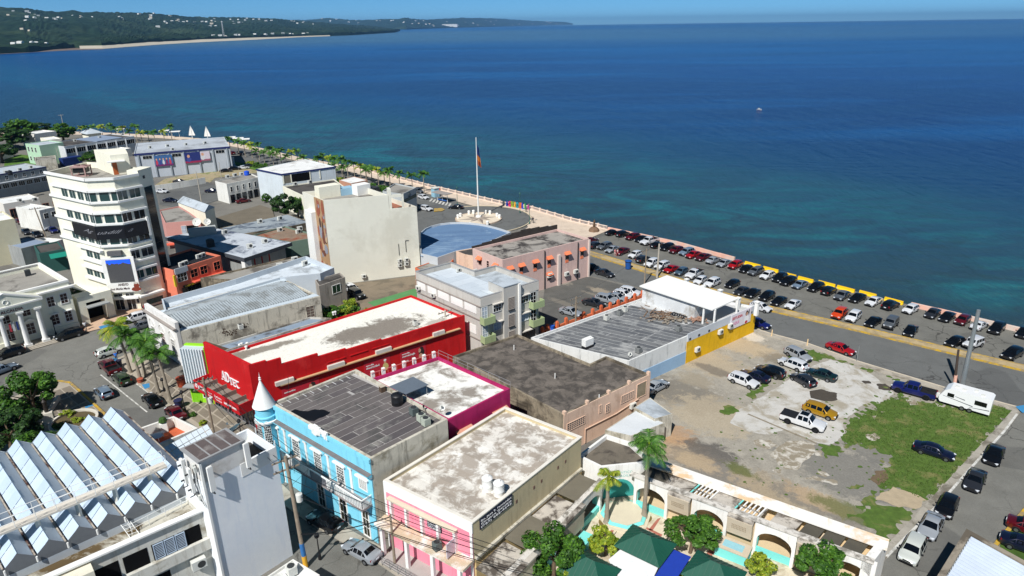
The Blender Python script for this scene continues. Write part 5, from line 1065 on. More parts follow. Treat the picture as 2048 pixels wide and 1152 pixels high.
for i,(z0,z1) in enumerate(lev):
 z1+=.22;ledge(z1+.1,.3,.34,sh=(1.2,-.2));ledge(z0-.34,.32,.32)
 for (s0,s1) in ((WL.L-8.4,WL.L-6.6),(WL.L-6.0,WL.L-4.2),(WL.L-3.5,WL.L-1.8),(WL.L-1.3,WL.L-.03)):window(WL,(s0,s1,z0,z1),T,gglass,frame_w,2,1,fw=.05)
 for (s0,s1) in ((.03,1.0),(1.45,2.9),(3.2,WM.L-.03)):window(WM,(s0,s1,z0,z1),T,gglass,frame_w,1,1,fw=.05)
 for (s0,s1) in ((.03,1.5),(1.9,3.6)):window(WR,(s0,s1,z0,z1),T,gglass if i<1 else glass,frame_w,2,1,fw=.05)
 # black sign band folded round the front
zs0,zs1=zf(477),zf(452);blk_=plain('sign_black2',(16,17,24),.35)
m=MB();WL.box(m,WL.L-6.6,WL.L+.3,zs0,zs1,.3,.55);WM.box(m,-.1,WM.L+.1,zs0-.01,zs1-.01,.3,.56);WR.box(m,-.3,WR.L-.4,zs0,zs1,.3,.55);sg=part('sign_band',m,blk_,T)
sw=plain('script_grey',(150,150,156),.5)
text('Ag',sg,sw,WL.pt(WL.L-3.3,zs0+1.0,.565),(WL.d.x,WL.d.y,0),(0,0,1),.62,.01,italic=.7,width=3.0,bold=-.012);text('uadill',sg,sw,WM.pt(.05,zs0+.9,.58),(WM.d.x,WM.d.y,0),(0,0,1),.62,.01,italic=.7,width=3.8,bold=-.012);text('a',sg,sw,WR.pt(.15,zs0+1.0,.565),(WR.d.x,WR.d.y,0),(0,0,1),.62,.01,italic=.7,width=.9,bold=-.012)
face(WR,WR.L-.42,WR.L-.1,zs0-.4,zs1+.6,whitec,'sign_end',.2,.6)
# lower floors: left and right faces
for (y0,y1) in ((508,525),(548,564)):
 z0,z1=zf(y1),zf(y0)
 for (s0,s1) in ((WL.L-5.2,WL.L-3.4),(WL.L-3.0,WL.L-1.2)) if y0<530 else ((WL.L-6.6,WL.L-4.8),(WL.L-4.4,WL.L-2.6),(WL.L-2.2,WL.L-.4)):window(WL,(s0,s1,z0+.3,z1+.1),T,gglass,frame_w,2,1,fw=.05)
 for (s0,s1) in ((.1,1.4),(1.8,3.7)):window(WR,(s0,s1,z0+.3,z1+.3),T,glass if y0<530 else gglass,frame_w,2,1,fw=.05)
 ledge(z1+.4,.3,.55,(1,0,1),(WL.L-6.9,.2));ledge(z0-.25,.3,.5,(1,0,1),(WL.L-6.9,.2))
zb0,zb1=zf(583),zf(514)
bd=face(WM,-.45,WM.L+.45,zb0,zb1,whitec,'sign_board',.25,.5)
scr=face(WM,.25,WM.L-.1,zb0+(zb1-zb0)*.3,zb1-.35,plain('screen_dark',(72,72,74),.3,emit=.12),'screen',.5,.58,bd)
face(WM,.29,WM.L-.14,zb1-1.2,zb1-.4,plain('screen_blue',(24,80,230),.3,emit=.6),'screen_image',.58,.585,scr);rr=random.Random(2)
m=MB()
for k in range(22):s=.3+k*(WM.L-.5)/22;WM.box(m,s,s+(WM.L-.5)/22,zb1-1.2,zb1-1.2+rr.uniform(.05,.35),.5855,.59)
part('screen_skyline',m,plain('screen_dark',(72,72,74),.3),scr)
drk=plain('text_maroon',(60,24,24),.5)
text('ANEXO',bd,drk,WM.pt(1.3,zb0+1.15,.515),(WM.d.x,WM.d.y,0),(0,0,1),.42,.01,bold=.03,width=1.6);text('José Muñiz Marín',bd,drk,WM.pt(-.1,zb0+.45,.515),(WM.d.x,WM.d.y,0),(0,0,1),.4,.01,italic=.35,bold=.015,width=3.1)
br=plain('bust_brown',(130,52,34),.6);s=WM.L-.1
blob(bd,WM,s,zb0+.42,.75,.38,br,.512,'printed_bust');blob(bd,WM,s+.12,zb0+1.05,.42,.55,br,.514,'printed_head');blob(bd,WM,s+.1,zb0+1.5,.36,.18,plain('bust_hair',(196,186,176),.6),.516,'printed_hair')
face(WM,.8,2.9,zb1+.35,zb1+1.1,plain('billboard_unit',(92,92,94),.6),'screen_housing',.0,.7)
# glazed lift strip and ground floor
z0,z1=WE.sz(330,565)[1],WE.sz(294,373)[1]
g=face(WE,.7,WE.L-.75,z0,z1,glass,'lift_glazing',.0,.04)
m=MB()
for k in range(1,14):z=z0+(z1-z0)*k/14;WE.box(m,.7,WE.L-.75,z,z+.05,.04,.07)
part('frame',m,frame_d,g)
m=MB();face(WE,0,WE.L,H_-.2,H_+.55,creamw,'parapet_block',-2.0,.02);face(WE,.9,1.35,z1+1.4,z1+1.9,frame_d,'vent',.02,.06)
zg=zf(596);ledge(zg,.3,.9)
window(WR,(.9,3.6,.5,zg-1.0),T,gglass,frame_d,2,2,'shop_window');window(WM,(.1,1.4,.2,3.0),T,glass,frame_w,2,1,'shop_window');window(WM,(1.9,3.2,.1,3.0),T,glass,frame_w,2,1,'door');face(WM,3.45,3.75,1.2,1.9,navy,'poster',.0,.05)
zr=H_-.95
p=G(232,349,zr);q=G(262,345,zr);d2=(q-p);d2.z=0;p0=G(196,338,zr)
part('roof_house',MB().prism([(v.x,v.y) for v in (G(228,350,zr),G(264,346,zr),G(258,334,zr),G(196,337,zr))],zr,zr+3.3),creamw,T);ww=W(G2(228,350,zr),G2(196,337,zr))
m=MB();wq=W(G2(228,350,zr),G2(264,346,zr));wq.box(m,.05,.75,zr,zr+2.1,.0,.05);part('door',m,plain('door_orange',(176,92,44),.6),T);m=MB();wq.box(m,-.6,2.0,zr+2.2,zr+2.35,.0,.9);part('door_hood',m,whitec,T)
cu=root('cooling_unit','dusty pink rooftop cooling unit on the cream tower','cooling unit',G(165,351,zr));p=cu.location;pk=M('unit_pink',(170,140,134),.8,.1,1.0)
m=MB();
for (dx,dy) in ((-1.1,-.9),(1.1,-.9),(1.1,.9),(-1.1,.9)):m.box(p.x+dx,p.y+dy,p.z,.18,.18,1.6,.2)
m.box(p.x,p.y,p.z+1.45,2.6,2.1,.18,.2);m.box(p.x,p.y,p.z,2.6,2.1,.12,.2);part('frame',m,pk,cu);part('coil',MB().box(p.x,p.y,p.z+.6,2.0,1.6,.8,.2),blackm,cu);part('fan',MB().lathe(p.x-.5,p.y,[(.5,p.z+1.63),(.5,p.z+1.8),(.4,p.z+1.8)],12).lathe(p.x+.6,p.y,[(.5,p.z+1.63),(.5,p.z+1.8),(.4,p.z+1.8)],12),pk,cu)
# ================================================================ town hall with columns
zc=8.0
C1=Vector(G2(160,655));dirw=(Vector(G2(113,672))-C1).normalized();dirw=Vector((math.cos(math.radians(-131)),math.sin(math.radians(-131))))
C0=C1+dirw*15;WT=W(C1,C0);hallp=M('hall_cream',(238,237,218),.8,.04,.5,streak=(216,214,196))
h_=root('town_hall','cream town hall with white columns and a pediment','building',C1)
pl=deep(C1,C0,13);part('wall',MB().ring(pl,.35,-.3,zc,zc-.8),hallp,h_);part('roof',MB().sheet(inset(ccw(pl),.34),zc-.75),flat_roofs['grey'],h_)
m=MB();q=ccw(pl);o=inset(q,-.5)
m.ring(o,.6,zc-1.05,zc-.8,zc-1.05);part('cornice',m,whitec,h_);m=MB().ring(inset(q,-.1),.45,zc-.2,zc+.12,zc-.3);part('coping',m,whitec,h_)
brn=plain('brown_window',(52,26,22),.3)
for s in (1.1,2.9):
 for (z0,z1) in ((1.6,3.2),(4.6,6.1)):window(WT,(s-.45,s+.45,z0,z1),h_,brn,whitec,2,3,sill=whitec if z0<2 else None,hood=whitec if z0<2 else None,fw=.12)
wbox(WT,h_,'plinth',hallp,-.05,15,-.2,1.0,.0,.18)
s0=4.6;dpt=2.4
for i,s in enumerate((5.3,7.6,10.0,12.3)):
 q=WT.pt(s,0,dpt-.35);part('column',MB().box(q.x,q.y,.3,.95,.95,.35,WT.rot()).lathe(q.x,q.y,[(.42,.65),(.36,1.0),(.32,5.3),(.36,5.4),(.46,5.6)],14).box(q.x,q.y,5.6,.95,.95,.25,WT.rot()),whitec,h_,smooth=True)
m=MB();WT.box(m,s0,13.2,5.85,6.9,0.02,dpt);part('entablature',m,hallp,h_);m=MB();WT.box(m,s0-.2,13.4,6.9,7.15,0.02,dpt+.25);part('portico_cornice',m,whitec,h_)
p0,p1,p2=WT.pt(s0-.2,7.15,dpt+.1),WT.pt(13.4,7.15,dpt+.1),WT.pt((s0+13.2)/2,9.0,dpt+.1);nn=Vector((WT.n.x,WT.n.y,0))*(dpt+.1)
m=MB().add([p0,p1,p2,p0-nn,p1-nn,p2-nn],[(0,1,2),(0,2,5,3),(1,4,5,2),(3,5,4)]);part('pediment',m,hallp,h_)
m=MB();m.tube(p0+Vector((0,0,.1)),p2+Vector((0,0,.1)),.16,4).tube(p1+Vector((0,0,.1)),p2+Vector((0,0,.1)),.16,4);part('raking_cornice',m,whitec,h_)
q=WT.pt((s0+13.2)/2,7.75,dpt+.12);m=MB();m.path([q+Vector((WT.d.x*.35*math.cos(t),WT.d.y*.35*math.cos(t),.35*math.sin(t))) for t in (i*.785 for i in range(9))],.06,4);part('medallion',m,whitec,h_)
lt=plain('hall_letters',(110,40,36),.5);text('CASA ALCALDIA',h_,lt,WT.pt(11.4,6.15,dpt+.03),(-WT.d.x,-WT.d.y,0),(0,0,1),.42,.03,bold=.02,width=4.4)
for (s,z0,z1) in ((6.3,1.2,2.9),(6.3,4.2,5.7),(9.0,3.6,5.6),(9.0,.4,3.0),(11.4,1.2,2.9),(11.4,4.2,5.7)):window(WT,(s-.5,s+.5,z0,z1),h_,brn,whitec,2,3,'door' if (z0<.5 or z0==3.6) else 'window',fw=.1)
m=MB();q=[WT.pt(5.5,3.35,.1),WT.pt(7.1,3.35,.1),WT.pt(6.3,3.8,.1)];n3=Vector((WT.n.x,WT.n.y,0))*.4;m.add(q+[v+n3 for v in q],[(3,4,5),(0,3,5,2),(1,2,5,4),(0,1,4,3)]);part('window_pediment',m,whitec,h_)
m=MB();WT.box(m,8.0,10.2,3.3,3.5,.02,1.3);
for k in range(12):WT.box(m,8.0+k*.19,8.08+k*.19,3.5,4.1,1.2,1.28)
WT.box(m,8.0,10.2,4.1,4.2,1.15,1.3);part('balcony',m,whitec,h_)
m=MB();
for k in range(3):WT.box(m,4.2-k*.2,13.8,-.1,.3-k*.1,.0,dpt+.4+k*.35)
part('steps',m,conc,h_)
for k,(s,cc) in enumerate(((8.1,(40,60,120)),(9.0,(190,60,70)),(8.6,(214,214,214)))):q=WT.pt(s,3.6,1.4);m=MB().tube(q,q+Vector((WT.n.x*.9,WT.n.y*.9,1.0)),.03);f=q+Vector((WT.n.x*.8,WT.n.y*.8,.9));m2=MB().add([f,f+Vector((WT.d.x*.25,WT.d.y*.25,-.1)),f+Vector((WT.d.x*.3,WT.d.y*.3,-1.3)),f+Vector((0,0,-1.4))],[(0,1,2,3)]);fr=root('wall_flag',('blue flag on the town hall balcony','red flag on the town hall balcony','white flag on the town hall balcony')[k],'flag',q);part('staff',m,whitec,fr);part('cloth',m2,plain('flagcloth%d'%k,cc,.8),fr)
for (x,y,s,lab) in ((57,551,1.0,'dark roof unit on the town hall roof'),):condenser(G(x,y,zc-.75),lab,1.1,M('vent_dark',(60,64,66),.7,.1,1.0))
# gate house between hall and tower
g0=WT.pt(-.6,0,-.2);gh=root('gate_house','small cream gate house between town hall and tower','building',g0);A_,B_2=Vector((g0.x,g0.y)),Vector((g0.x,g0.y))-Vector((WT.d.x,WT.d.y))*5.2
wg=W(A_,B_2)
for s in (0,3.9):wbox(wg,gh,'pier',creamw,s,s+1.1,-.1,3.6,-2.5,.0)
wbox(wg,gh,'lintel',creamw,0,5.0,3.602,4.7,-2.5,.0);wbox(wg,gh,'awning',plain('awning_grey',(150,152,150),.6),.9,4.1,3.0,3.15,.0,1.3);wbox(wg,gh,'dark_passage',vdark,1.1,3.9,0,3.6,-2.4,-2.2)
# ================================================================ saw-tooth roofed market hall and grey stair tower
VZ,RZ=9.0,9.85
V5=Vector(G2(301,1009,VZ));V1=Vector(G2(72,1111,VZ));st=(V5-V1)/4;fwd=Vector((math.cos(math.radians(137)),math.sin(math.radians(137))));LEN=17.0
mk=root('market_hall','market hall with pale blue saw-tooth sheet roof','building',(V1.x,V1.y,0))
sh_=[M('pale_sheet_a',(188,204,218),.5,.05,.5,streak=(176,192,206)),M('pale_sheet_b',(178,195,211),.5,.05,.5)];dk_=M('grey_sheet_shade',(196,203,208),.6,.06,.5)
NP=12
for k in range(-3,7):
 v0=V1+st*(k-1);v1=v0+st;r0=v0+st*.5
 for j in range(NP):
  a0,a1=LEN*j/NP,LEN*(j+1)/NP-.03;sa=fwd*a0;sb=fwd*a1;e=.03*(j%2)
  m=MB().add([(*(v0+sa+st*.06),VZ+e),(*(r0+sa),RZ+e),(*(r0+sb),RZ+e),(*(v0+sb+st*.06),VZ+e)],[(0,1,2,3)]);part('roof_sheet',m,sh_[j%2],mk)
  if j%2==0:
   sb2=fwd*(LEN*(j+2)/NP);m=MB().add([(*(r0+sa),RZ-.02),(*(v1+sa-st*.06),VZ),(*(v1+sb2-st*.06),VZ),(*(r0+sb2),RZ-.02)],[(0,1,2,3)]);part('slope_sheet',m,dk_,mk)
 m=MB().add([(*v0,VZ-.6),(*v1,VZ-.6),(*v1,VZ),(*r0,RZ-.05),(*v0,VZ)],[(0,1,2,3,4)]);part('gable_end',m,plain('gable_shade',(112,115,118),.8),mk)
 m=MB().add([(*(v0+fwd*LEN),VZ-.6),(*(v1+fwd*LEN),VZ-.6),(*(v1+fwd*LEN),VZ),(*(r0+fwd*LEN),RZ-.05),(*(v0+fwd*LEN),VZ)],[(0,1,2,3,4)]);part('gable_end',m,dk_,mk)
 g0=v1+fwd*.1;m=MB().obox((g0.x-.07,g0.y-.07,VZ-.04),(fwd.x*LEN*.98,fwd.y*LEN*.98,0),(st.normalized().x*.11,st.normalized().y*.11,0),(0,0,.06));part('valley_gutter',m,M('gutter_rust',(176,166,152),.9,.2,.6,stain=(72,44,36),amount=.42,sscale=.6),mk)
 q=v1+fwd*-.15;part('drain_spout',MB().tube((q.x,q.y,VZ),(q.x,q.y,VZ-.45),.07),whitec,mk)
F0,F1=Vector(G2(405,1020,8.2)),Vector(G2(147,1133,8.2));fd=(F1-F0).normalized();F2_=F0+fd*22
body=[tuple(F0),tuple(F2_),tuple(F2_+fwd*(LEN+2.6)),tuple(F0+fwd*(LEN+2.6))]
mw=M('market_white',(206,204,194),.85,.06,.6,stain=(150,142,124),amount=.2,streak=(150,142,126));
part('wall',MB().ring(body,.25,-.3,8.2,7.7),mw,mk);part('ledge_roof',MB().sheet(inset(ccw(body),.24),7.75),M('ledge_roofing',(190,186,172),.92,.08,.5,stain=(92,76,50),amount=.42,sscale=.35),mk)
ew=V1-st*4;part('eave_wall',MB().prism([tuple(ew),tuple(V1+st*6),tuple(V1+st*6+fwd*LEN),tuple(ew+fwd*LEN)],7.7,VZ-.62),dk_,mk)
WF=W(F0,F2_)
for k,s in enumerate((1.3,3.2,5.2,7.2)):
 wbox(WF,mk,'balcony_void',vdark,s-.85,s+.85,5.6,7.1,-.05,.02)
for s in (2.0,2.8,3.6):window(WF,(s-.3,s+.3,5.75,7.0),mk,plain('louvre_dark',(44,50,58),.6),M('louvre_frame',(170,186,204),.6,.05,1.0),1,9,'louvre_window',d=.06)
wbox(WF,mk,'balcony_front',mw,0,7.0,4.6,5.6,.0,.35);wbox(WF,mk,'cornice',whitec,-.05,22,8.2,8.35,-.3,.25)
wbox(WF,mk,'projecting_bay',M('bay_cream',(222,216,196),.85,.05,.5),8.0,12.2,-.2,8.0,.0,1.2)
for s in (8.6,10.4):window(WF,(s,s+1.3,6.5,7.3),mk,glass,frame_w,3,1,d=1.2)
wbox(WF,mk,'lower_void',vdark,3.2,6.4,1.0,4.2,-.05,.02);s_=2.0;ac_unit(WF.pt(1.2,3.4,.5),WF.rot()+3.14,'single air conditioner on the market hall wall',1.3)
# rooftop walkway with rails
wa,wb2=G(-60,1085,10.7),G(330,927,10.7);d=(wb2-wa).normalized();sd2=Vector((-d.y,d.x,0))*.9
wk=root('roof_walkway','white concrete walkway with pipe rails crossing the saw-tooth roof','walkway',wa)
part('deck',MB().obox(wa-sd2*.5-Vector((0,0,.18)),wb2-wa,sd2,(0,0,.18)),M('deck_white',(212,204,190),.85,.06,.6),wk)
L_=(wb2-wa).length;n_=11
for e in (-.5,.5):
 m=MB()
 for z in (.5,1.0):m.tube(wa+sd2*e+Vector((0,0,z)),wb2+sd2*e+Vector((0,0,z)),.025,5)
 for k in range(n_):q=wa+d*(L_*k/(n_-1))+sd2*e;m.tube(q,q+Vector((0,0,1.0)),.022,5)
 part('railing',m,frame_w,wk)
for k in range(5):q=wa+d*(L_*(k+.5)/5);part('support',MB().box(q.x,q.y,8.4,.25,.25,2.12),mw,wk)
m=MB();ra,rb_=G(265,1068,7.8),G(395,1000,7.8);
for z in (.45,.9):m.tube(ra+Vector((0,0,z)),rb_+Vector((0,0,z)),.025,5)
for k in range(5):q=ra+(rb_-ra)*k/4;m.tube(q,q+Vector((0,0,.9)),.025,5)
q=G(240,1025,7.8);m.tube(q+Vector((0,0,.9)),ra+Vector((0,0,.9)),.025,5).tube(q+Vector((0,0,.45)),ra+Vector((0,0,.45)),.025,5)
rl=root('ledge_railing','white pipe railing along the market hall ledge','railing',ra);part('rail',m,frame_w,rl)
# ladder
ld=root('roof_ladder','white steel ladder from the ledge to the saw-tooth roof','ladder',G(262,1062,7.75));q0,q1=G(270,1072,7.8),G(238,1028,8.8);sx=Vector((.25,.2,0));part('stile',MB().tube(q0-sx,q1-sx,.03,5),frame_w,ld);part('stile',MB().tube(q0+sx,q1+sx,.03,5),frame_w,ld)
for k in range(1,8):q=q0+(q1-q0)*k/8;part('rung',MB().tube(q-sx,q+sx,.02,5),frame_w,ld)
# grey stair tower
R0=Vector(G2(586,1110));L0=Vector(G2(397,925,13.3));WG=W(L0,R0);bl=M('pale_blue_grey',(236,240,244),.85,.05,.35,streak=(222,228,235));tw=root('stair_tower','blank pale grey stair tower with phone antennas at the street corner','tower',R0)
pl=deep(L0,R0,4.4);part('wall',MB().ring(pl,.2,-.3,11.4,10.2),bl,tw);part('roof',MB().sheet(inset(ccw(pl),.19),10.3),flat_roofs['dark'],tw)
shl=3.6;hp=deep(L0+WG.d*.02,L0+WG.d*shl,2.6);part('stair_head',MB().prism([tuple(v) for v in hp],11.3,13.3),M('head_white',(216,214,210),.85,.05,.6,stain=(190,184,176),amount=.3),tw)
cap=inset(ccw([tuple(v) for v in hp]),-.15);part('head_cap',MB().prism(cap,13.3,13.42,True),M('cap_grey',(150,150,150),.8,.06,1.0),tw);ci=inset(ccw([tuple(v) for v in hp]),.05)
for k in range(4):u0=lerp2(ci[0],ci[1],k/4+.02);u1=lerp2(ci[0],ci[1],(k+1)/4-.02);u2=lerp2(ci[3],ci[2],(k+1)/4-.02);u3=lerp2(ci[3],ci[2],k/4+.02);part('roofing_sheet',MB().prism([tuple(v) for v in (u0,u1,u2,u3)],13.42,13.44),M('head_roofing',(96,86,84),.9,.12,.8,stain=(136,130,126),amount=.35),tw)
m=MB();WG.box(m,WG.L-3.2,WG.L+.01,10.2,11.42,.002,.04);part('parapet_band',m,whitec,tw);m=MB();WG.box(m,-.05,.12,-.2,13.2,.0,.12);part('corner_strip',m,whitec,tw)
def antenna(q,rz,label):
 r=root('phone_antenna',label,'antenna',q,'phone antennas on the stair tower');x,y,z=r.location
 part('panel',MB().box(x,y,z,.42,.2,2.2,rz).box(x,y,z+2.2,.36,.16,.05,rz),whitec,r);cq,sq=math.cos(rz+1.57),math.sin(rz+1.57)
 part('bracket',MB().box(x+cq*.2,y+sq*.2,z+.3,.1,.3,.1,rz).box(x+cq*.2,y+sq*.2,z+1.7,.1,.3,.1,rz),acd,r);part('cable',MB().path([(x,y,z),(x+.1,y,z-.25),(x+cq*.3,y+sq*.3,z-.3)],.04),blackm,r)
wleft=W(L0,Vector(hp[3]))
for i,(q,rz) in enumerate(((WG.pt(.5,10.6,.45),WG.rot()),(WG.pt(3.6,11.1,.45),WG.rot()),(wleft.pt(.9,10.4,.5),wleft.rot()),(wleft.pt(1.9,10.8,.5),wleft.rot()))):antenna(q,rz,('white panel antenna at the front left of the stair head','white panel antenna at the right end of the stair head','white panel antenna on the left face, nearer one','white panel antenna on the left face, farther one')[i])
rs_=random.Random(8)
eq=root('radio_gear','cluster of small grey radio boxes and cables on the stair tower','radio equipment',wleft.pt(.5,10.4,.3))
for k in range(9):q=wleft.pt(rs_.uniform(.1,2.2),rs_.uniform(9.6,12.6),rs_.uniform(.15,.4));part('box',MB().box(q.x,q.y,q.z,rs_.uniform(.15,.35),.18,rs_.uniform(.25,.5),wleft.rot()),acw if k%2 else metalg,eq)
for k in range(5):part('cable',MB().path([wleft.pt(.3+k*.4,12.6,.25),wleft.pt(.35+k*.38,11.5,.3),wleft.pt(.2+k*.45,9.9,.2),wleft.pt(-.1,9.2,.15)],.03),blackm if k%2 else frame_w,eq)
pb=WG.pt(WG.L-.1,10.3,-.3)
m=MB();wq2=W(R0,Vector(pl[2]));
for k in range(3):q=wq2.pt(.6+k*1.5,10.3,-.3);m.tube(q,q+Vector((0,0,1.3)),.05)
part('frame_rail',m,frame_w,tw)
dish(G(468,888,9.5),1.0,2.6,'big pale satellite dish behind the stair tower',.9);dish(G(491,901,9.5),.62,-1.2,'white satellite dish left of the turret base')
# lower white roof in front with extractor fans
zz=3.4;px_=[(520,1180),(590,1128),(640,1165),(600,1230)]
b=building('low_kiosk','low white roofed kiosk at the foot of the stair tower',[G2(*p,zz) for p in ((500,1175),(586,1118),(640,1150),(560,1230))],zz,whitew,flat_roofs['white'],par=.25,t=.12);condenser(G(584,1148,zz-.2),'round fan unit on the low kiosk roof',1.0)
# terrace house behind the market hall
zt=5.6;tp=[G2(*p,zt) for p in ((262,862),(347,832),(396,856),(306,894))]
b=building('terrace_house','white walled roof terrace with terracotta floor above the square',tp,zt,whitew,M('terracotta_floor',(186,92,58),.85,.12,1.2),par=1.1,t=.25)
z0=zt-1.1
for (nm,x,y,mat,lab,cat) in (('plant_pot',330,862,whitec,'tall white planter with a shrub on the terracotta terrace','planter'),):
 p=G(x,y,z0);r_=root(nm,lab,cat,p);part('pot',MB().box(p.x,p.y,z0,.7,.7,1.0,.4),mat,r_);part('shrub',MB().lathe(p.x,p.y,[(.1,z0+1),(.45,z0+1.2),(.3,z0+1.6),(0,z0+1.7)],8),M('pot_green',(60,90,40),.9,.3,3.0),r_)
p=G(312,876,z0);r_=root('bench','long white bench on the terracotta terrace','bench',p);part('seat',MB().box(p.x,p.y,z0+.4,1.8,.45,.08,.6),whitec,r_)
for e in (-.7,.7):part('leg',MB().box(p.x+e*.82,p.y+e*.56,z0,.1,.4,.4,.6),whitec,r_)
p=G(318,884,z0);r_=root('round_table','small round white table on the terracotta terrace','table',p);part('top',MB().lathe(p.x,p.y,[(0,z0+.74),(.5,z0+.74),(.5,z0+.7),(0,z0+.7)],16),whitec,r_);part('leg',MB().tube((p.x,p.y,z0),(p.x,p.y,z0+.7),.06),whitec,r_)
wz=6.4;wr0=root('glass_canopy','stepped white canopy of translucent panels behind the stair tower','canopy',G(330,920,wz));ca,cb_,cc_,cd_=[Vector(G2(*p,wz)) for p in ((312,905),(415,850),(436,872),(345,938))]
for i in range(4):
 for j in range(9):
  q=[lerp2(lerp2(ca,cb_,(j+u)/9),lerp2(cd_,cc_,(j+u)/9),(i+v)/4) for u,v in ((.04,.05),(.96,.05),(.96,.95),(.04,.95))];m=MB().add([(*q[0],wz-i*.25+.12),(*q[1],wz-i*.25+.12),(*q[2],wz-i*.25-.1),(*q[3],wz-i*.25-.1)],[(0,1,2,3)]);part('panel',m,M('translucent_white',(214,224,232),.3,.06,1.0),wr0)
part('beam',MB().prism([tuple(ca),tuple(cb_),tuple(cc_),tuple(cd_)],wz-1.5,wz-1.35,True),whitew,wr0)
for v in (ca,cb_,cc_,cd_):part('post',MB().box(v.x,v.y,0,.2,.2,wz-1.3),whitew,wr0)
# ================================================================ courtyard arcade with arches
H_=3.5
Bk0,Bk1=Vector(G2(1302,919,H_)),Vector(G2(1777,1085,H_));Fr0,Fr1=Vector(G2(1262,951,H_)),Vector(G2(1745,1127,H_))
wh=M('arcade_white',(232,230,224),.8,.04,.5,streak=(200,194,184));teal=M('teal_paint',(124,214,206),.75,.05,.6);stone=M('stone_block',(196,182,160),.9,.08,1.2);mould=M('mouldy_roof',(190,182,170),.92,.1,.6,stain=(88,80,72),amount=.5,sscale=.5);ptop=M('peach_top',(226,194,152),.9,.08,.5,stain=(232,228,220),amount=.62,sscale=.4)
ar=root('arcade','white arcade of wide arches round the courtyard','building',Fr0);WA=W(Fr0,Fr1)
def arch_bay(wl_,parent,s0,s1,zt,rise,spr,th=.35,fill=None,n=10):
 """one bay of wall with a real segmental arch opening"""
 m=MB();pr=.28;a0,a1=s0+pr,s1-pr;cx=(a0+a1)/2;hw=(a1-a0)/2
 wl_.box(m,s0,a0,-.2,zt,-th,0);wl_.box(m,a1,s1,-.2,zt,-th,0)
 pts=[(cx-hw*math.cos(math.pi*i/n),spr+rise*math.sin(math.pi*i/n)) for i in range(n+1)]
 for (p,q) in zip(pts,pts[1:]):
  vs=[wl_.pt(p[0],p[1],0),wl_.pt(q[0],q[1],0),wl_.pt(q[0],zt,0),wl_.pt(p[0],zt,0)];vs+=[wl_.pt(p[0],p[1],-th),wl_.pt(q[0],q[1],-th),wl_.pt(q[0],zt,-th),wl_.pt(p[0],zt,-th)]
  m.add(vs,[(0,1,2,3),(4,7,6,5),(0,4,5,1),(3,2,6,7)])
 part('arch_bay',m,wh,parent);wbox(wl_,parent,'teal_sill',teal,a0,a1,-.1,.75,-th+.02,-.06);wbox(wl_,parent,'teal_reveal',teal,a0,a0+.03,.75,spr,-th-.5,-th+.01)
sA=[(WA.sz(x0,1000 if x0<1400 else 1080)[0],WA.sz(x1,1000 if x0<1400 else 1080)[0]) for x0,x1 in ()]
bays=[(.2,3.6,'a'),(3.6,5.9,'s'),(5.9,9.4,'a'),(9.4,12.1,'s'),(12.1,16.1,'a'),(16.1,18.6,'s'),(18.6,22.6,'a')]
x_of=[(1267,990),(1335,1010),(1381,1030),(1452,1060),(1505,1085),(1588,1115),(1645,1140),(1745,1170)]
ss=[WA.sz(x,y)[0] for x,y in x_of];kinds='asasasa'
tx=['','PASEO DEL','EL PARTERRE']
for i,k in enumerate(kinds):
 s0,s1=ss[i]+(.02 if i else 0),ss[i+1]
 if k=='a':arch_bay(WA,ar,s0,s1,H_,1.0,1.75)
 else:
  wbox(WA,ar,'back_panel',M('tan_back',(206,184,150),.9,.06,.8),s0,s1,-.1,H_-.3,-.6,-.35)
  m=MB();o=WA.pt(s0+.1,1.6,.35);d3=Vector((WA.d.x,WA.d.y,0))*(s1-s0-.2);n3=Vector((WA.n.x,WA.n.y,0));m.add([o,o+d3,o+d3+n3*.25+Vector((0,0,1.7)),o+n3*.25+Vector((0,0,1.7)),o-n3*.5,o+d3-n3*.5,o+d3-n3*.3+Vector((0,0,1.7)),o-n3*.3+Vector((0,0,1.7))],[(0,1,2,3),(5,4,7,6),(3,2,6,7),(0,4,5,1),(0,3,7,4),(1,5,6,2)]);sb=part('stone_panel',m,stone,ar)
  for j in range(3):w_in=(s1-s0)*.5;q=o+d3*.22+n3*(.13+.06*(2-j))+Vector((0,0,.75+.22*(2-j)))
  m=MB()
  for row in range(3):
   for col in range(10):q=o+d3*(.2+.06*col)+n3*(.02+.25*(.7+.2*row)/1.7)+Vector((0,0,.7+.2*row));m.obox(q,d3.normalized()*.07,Vector((0,0,.1)),n3*.02)
  part('worn_lettering',m,M('worn_letters',(150,134,112),.9,.1,2.0),sb)
  wbox(WA,ar,'planter_trough',mould,s0+.05,s1-.05,H_-.25,H_-.05,-.6,.5)
  if i in (3,):
   m=MB();WA.box(m,s0-.3,s1+.1,-.1,1.0,.5,2.0);part('fountain',m,teal,ar);m=MB();WA.box(m,s0-.35,s1+.15,1.0,1.1,.45,2.05);part('fountain_rim',m,stone,ar);m=MB();WA.box(m,s0+.2,s1-.4,1.102,1.11,.8,1.7);part('fountain_water',m,plain('pool_water',(140,190,200),.1),ar)
WB=W(Bk0,Bk1)
wbox(WB,ar,'back_wall',M('arcade_peach',(226,196,152),.85,.06,.6,stain=(226,222,214),amount=.35),-.3,WB.L,-.2,H_-.05,-.3,-.02)
m=MB();WB.box(m,-.3,WB.L+.02,H_-.05,H_+.08,-.35,1.1);part('back_coping',m,ptop,ar)
m=MB();WA.box(m,-.1,WA.L+.1,H_,H_+.14,-.5,.12);part('front_coping',m,M('coping_mould',(214,208,198),.9,.08,.8,stain=(130,124,114),amount=.45,sscale=.8),ar)
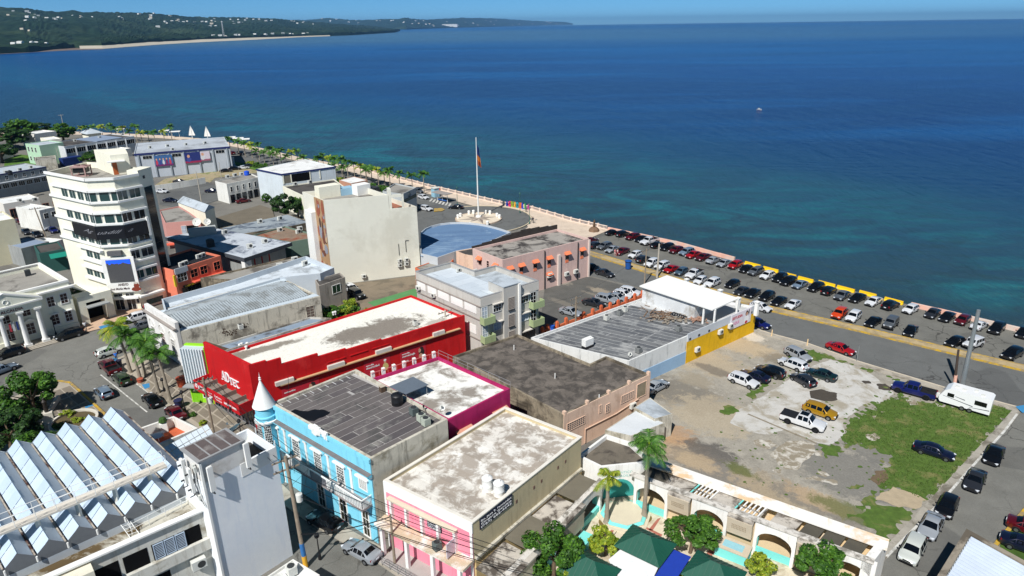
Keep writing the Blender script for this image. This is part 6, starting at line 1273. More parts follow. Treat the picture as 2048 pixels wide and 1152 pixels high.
part('end_wall',MB().prism([tuple(Bk1),tuple(Fr1),tuple(lerp2(Fr1,Fr0,.035)),tuple(lerp2(Bk1,Bk0,.03))],-.2,H_+.1),wh,ar);we=W(Bk1,Fr1)
part('floor',MB().sheet([tuple(Bk0),tuple(Bk1),tuple(Fr1),tuple(Fr0)],.12),M('arcade_floor',(206,186,150),.85,.06,.8),ar)
def roofpiece(t0,t1,f0,f1,z,mat,name):return part(name,MB().prism([tuple(lerp2(lerp2(Fr0,Fr1,t),lerp2(Bk0,Bk1,t),f)) for t,f in ((t0,f0),(t1,f0),(t1,f1),(t0,f1))],z,z+.1,True),mat,ar)
shd=M('dark_sheet',(84,80,70),.8,.1,.6)
for (t0,t1,mt,nm) in ((.02,.135,shd,'dark_sheet_roof'),(.135,.20,mould,'mouldy_slab'),(.34,.45,mould,'mouldy_slab'),(.60,.70,mould,'mouldy_slab'),(.20,.25,mould,'mouldy_slab'),(.55,.56,mould,'mouldy_slab')):roofpiece(t0,t1,.1,.74,H_-.3,mt,nm)
for k in range(3):roofpiece(.715+k*.08,.785+k*.08,.1,.74,H_-.35,shd,'dark_sheet_roof')
for (t0,t1) in ((.26,.345),(.455,.55)):
 for k in range(6):t=t0+(t1-t0)*k/5;roofpiece(t,t+.006,.1,.72,H_-.15,whitec if k else teal,'pergola_bar')
 roofpiece(t0,t1,.38,.41,H_-.12,mould,'pergola_rail')
 # entrance block in the inner corner and left wing beside the clinic
px_=[(1155,911),(1212,868),(1262,884),(1302,919),(1282,926),(1202,934)];pe=[G2(*p,4.2) for p in px_]
b=building('corner_pavilion','white corner pavilion with stained flat roof at the courtyard head',pe,4.2,wh,M('pavilion_roof',(110,102,90),.95,.15,.6,stain=(70,64,58),amount=.4),par=.45,t=.25)
w_=W(Vector(G2(1202,934,4.2)),Vector(G2(1282,926,4.2)));text('ATLANTICO',b,plain('pale_teal_ink',(150,200,190),.6),w_.pt(1.0,3.2,.02),(w_.d.x,w_.d.y,0),(0,0,1),.28,.01,width=2.2);text('AGUADILLA',b,plain('pale_teal_ink',(150,200,190),.6),w_.pt(1.1,2.8,.02),(w_.d.x,w_.d.y,0),(0,0,1),.28,.01,width=2.2)
m=MB();s0,s1=.3,w_.L-.5;cx,hw=(s0+s1)/2,(s1-s0)/2;pts=[w_.pt(cx-hw*math.cos(math.pi*i/12),.9+1.7*math.sin(math.pi*i/12),.03) for i in range(13)];m.poly([w_.pt(s0,.3,.03)]+pts+[w_.pt(s1,.3,.03)]);part('teal_niche',m,M('teal_deep',(60,158,150),.8,.08,.6),b)
wbox(w_,b,'niche_sill',stone,s0,s1,.0,.5,.05,.5)
# stage steps in teal
q=w_.pt(w_.L*.45,0,2.2);m=MB();
for k in range(3):m.lathe(q.x,q.y,[(0,.45-k*.15),(1.9+k*.35,.45-k*.15),(1.9+k*.35,-.02)],8)
part('stage',m,M('stage_cream',(206,196,172),.85,.06,.8),b);m=MB();m.lathe(q.x,q.y,[(1.92,.44),(2.27,.302)],8);part('stage_edge',m,teal,b)
LW0,LW1=Vector(G2(1205,962,H_)),Vector(G2(1010,1160,H_));WLW=W(LW0,LW1);lwg=root('arcade_wing','narrow arcade wing with dark sheet roofs beside the clinic wall','building',LW0)
dL=3.0;L_=WLW.L
nb=4
for k in range(nb):
 s0,s1=L_*k/nb+.01,L_*(k+1)/nb
 if k%2==0:arch_bay(WLW,lwg,s0,s1,H_,.9,1.7)
 else:
  wbox(WLW,lwg,'stone_panel',stone,s0+.2,s1-.2,1.2,3.4,-.4,.45);wbox(WLW,lwg,'planter_trough',mould,s0+.1,s1-.1,3.4,3.6,-.5,.55);wbox(WLW,lwg,'teal_basin',teal,s0+.3,s1-.3,-.1,.8,.5,1.6)
 if k%2==0:wbox(WLW,lwg,'dark_sheet_roof',M('tan_sheet',(112,106,92),.8,.1,.6),s0+.1,s1-.1,H_-.28,H_-.2,-dL,-.4)
 else:wbox(WLW,lwg,'slab_roof',mould,s0,s1,H_-.6,H_-.5,-dL,-.6)
wbox(WLW,lwg,'coping',M('coping_mould',(0,0,0)),-.1,L_,H_,H_+.12,-.4,.06)
# courtyard paving, terracotta bands
single('courtyard',tri_sheet(GP([(1205,1000),(1290,990),(1750,1190),(1700,1400),(900,1400),(1040,1165)]),.03),M('court_paving',(208,196,172),.88,.06,.8,stain=(176,160,136),amount=.4,sscale=.6),kind='structure')
for i,px_ in enumerate(([(1250,1037),(1257,1037),(1325,1070),(1322,1074)],[(1240,1040),(1247,1037),(1222,1070),(1214,1070)],[(1315,1038),(1322,1036),(1305,1062),(1297,1060)],[(1420,1098),(1440,1090),(1410,1130),(1400,1125)])):single('paving_band',tri_sheet(GP(px_),.036),M('terra_band',(168,104,88),.88,.1,1.0),kind='structure')
def gazebo(label,cx_,cy_,hx,hy,rot,z,par_=None):
 p=G(cx_,cy_,z);r=root('gazebo',label,'gazebo',(p.x,p.y,0),'green roofed gazebos in the courtyard');c,s=math.cos(rot),math.sin(rot);T_=lambda x,y,zz:(p.x+c*x-s*y,p.y+s*x+c*y,zz)
 gm_=M('gazebo_green',(30,82,66),.5,.08,.6);rd=hx-hy;hgt_=1.1
 cs=[(-hx,-hy),(hx,-hy),(hx,hy),(-hx,hy)];apx=[(-rd,0),(rd,0)]
 sl=[(cs[0],cs[1],apx[1],apx[0]),(cs[1],cs[2],apx[1],apx[1]),(cs[2],cs[3],apx[0],apx[1]),(cs[3],cs[0],apx[0],apx[0])]
 for a,b__,c2,d2 in sl:
  vs=[T_(*a,z),T_(*b__,z),T_(*c2,z+hgt_)];
  if c2!=d2:vs.append(T_(*d2,z+hgt_))
  sp=part('roof_slope',MB().poly(vs),gm_,r);m=MB();A3,B3,C3,D3=(Vector(T_(*a,z)),Vector(T_(*b__,z)),Vector(T_(*c2,z+hgt_)),Vector(T_(*d2,z+hgt_)));n_=int((B3-A3).length/.42);nrm=(B3-A3).cross(C3-A3).normalized()*.05
  if nrm.z<0:nrm=-nrm
  for k in range(1,n_):
   t=k/n_;bpt=A3+(B3-A3)*t;x=(bpt-A3).dot((B3-A3).normalized());Lx=(B3-A3).length;dC=(D3-A3).dot((B3-A3).normalized());cC=(C3-A3).dot((B3-A3).normalized());up=(C3+D3)/2-(A3+B3)/2
   f=1.0 if dC<=x<=cC else (x/dC if x<dC else (Lx-x)/(Lx-cC));m.tube(bpt+nrm*.4,bpt+up*max(f,.02)+nrm*.4,.028,4)
  part('standing_seam',m,gm_,sp)
 for x,y in ((-hx+.3,-hy+.3),(hx-.3,-hy+.3),(hx-.3,hy-.3),(-hx+.3,hy-.3)):part('post',MB().tube(T_(x,y,0),T_(x,y,z),.07),blackm,r)
 return r
gr_=math.atan2(Vector(G2(1350,1089,3)).y-Vector(G2(1262,1049,3)).y,G2(1350,1089,3)[0]-G2(1262,1049,3)[0])
gazebo('green roofed gazebo nearest the pavilion, beside white tarp',1291,1090,2.1,1.7,gr_,3.0);gazebo('green roofed gazebo at bottom right of courtyard, by round tree',1428,1146,2.1,1.7,gr_,3.0);gazebo('green roofed gazebo half hidden under the big left tree',1180,1140,2.0,1.6,gr_,2.9)
for (nm,lab,px_,mt) in (('white_tarp','white flat canvas roof between the gazebos',[(1217,1120),(1240,1100),(1318,1132),(1300,1170),(1240,1160)],plain('tarp_white',(230,230,228),.7)),('blue_tarp','bright blue canvas roof right of the white one',[(1345,1099),(1382,1114),(1345,1170),(1305,1160)],plain('tarp_blue',(30,60,160),.6))):
 q=[G2(*p,2.7) for p in px_];r_=root(nm,lab,'canopy',(*q[0],0));part('canvas',MB().prism(q,2.68,2.74,True),mt,r_)
 for v in inset(ccw(q),.2):part('post',MB().tube((v[0],v[1],0),(v[0],v[1],2.68),.05),blackm,r_)
 # ================================================================ ribbed metal roof at bottom right
zm=4.6;A,B,Cc=Vector(G2(1866,1165,zm)),Vector(G2(1933,1057,zm)),Vector(G2(2120,1160,zm));D=A+(Cc-B)
b=building('metal_roof_building','building with ribbed pale metal roof at the bottom right corner',[tuple(A),tuple(B),tuple(Cc),tuple(D)],zm,M('old_conc_edge',(150,140,124),.95,.15,.8,stain=(96,88,76),amount=.5),flat_roofs['silver'],par=.25,t=.45)
u_,v_=(Cc-B),(A-B);nr=17;ru=u_.normalized();rv=v_.normalized()
for k in range(nr):
 t0=.5+k*(v_.length-1.0)/nr;q=B+rv*t0+ru*.55;wd_=(v_.length-1.0)/nr;m=MB();e=ru*(u_.length-1.0)
 p0,p1,p2,p3=q,q+rv*wd_*.45,q+rv*wd_*.55,q+rv*wd_*.98
 m.add([(*p0,zm-.2),(*p1,zm+.02),(*p2,zm+.02),(*p3,zm-.2),(*(p0+e),zm-.2),(*(p1+e),zm+.02),(*(p2+e),zm+.02),(*(p3+e),zm-.2)],[(0,1,5,4),(1,2,6,5),(2,3,7,6)]);part('roof_rib',m,M('ribbed_pale',(196,206,218),.4,.05,.5,metal=.2),b)
 # ================================================================ far left part of the town
grass2=M('field_grass',(82,116,40),.95,.2,.6)
single('field',tri_sheet(GP([(10,318),(40,309),(72,313),(75,330),(40,340),(8,335)]),.05),grass2,kind='structure')
single('dirt_lot',tri_sheet(GP([(308,372),(330,358),(455,335),(510,328),(520,345),(430,356),(415,370)]),.05),M('dirt_lot',(160,146,116),.95,.12,.3,stain=(96,112,56),amount=.3),kind='structure')
single('rear_car_park',tri_sheet(GP([(312,380),(415,364),(432,372),(440,400),(380,420),(320,410)]),.06),asph,kind='structure')
fw_=root('boundary_wall','white boundary wall behind the cream tower car park','wall',G(312,384));pts=[G(*p) for p in ((312,384),(345,379),(380,373),(412,367))]
for p,q in zip(pts,pts[1:]):d=q-p;n3=Vector((-d.y,d.x,0)).normalized()*.15;part('wall_panel',MB().obox(p,d,n3,(0,0,1.9)),whitew,fw_)
bbg=M('civic_grey',(184,190,196),.8,.05,.4,streak=(166,170,174));navyf=plain('navy_fascia',(30,40,96),.6)
A,B=Vector(G2(268,308,7.8)),Vector(G2(459,293,7.8));b=building('billboard_building','long pale grey building with blue fascia and wall billboards',deep(A,B,24),7.8,bbg,M('civic_roof',(176,182,188),.85,.06,.2,stain=(146,150,154),amount=.4,sscale=.1),par=.2,t=.2);w_=W(A,B)
wbox(w_,b,'blue_fascia',navyf,-.1,w_.L+.1,7.3,7.85,.0,.2)
for k in range(7):s=1+k*(w_.L-2)/6;wbox(w_,b,'pier',M('pier_grey',(150,158,164),.8,.05,.5),s-.2,s+.2,-.1,7.3,.0,.35)
for k,s in enumerate((2.0,6.2,10.4,14.6,19.0,23.4)):window(w_,(s+.2,s+2.8,5.9,6.9),b,glass,frame_w,3,1)
for k,(x0,x1,z0,z1,c1,c2) in enumerate(((309,344,3.4,6.8,(60,100,150),(110,40,100)),(370,401,3.6,7.0,(34,46,110),(150,40,80)),(402,420,3.9,6.9,(206,196,206),(150,90,110)))):
 s0,s1=w_.sz(x0,320)[0],w_.sz(x1,312)[0];bb=wbox(w_,b,'billboard',plain('bill_bg%d'%k,c1,.5),s0,s1,z0,z1,.36,.45);wbox(w_,bb,'billboard_foot',plain('bill_ft%d'%k,c2,.5),s0,s1,z0,z0+.6,.45,.46)
 rr=random.Random(k)
 for j in range(5 if k==0 else 1):
  cx=s0+(s1-s0)*((j+.6)/5.4 if k==0 else.25);blob(bb,w_,cx,z0+1.2,.32 if k==0 else.7,.8,plain('bill_cl%d'%((j+k)%4),((196,60,80),(60,70,140),(206,206,210),(130,40,90))[(j+k)%4],.6),.463+j*.001,seed=j);blob(bb,w_,cx,z0+2.2,.22 if k==0 else.4,.3 if k==0 else.5,skin,.470+j*.001,seed=j)
low_=deep(Vector(G2(413,322,3.5)),Vector(G2(468,314,3.5)),6);building('low_annexe','low pale block at the right end of the billboard building',low_,3.5,bbg,flat_roofs['silver'],par=.2,t=.15)
far_b=[('grey_block','grey two storey block with long windows at the left edge',(-60,358),(92,333),7.0,12,greyw,flat_roofs['silver']),('factory','long white factory with a dark window band near the beach',(128,293),(268,272),6.0,14,M('factory_white',(206,208,208),.8,.05,.4,streak=(186,186,184)),flat_roofs['dark']),('green_house','pale green two storey house at the far left',(50,287),(78,291),7.0,8,M('pale_green',(176,206,176),.85,.05,.5),flat_roofs['silver']),('white_house','white house with flat white roof behind the green house',(68,268),(112,262),5.5,9,whitew,flat_roofs['white']),('cream_house','small cream house right of the green one',(95,280),(122,277),6.0,9,creamw,flat_roofs['white']),('beach_pavilion','grey hipped beach pavilion among the palms',(176,268),(202,265),3.6,7,creamw,flat_roofs['silver']),('shore_house','low white house by the shore at far left',(-10,300),(22,292),4.0,10,whitew,flat_roofs['grey']),('store_house','grey flat roofed store in front of the factory',(70,322),(112,318),3.2,9,oldw,flat_roofs['grey']),('corner_house','low white house on the street corner left of the tower',(6,408),(78,396),4.2,8,M('corner_white',(222,216,206),.85,.06,.5),flat_roofs['white']),('white_two_storey','white two level house beside the cream tower',(78,421),(108,414),5.0,9,whitew,flat_roofs['white']),('beige_block','tall plain beige block cut by the left edge',(-60,452),(28,437),9.0,9,M('beige_block',(214,206,176),.85,.05,.5),flat_roofs['white']),('blue_grey_roof','low blue grey roofed building behind the town hall',(42,497),(98,483),4.0,8,greyw,M('bluegrey_roof',(132,146,166),.8,.06,.4)),('teal_awning_house','dark roofed house with a teal awning behind the town hall',(78,507),(128,498),4.2,7,M('teal_house',(50,90,84),.85,.08,.6),flat_roofs['dark']),('white_verandah','small white verandah roof by the tower side',(96,488),(126,478),3.4,5,whitew,flat_roofs['white']),('long_low_roof','long low pale roofed building behind the billboards',(330,290),(440,283),4.5,10,bbg,flat_roofs['silver']),('car_port','pale carport roof by the long factory',(222,303),(262,296),3.0,6,whitew,flat_roofs['white']),]
FB={}
for (nm,lab,p0,p1,h,dp,wm_,rm) in far_b:
 A,B=Vector(G2(*p0,h)),Vector(G2(*p1,h));FB[nm]=(building(nm,lab,deep(A,B,dp),h,wm_,rm,par=.25,t=.2),W(A,B),h)
b,w_,h=FB['grey_block'];L_=w_.L
for k in range(9):window(w_,(1+k*L_/9.5,2.6+k*L_/9.5,2.9,4.1),b,glass,frame_w,3,1);
for k in range(8):window(w_,(1.4+k*L_/8.5,2.2+k*L_/8.5,5.2,6.3),b,glass,frame_w,2,2)
wbox(w_,b,'canopy',bbg,0,L_,4.5,4.65,0,.9);wbox(w_,b,'blue_edge',navyf,0,L_,h-.3,h+.02,0,.15)
b,w_,h=FB['factory']
for k in range(7):s0=.4+k*w_.L/7;window(w_,(s0,s0+w_.L/7-.7,3.4,5.0),b,vdark,frame_w,4,1,'window');wbox(w_,b,'pier',M('factory_white',(0,0,0)),s0-.4,s0-.1,-.1,5.4,0,.3)
wbox(w_,b,'door',vdark,6.5,8.4,0,2.6,0,.04)
q=deep(w_.pt(12,0).xy,w_.pt(22,0).xy,13);part('blue_roof_sheet',MB().prism([tuple(v) for v in q],h-.24,h+.1),M('bluegrey_roof',(0,0,0)),b)
b,w_,h=FB['green_house'];
for s in (1.2,3.6,6.0):window(w_,(s,s+.9,1.2,2.6),b,glass,frame_w,1,2);window(w_,(s,s+.9,4.4,6.0),b,glass,frame_w,1,2)
b,w_,h=FB['corner_house'];
for k in range(5):window(w_,(1+k*2.4,2.4+k*2.4,.2,2.6),b,glass,M('frame_rust',(170,110,84),.8,.1,1),2,1,'shop_window')
b,w_,h=FB['teal_awning_house'];m=MB();o=w_.pt(1.5,3.6,0);m.obox(o,Vector((w_.d.x,w_.d.y,0))*5,Vector((w_.n.x,w_.n.y,-.4))*1.4,(0,0,.08));part('awning',m,plain('teal_awning',(20,130,110),.6),b)
b,w_,h=FB['white_two_storey']
for s in (.8,2.6):window(w_,(s,s+1.0,2.8,4.0),b,glass,frame_w,2,2)
b,w_,h=FB['beach_pavilion'];q=[w_.pt(-.8,h,.8),w_.pt(w_.L+.8,h,.8),w_.pt(w_.L+.8,h,-7.8),w_.pt(-.8,h,-7.8)];ap=(q[0]+q[2])/2+Vector((0,0,1.8));part('hip_roof',MB().add([*q,ap],[(0,1,4),(1,2,4),(2,3,4),(3,0,4)]),flat_roofs['silver'],b)
p,q=G(128,333),G(166,327);d=q-p;n3=Vector((-d.y,d.x,0)).normalized()*2.6;r_=root('container','dark blue shipping container in front of the factory','container',p);bc=M('container_blue',(30,52,110),.6,.08,1.0)
part('body',MB().obox(p,d,n3,(0,0,2.7)),bc,r_);m=MB()
for k in range(14):m.obox(p+d*(k+.2)/14-n3.normalized()*.04,d/34,n3.normalized()*.06,(0,0,2.6))
part('corrugation',m,bc,r_)
tank(G(21,350,7.0),.6,1.3,plain('tank_black',(22,23,26),.5),'black water tank on the grey block roof at left')
# sail shaped monuments on the beach front
for i,(x,y) in enumerate(((385,277),(416,279))):
 p=G(x,y,.1);r_=root('sail_sculpture',('white sail sculpture by the beach, left of the pair','white sail sculpture by the beach, right of the pair')[i],'sculpture',p,'sail sculptures');part('mast',MB().tube(p,p+Vector((0,0,5.4)),.12),frame_w,r_)
 for sgn in (-1,1):
  m=MB();q=[p+Vector((sgn*1.5*t*(1.15-.3*t)+sgn*.1,0,5.2-3.9*t)) for t in (0,.25,.5,.75,1)];q2=[p+Vector((sgn*.08,.12,5.2-3.9*t)) for t in (0,.25,.5,.75,1)];m.add(q+q2,[(k,k+1,k+6,k+5) for k in range(4)]);part('sail',m,whitec,r_)
for i,(x,y) in enumerate(((242,268),(330,272),(352,274),(462,286),(478,288),(490,290))):
 p=G(x,y,.1);r_=root('beach_shelter','small flat white shelter on the beach promenade, number %s from the left'%('one','two','three','four','five','six')[i],'shelter',p,'white beach shelters');part('roof',MB().box(p.x,p.y,2.4,4.2,3,.18,.3),whitec,r_)
 for dx in (-1.6,1.6):part('post',MB().tube((p.x+dx,p.y,0.1),(p.x+dx,p.y,2.4),.08),whitec,r_)
 # ================================================================ promenade: balustrade, sea walls, barriers
pinkw=M('salmon_wall',(226,176,156),.85,.08,.8,stain=(206,190,178),amount=.4)
def wall_line(name,label,px,h,th,mat,step,postmat=None,cat='wall'):
 r=root(name,label,cat,G(*px[0]))
 for a,b__ in zip(px,px[1:]):
  p,q=G(*a),G(*b__);n_=max(1,round((q-p).length/step));d=(q-p)/n_;n3=Vector((d.y,-d.x,0)).normalized()*th
  for k in range(n_):
   o=p+d*k+Vector((0,0,.0))
   if postmat:
    part('post',MB().box(o.x,o.y,0,.34,.34,h+.12,math.atan2(d.y,d.x)),postmat,r)
    part('rail',MB().obox(o+Vector((0,0,h-.16)),d,n3,(0,0,.16)).obox(o+Vector((0,0,.1)),d,n3,(0,0,.14)),mat,r)
    m=MB()
    for j in range(1,7):c=o+d*j/7;m.box(c.x,c.y,.2,.12,.12,h-.34,math.atan2(d.y,d.x))
    part('balusters',m,mat,r)
   else:part('wall_panel',MB().obox(o,d,n3,(0,0,h+R.uniform(-.05,.05))),mat,r)
 return r
wall_line('balustrade','long white balustrade along the seafront promenade',[(700,334),(825,366),(857,375),(955,398),(1015,412),(1065,420),(1142,443),(1215,460)],1.0,.2,M('balustrade_cream',(226,206,190),.85,.06,1.0),3.0,M('balustrade_post',(226,206,190),.85,.06,1.0),'balustrade')
wall_line('sea_wall','low salmon pink sea wall along the left of the parking',[(1217,460),(1350,488),(1470,521)],.75,.45,pinkw,4.0);wall_line('sea_wall','low salmon pink sea wall along the right of the parking',[(1822,612),(2048,665),(2140,690)],.75,.45,pinkw,4.0)
ybm=M('barrier_yellow',(236,190,20),.6,.06,1.0)
sdir=(G(1787,603)-G(1505,530)).normalized();sn=Vector((-sdir.y,sdir.x,0))
for i,(x,y,l) in enumerate(((1505,532,3.2),(1541,542,3.0),(1578,553,2.6),(1611,562,2.8),(1653,571,3.0),(1691,581,3.0),(1735,591,2.8),(1787,605,2.9))):
 p=G(x,y);m=MB();pr=[(-.32,0),(-.32,.12),(-.16,.3),(-.12,.62),(.12,.62),(.16,.3),(.32,.12),(.32,0)];a=p-sdir*l/2;e=sdir*l
 m.add([a+sn*u+Vector((0,0,v)) for u,v in pr]+[a+e+sn*u+Vector((0,0,v)) for u,v in pr],[(k,k+1,k+9,k+8) for k in range(7)]+[tuple(range(8)),tuple(range(15,7,-1))])
 single('road_barrier',m,ybm,'yellow concrete barrier at the sea edge, %s from the left'%('first','second','third','fourth','fifth','sixth','seventh','eighth')[i],'barrier','yellow barriers')
 # roundabout island with star paving, bollards and the flag
isl=root('star_island','round roundabout island paved with a large star','traffic island',RC);iz=.32
part('base',MB().prism(circ(RC,R1,40),.1,iz),M('island_cream',(214,200,178),.88,.06,1.0),isl);part('kerb',MB().ring(circ(RC,R1+.02,40),.3,.1,iz+.06,iz),M('island_kerb',(190,170,150),.88,.08,1.0),isl)
dkp=M('star_dark',(128,116,106),.9,.08,1.0);ltp=M('star_light',(178,164,148),.9,.08,1.0)
for k in range(8):
 a=k*math.pi/4+.25;rr_=R1*(.92 if k%2==0 else.62);q=lambda r,t:(RC.x+r*math.cos(t),RC.y+r*math.sin(t))
 for e,mt in ((1,dkp),(-1,ltp)):part('star_stone',tri_sheet([(RC.x,RC.y),q(rr_,a),q(R1*.33,a+e*math.pi/8)],iz+.006+.001*(k%2)),mt,isl)
for k,(x,y) in enumerate(((938,428),(947,427),(971,427),(980,428),(921,433),(916,436),(994,433),(999,436),(975,449),(940,452))):
 p=G(x,y,iz);single('bollard',MB().lathe(p.x,p.y,[(0,iz),(.32,iz),(.32,iz+.6),(.38,iz+.65),(.3,iz+.85),(0,iz+.95)],10),whitec,'white round topped bollard on the star island, %s in order'%('back left first','back left second','back right first','back right second','left rim upper','left rim lower','right rim upper','right rim lower','front right','front left')[k],'bollard','star island bollards',smooth=True)
p=G(957,434,iz);fp=root('flagpole','very tall white flagpole with striped flag on the roundabout','flagpole',p)
part('pole',MB().tube(p,p+Vector((0,0,19.2)),.2,10,.08),frame_w,fp);part('base',MB().lathe(p.x,p.y,[(.7,iz),(.7,iz+.3),(.3,iz+.45)],12),whitec,fp)
m_={}
for i,(z0,z1,cc) in enumerate(((15.6,17.9,(36,62,124)),(14.3,15.6,(196,120,40)),(13.2,14.3,(150,70,40)))):
 m=MB();N_=8
 top=[(p.x+.1+k/N_*(.5+.5*(17.9-z1)/5),p.y+.25*math.sin(k*1.3),z1-k/N_*.9) for k in range(N_+1)];bot=[(p.x+.1+k/N_*(.5+.5*(17.9-z0)/5),p.y+.25*math.sin(k*1.3+.4),z0-k/N_*.9) for k in range(N_+1)]
 m.add(top+bot,[(k,k+1,k+N_+2,k+N_+1) for k in range(N_)]);part('flag_stripe',m,plain('flag_%d'%i,cc,.8),fp,smooth=True)
 # coloured town letters along the promenade
la,lb=G(1012,412,.1),G(1060,420,.1);ld_=(lb-la);ld_.z=0;lt_=root('town_letters','row of big coloured letters on the promenade','letters',la)
for i,(ch,cc) in enumerate(zip('AGUADILLA',((40,60,160),(214,30,110),(150,180,50),(230,170,40),(30,150,160),(220,110,40),(40,70,180),(60,150,70),(180,60,140)))):text(ch,lt_,plain('letter_%d'%i,cc,.5),la+ld_*(i/9)+Vector((0,0,0)),ld_,(0,0,1),1.5,.25,'letter',bold=.03,width=ld_.length/9*.8)
p=G(1188,462,.1);st_=root('shore_monument','small bronze monument on a rough stone base at the promenade end','monument',p);part('base',MB().lathe(p.x,p.y,[(1.3,.1),(1.1,.6),(.7,1.0),(0,1.1)],7),M('rough_stone',(120,96,76),.95,.25,1.5),st_);part('figure',MB().lathe(p.x,p.y,[(.25,1.0),(.3,1.6),(.18,2.1),(.3,2.3),(.12,2.6),(0,2.9)],8),M('bronze',(92,70,50),.6,.2,2.0),st_,smooth=True)
p=G(871,393,.1);r_=root('kiosk_booth','pale blue booth on the promenade by the crossing','booth',p);part('body',MB().box(p.x,p.y,.1,1.6,1.6,2.4,.7),M('booth_blue',(150,190,206),.6,.06,1.0),r_);part('roof',MB().box(p.x,p.y,2.5,1.9,1.9,.12,.7),acw,r_)
p=G(885,403,.1);r_=root('bus_shelter','grey flat roofed bus shelter by the boulevard','shelter',p);part('roof',MB().box(p.x,p.y,2.4,5.5,2.6,.15,-.75),M('shelter_grey',(150,142,136),.8,.06,1.0),r_)
for e in (-2,0,2):part('post',MB().tube((p.x+e*.73,p.y-e*.68,.1),(p.x+e*.73,p.y-e*.68,2.4),.08),frame_w,r_)
part('bench',MB().box(p.x,p.y,.45,3.5,.5,.15,-.75),plain('bench_blue',(40,90,160),.5),r_)
# crossing stripes and splitter island
for k in range(7):q=G(862+k*6.2,400+k*1.6,.118);single('crossing_stripe',MB().box(q.x,q.y,.116,.5,3.0,.002,-.1),wht,kind='structure')
m=tri_sheet(rag(GP([(868,419),(884,418),(890,421),(884,424),(868,425)]),.05),.25);single('splitter_island',m,yel,kind='structure')
# stripes of parking bays in the middle and rear lots, square markings
for i,(a,c_) in enumerate((((200,750),(293,825)),((270,767),(342,820)),((107,763),(138,767)),((138,767),(175,800)),((175,800),(215,838)))):
 m,_=strip(GP([a,c_]),.16 if i<2 else.3,.0,.022 if i<2 else.14,1);single('painted_line' if i<2 else 'kerb',m,wht if i<2 else yel,kind='structure')
hb=M('disabled_bay_blue',(60,130,176),.8,.08,1.0)
for i,px_ in enumerate(([(197,655),(220,648),(228,652),(205,662)],[(217,720),(232,717),(240,722),(224,726)],[(170,815),(183,809),(188,812),(172,819)],[(284,771),(299,768),(300,776),(290,780)],[(2030,815),(2048,812),(2060,820),(2045,828)])):single('painted_bay',tri_sheet(GP(px_),.135 if i<4 else.15),hb,kind='structure')
# pavement of the square: brown panels with pale bands, each panel its own slab
pvb=M('square_band',(166,156,140),.9,.08,.8);pvp=[M('square_panel_%d'%i,c,.9,.1,.8) for i,c in enumerate(((130,120,106),(122,113,101),(138,128,112)))]
sqo=single('square_pavement',tri_sheet(GP([(268,764),(225,722),(262,706),(300,722),(360,770),(425,812),(505,862),(560,930),(470,905),(400,860),(344,822)]),.12),pvb,kind='structure')
ga,gb_,gc,gd=(Vector(G2(*p)) for p in ((272,764),(300,727),(500,858),(455,890)))
for i in range(11):
 for j in range(3):
  q=[lerp2(lerp2(ga,gd,(i+u)/11),lerp2(gb_,gc,(i+u)/11),(j+v)/3) for u,v in ((.07,.08),(.93,.08),(.93,.92),(.07,.92))];part('paving_panel',MB().prism([tuple(v) for v in q],.121,.134),pvp[(i*2+j)%3],sqo)
sq2=single('square_pavement',tri_sheet(GP([(107,764),(138,768),(175,801),(215,839),(150,900),(0,960),(-80,900),(-60,830),(40,790)]),.12),pvb,kind='structure')
ga,gb_,gc,gd=(Vector(G2(*p)) for p in ((140,772),(212,838),(150,880),(60,800)))
for i in range(4):
 for j in range(4):
  q=[lerp2(lerp2(ga,gd,(i+u)/4),lerp2(gb_,gc,(i+u)/4),(j+v)/4) for u,v in ((.06,.06),(.94,.06),(.94,.94),(.06,.94))];part('paving_panel',MB().prism([tuple(v) for v in q],.121,.134),pvp[(i+j)%3],sq2)
single('tiled_forecourt',tri_sheet(GP([(163,668),(160,655),(190,628),(285,612),(300,625),(250,632),(215,655)]),.12),M('forecourt',(196,166,140),.88,.08,1.0),kind='structure')
single('pavement',tri_sheet(GP([(-40,712),(40,690),(113,672),(170,655),(165,668),(100,690),(0,720),(-40,735)]),.12),conc,kind='structure')
# garden beds in the square
bed=M('bed_wall',(206,200,186),.85,.06,.8)
p=G(150,850);r_=root('planter_bed','curved white planter bed with yellow shrubs in the square','planter',p)
part('rim',MB().lathe(p.x,p.y,[(2.6,0),(2.6,.75),(2.3,.75),(2.3,.3)],24),bed,r_);part('soil',MB().lathe(p.x,p.y,[(0,.5),(2.3,.5)],24),M('soil',(92,80,56),.95,.2,1.0),r_)
p=G(100,845);r_=root('plaza_statue','dark standing statue on a white pedestal in the square','statue',p);part('pedestal',MB().box(p.x,p.y,0,1.1,1.1,1.5,.5).box(p.x,p.y,0,1.5,1.5,.3,.5),bed,r_);part('figure',MB().lathe(p.x,p.y,[(.22,1.5),(.26,2.0),(.2,2.5),(.3,2.9),(.12,3.15),(.15,3.3),(0,3.45)],10),M('dark_bronze',(50,44,40),.5,.2,2.0),r_,smooth=True)
wall_line('garden_wall','low cream garden wall under the square trees',[(122,800),(105,826),(70,838),(0,838)],.7,.35,bed,2.0)
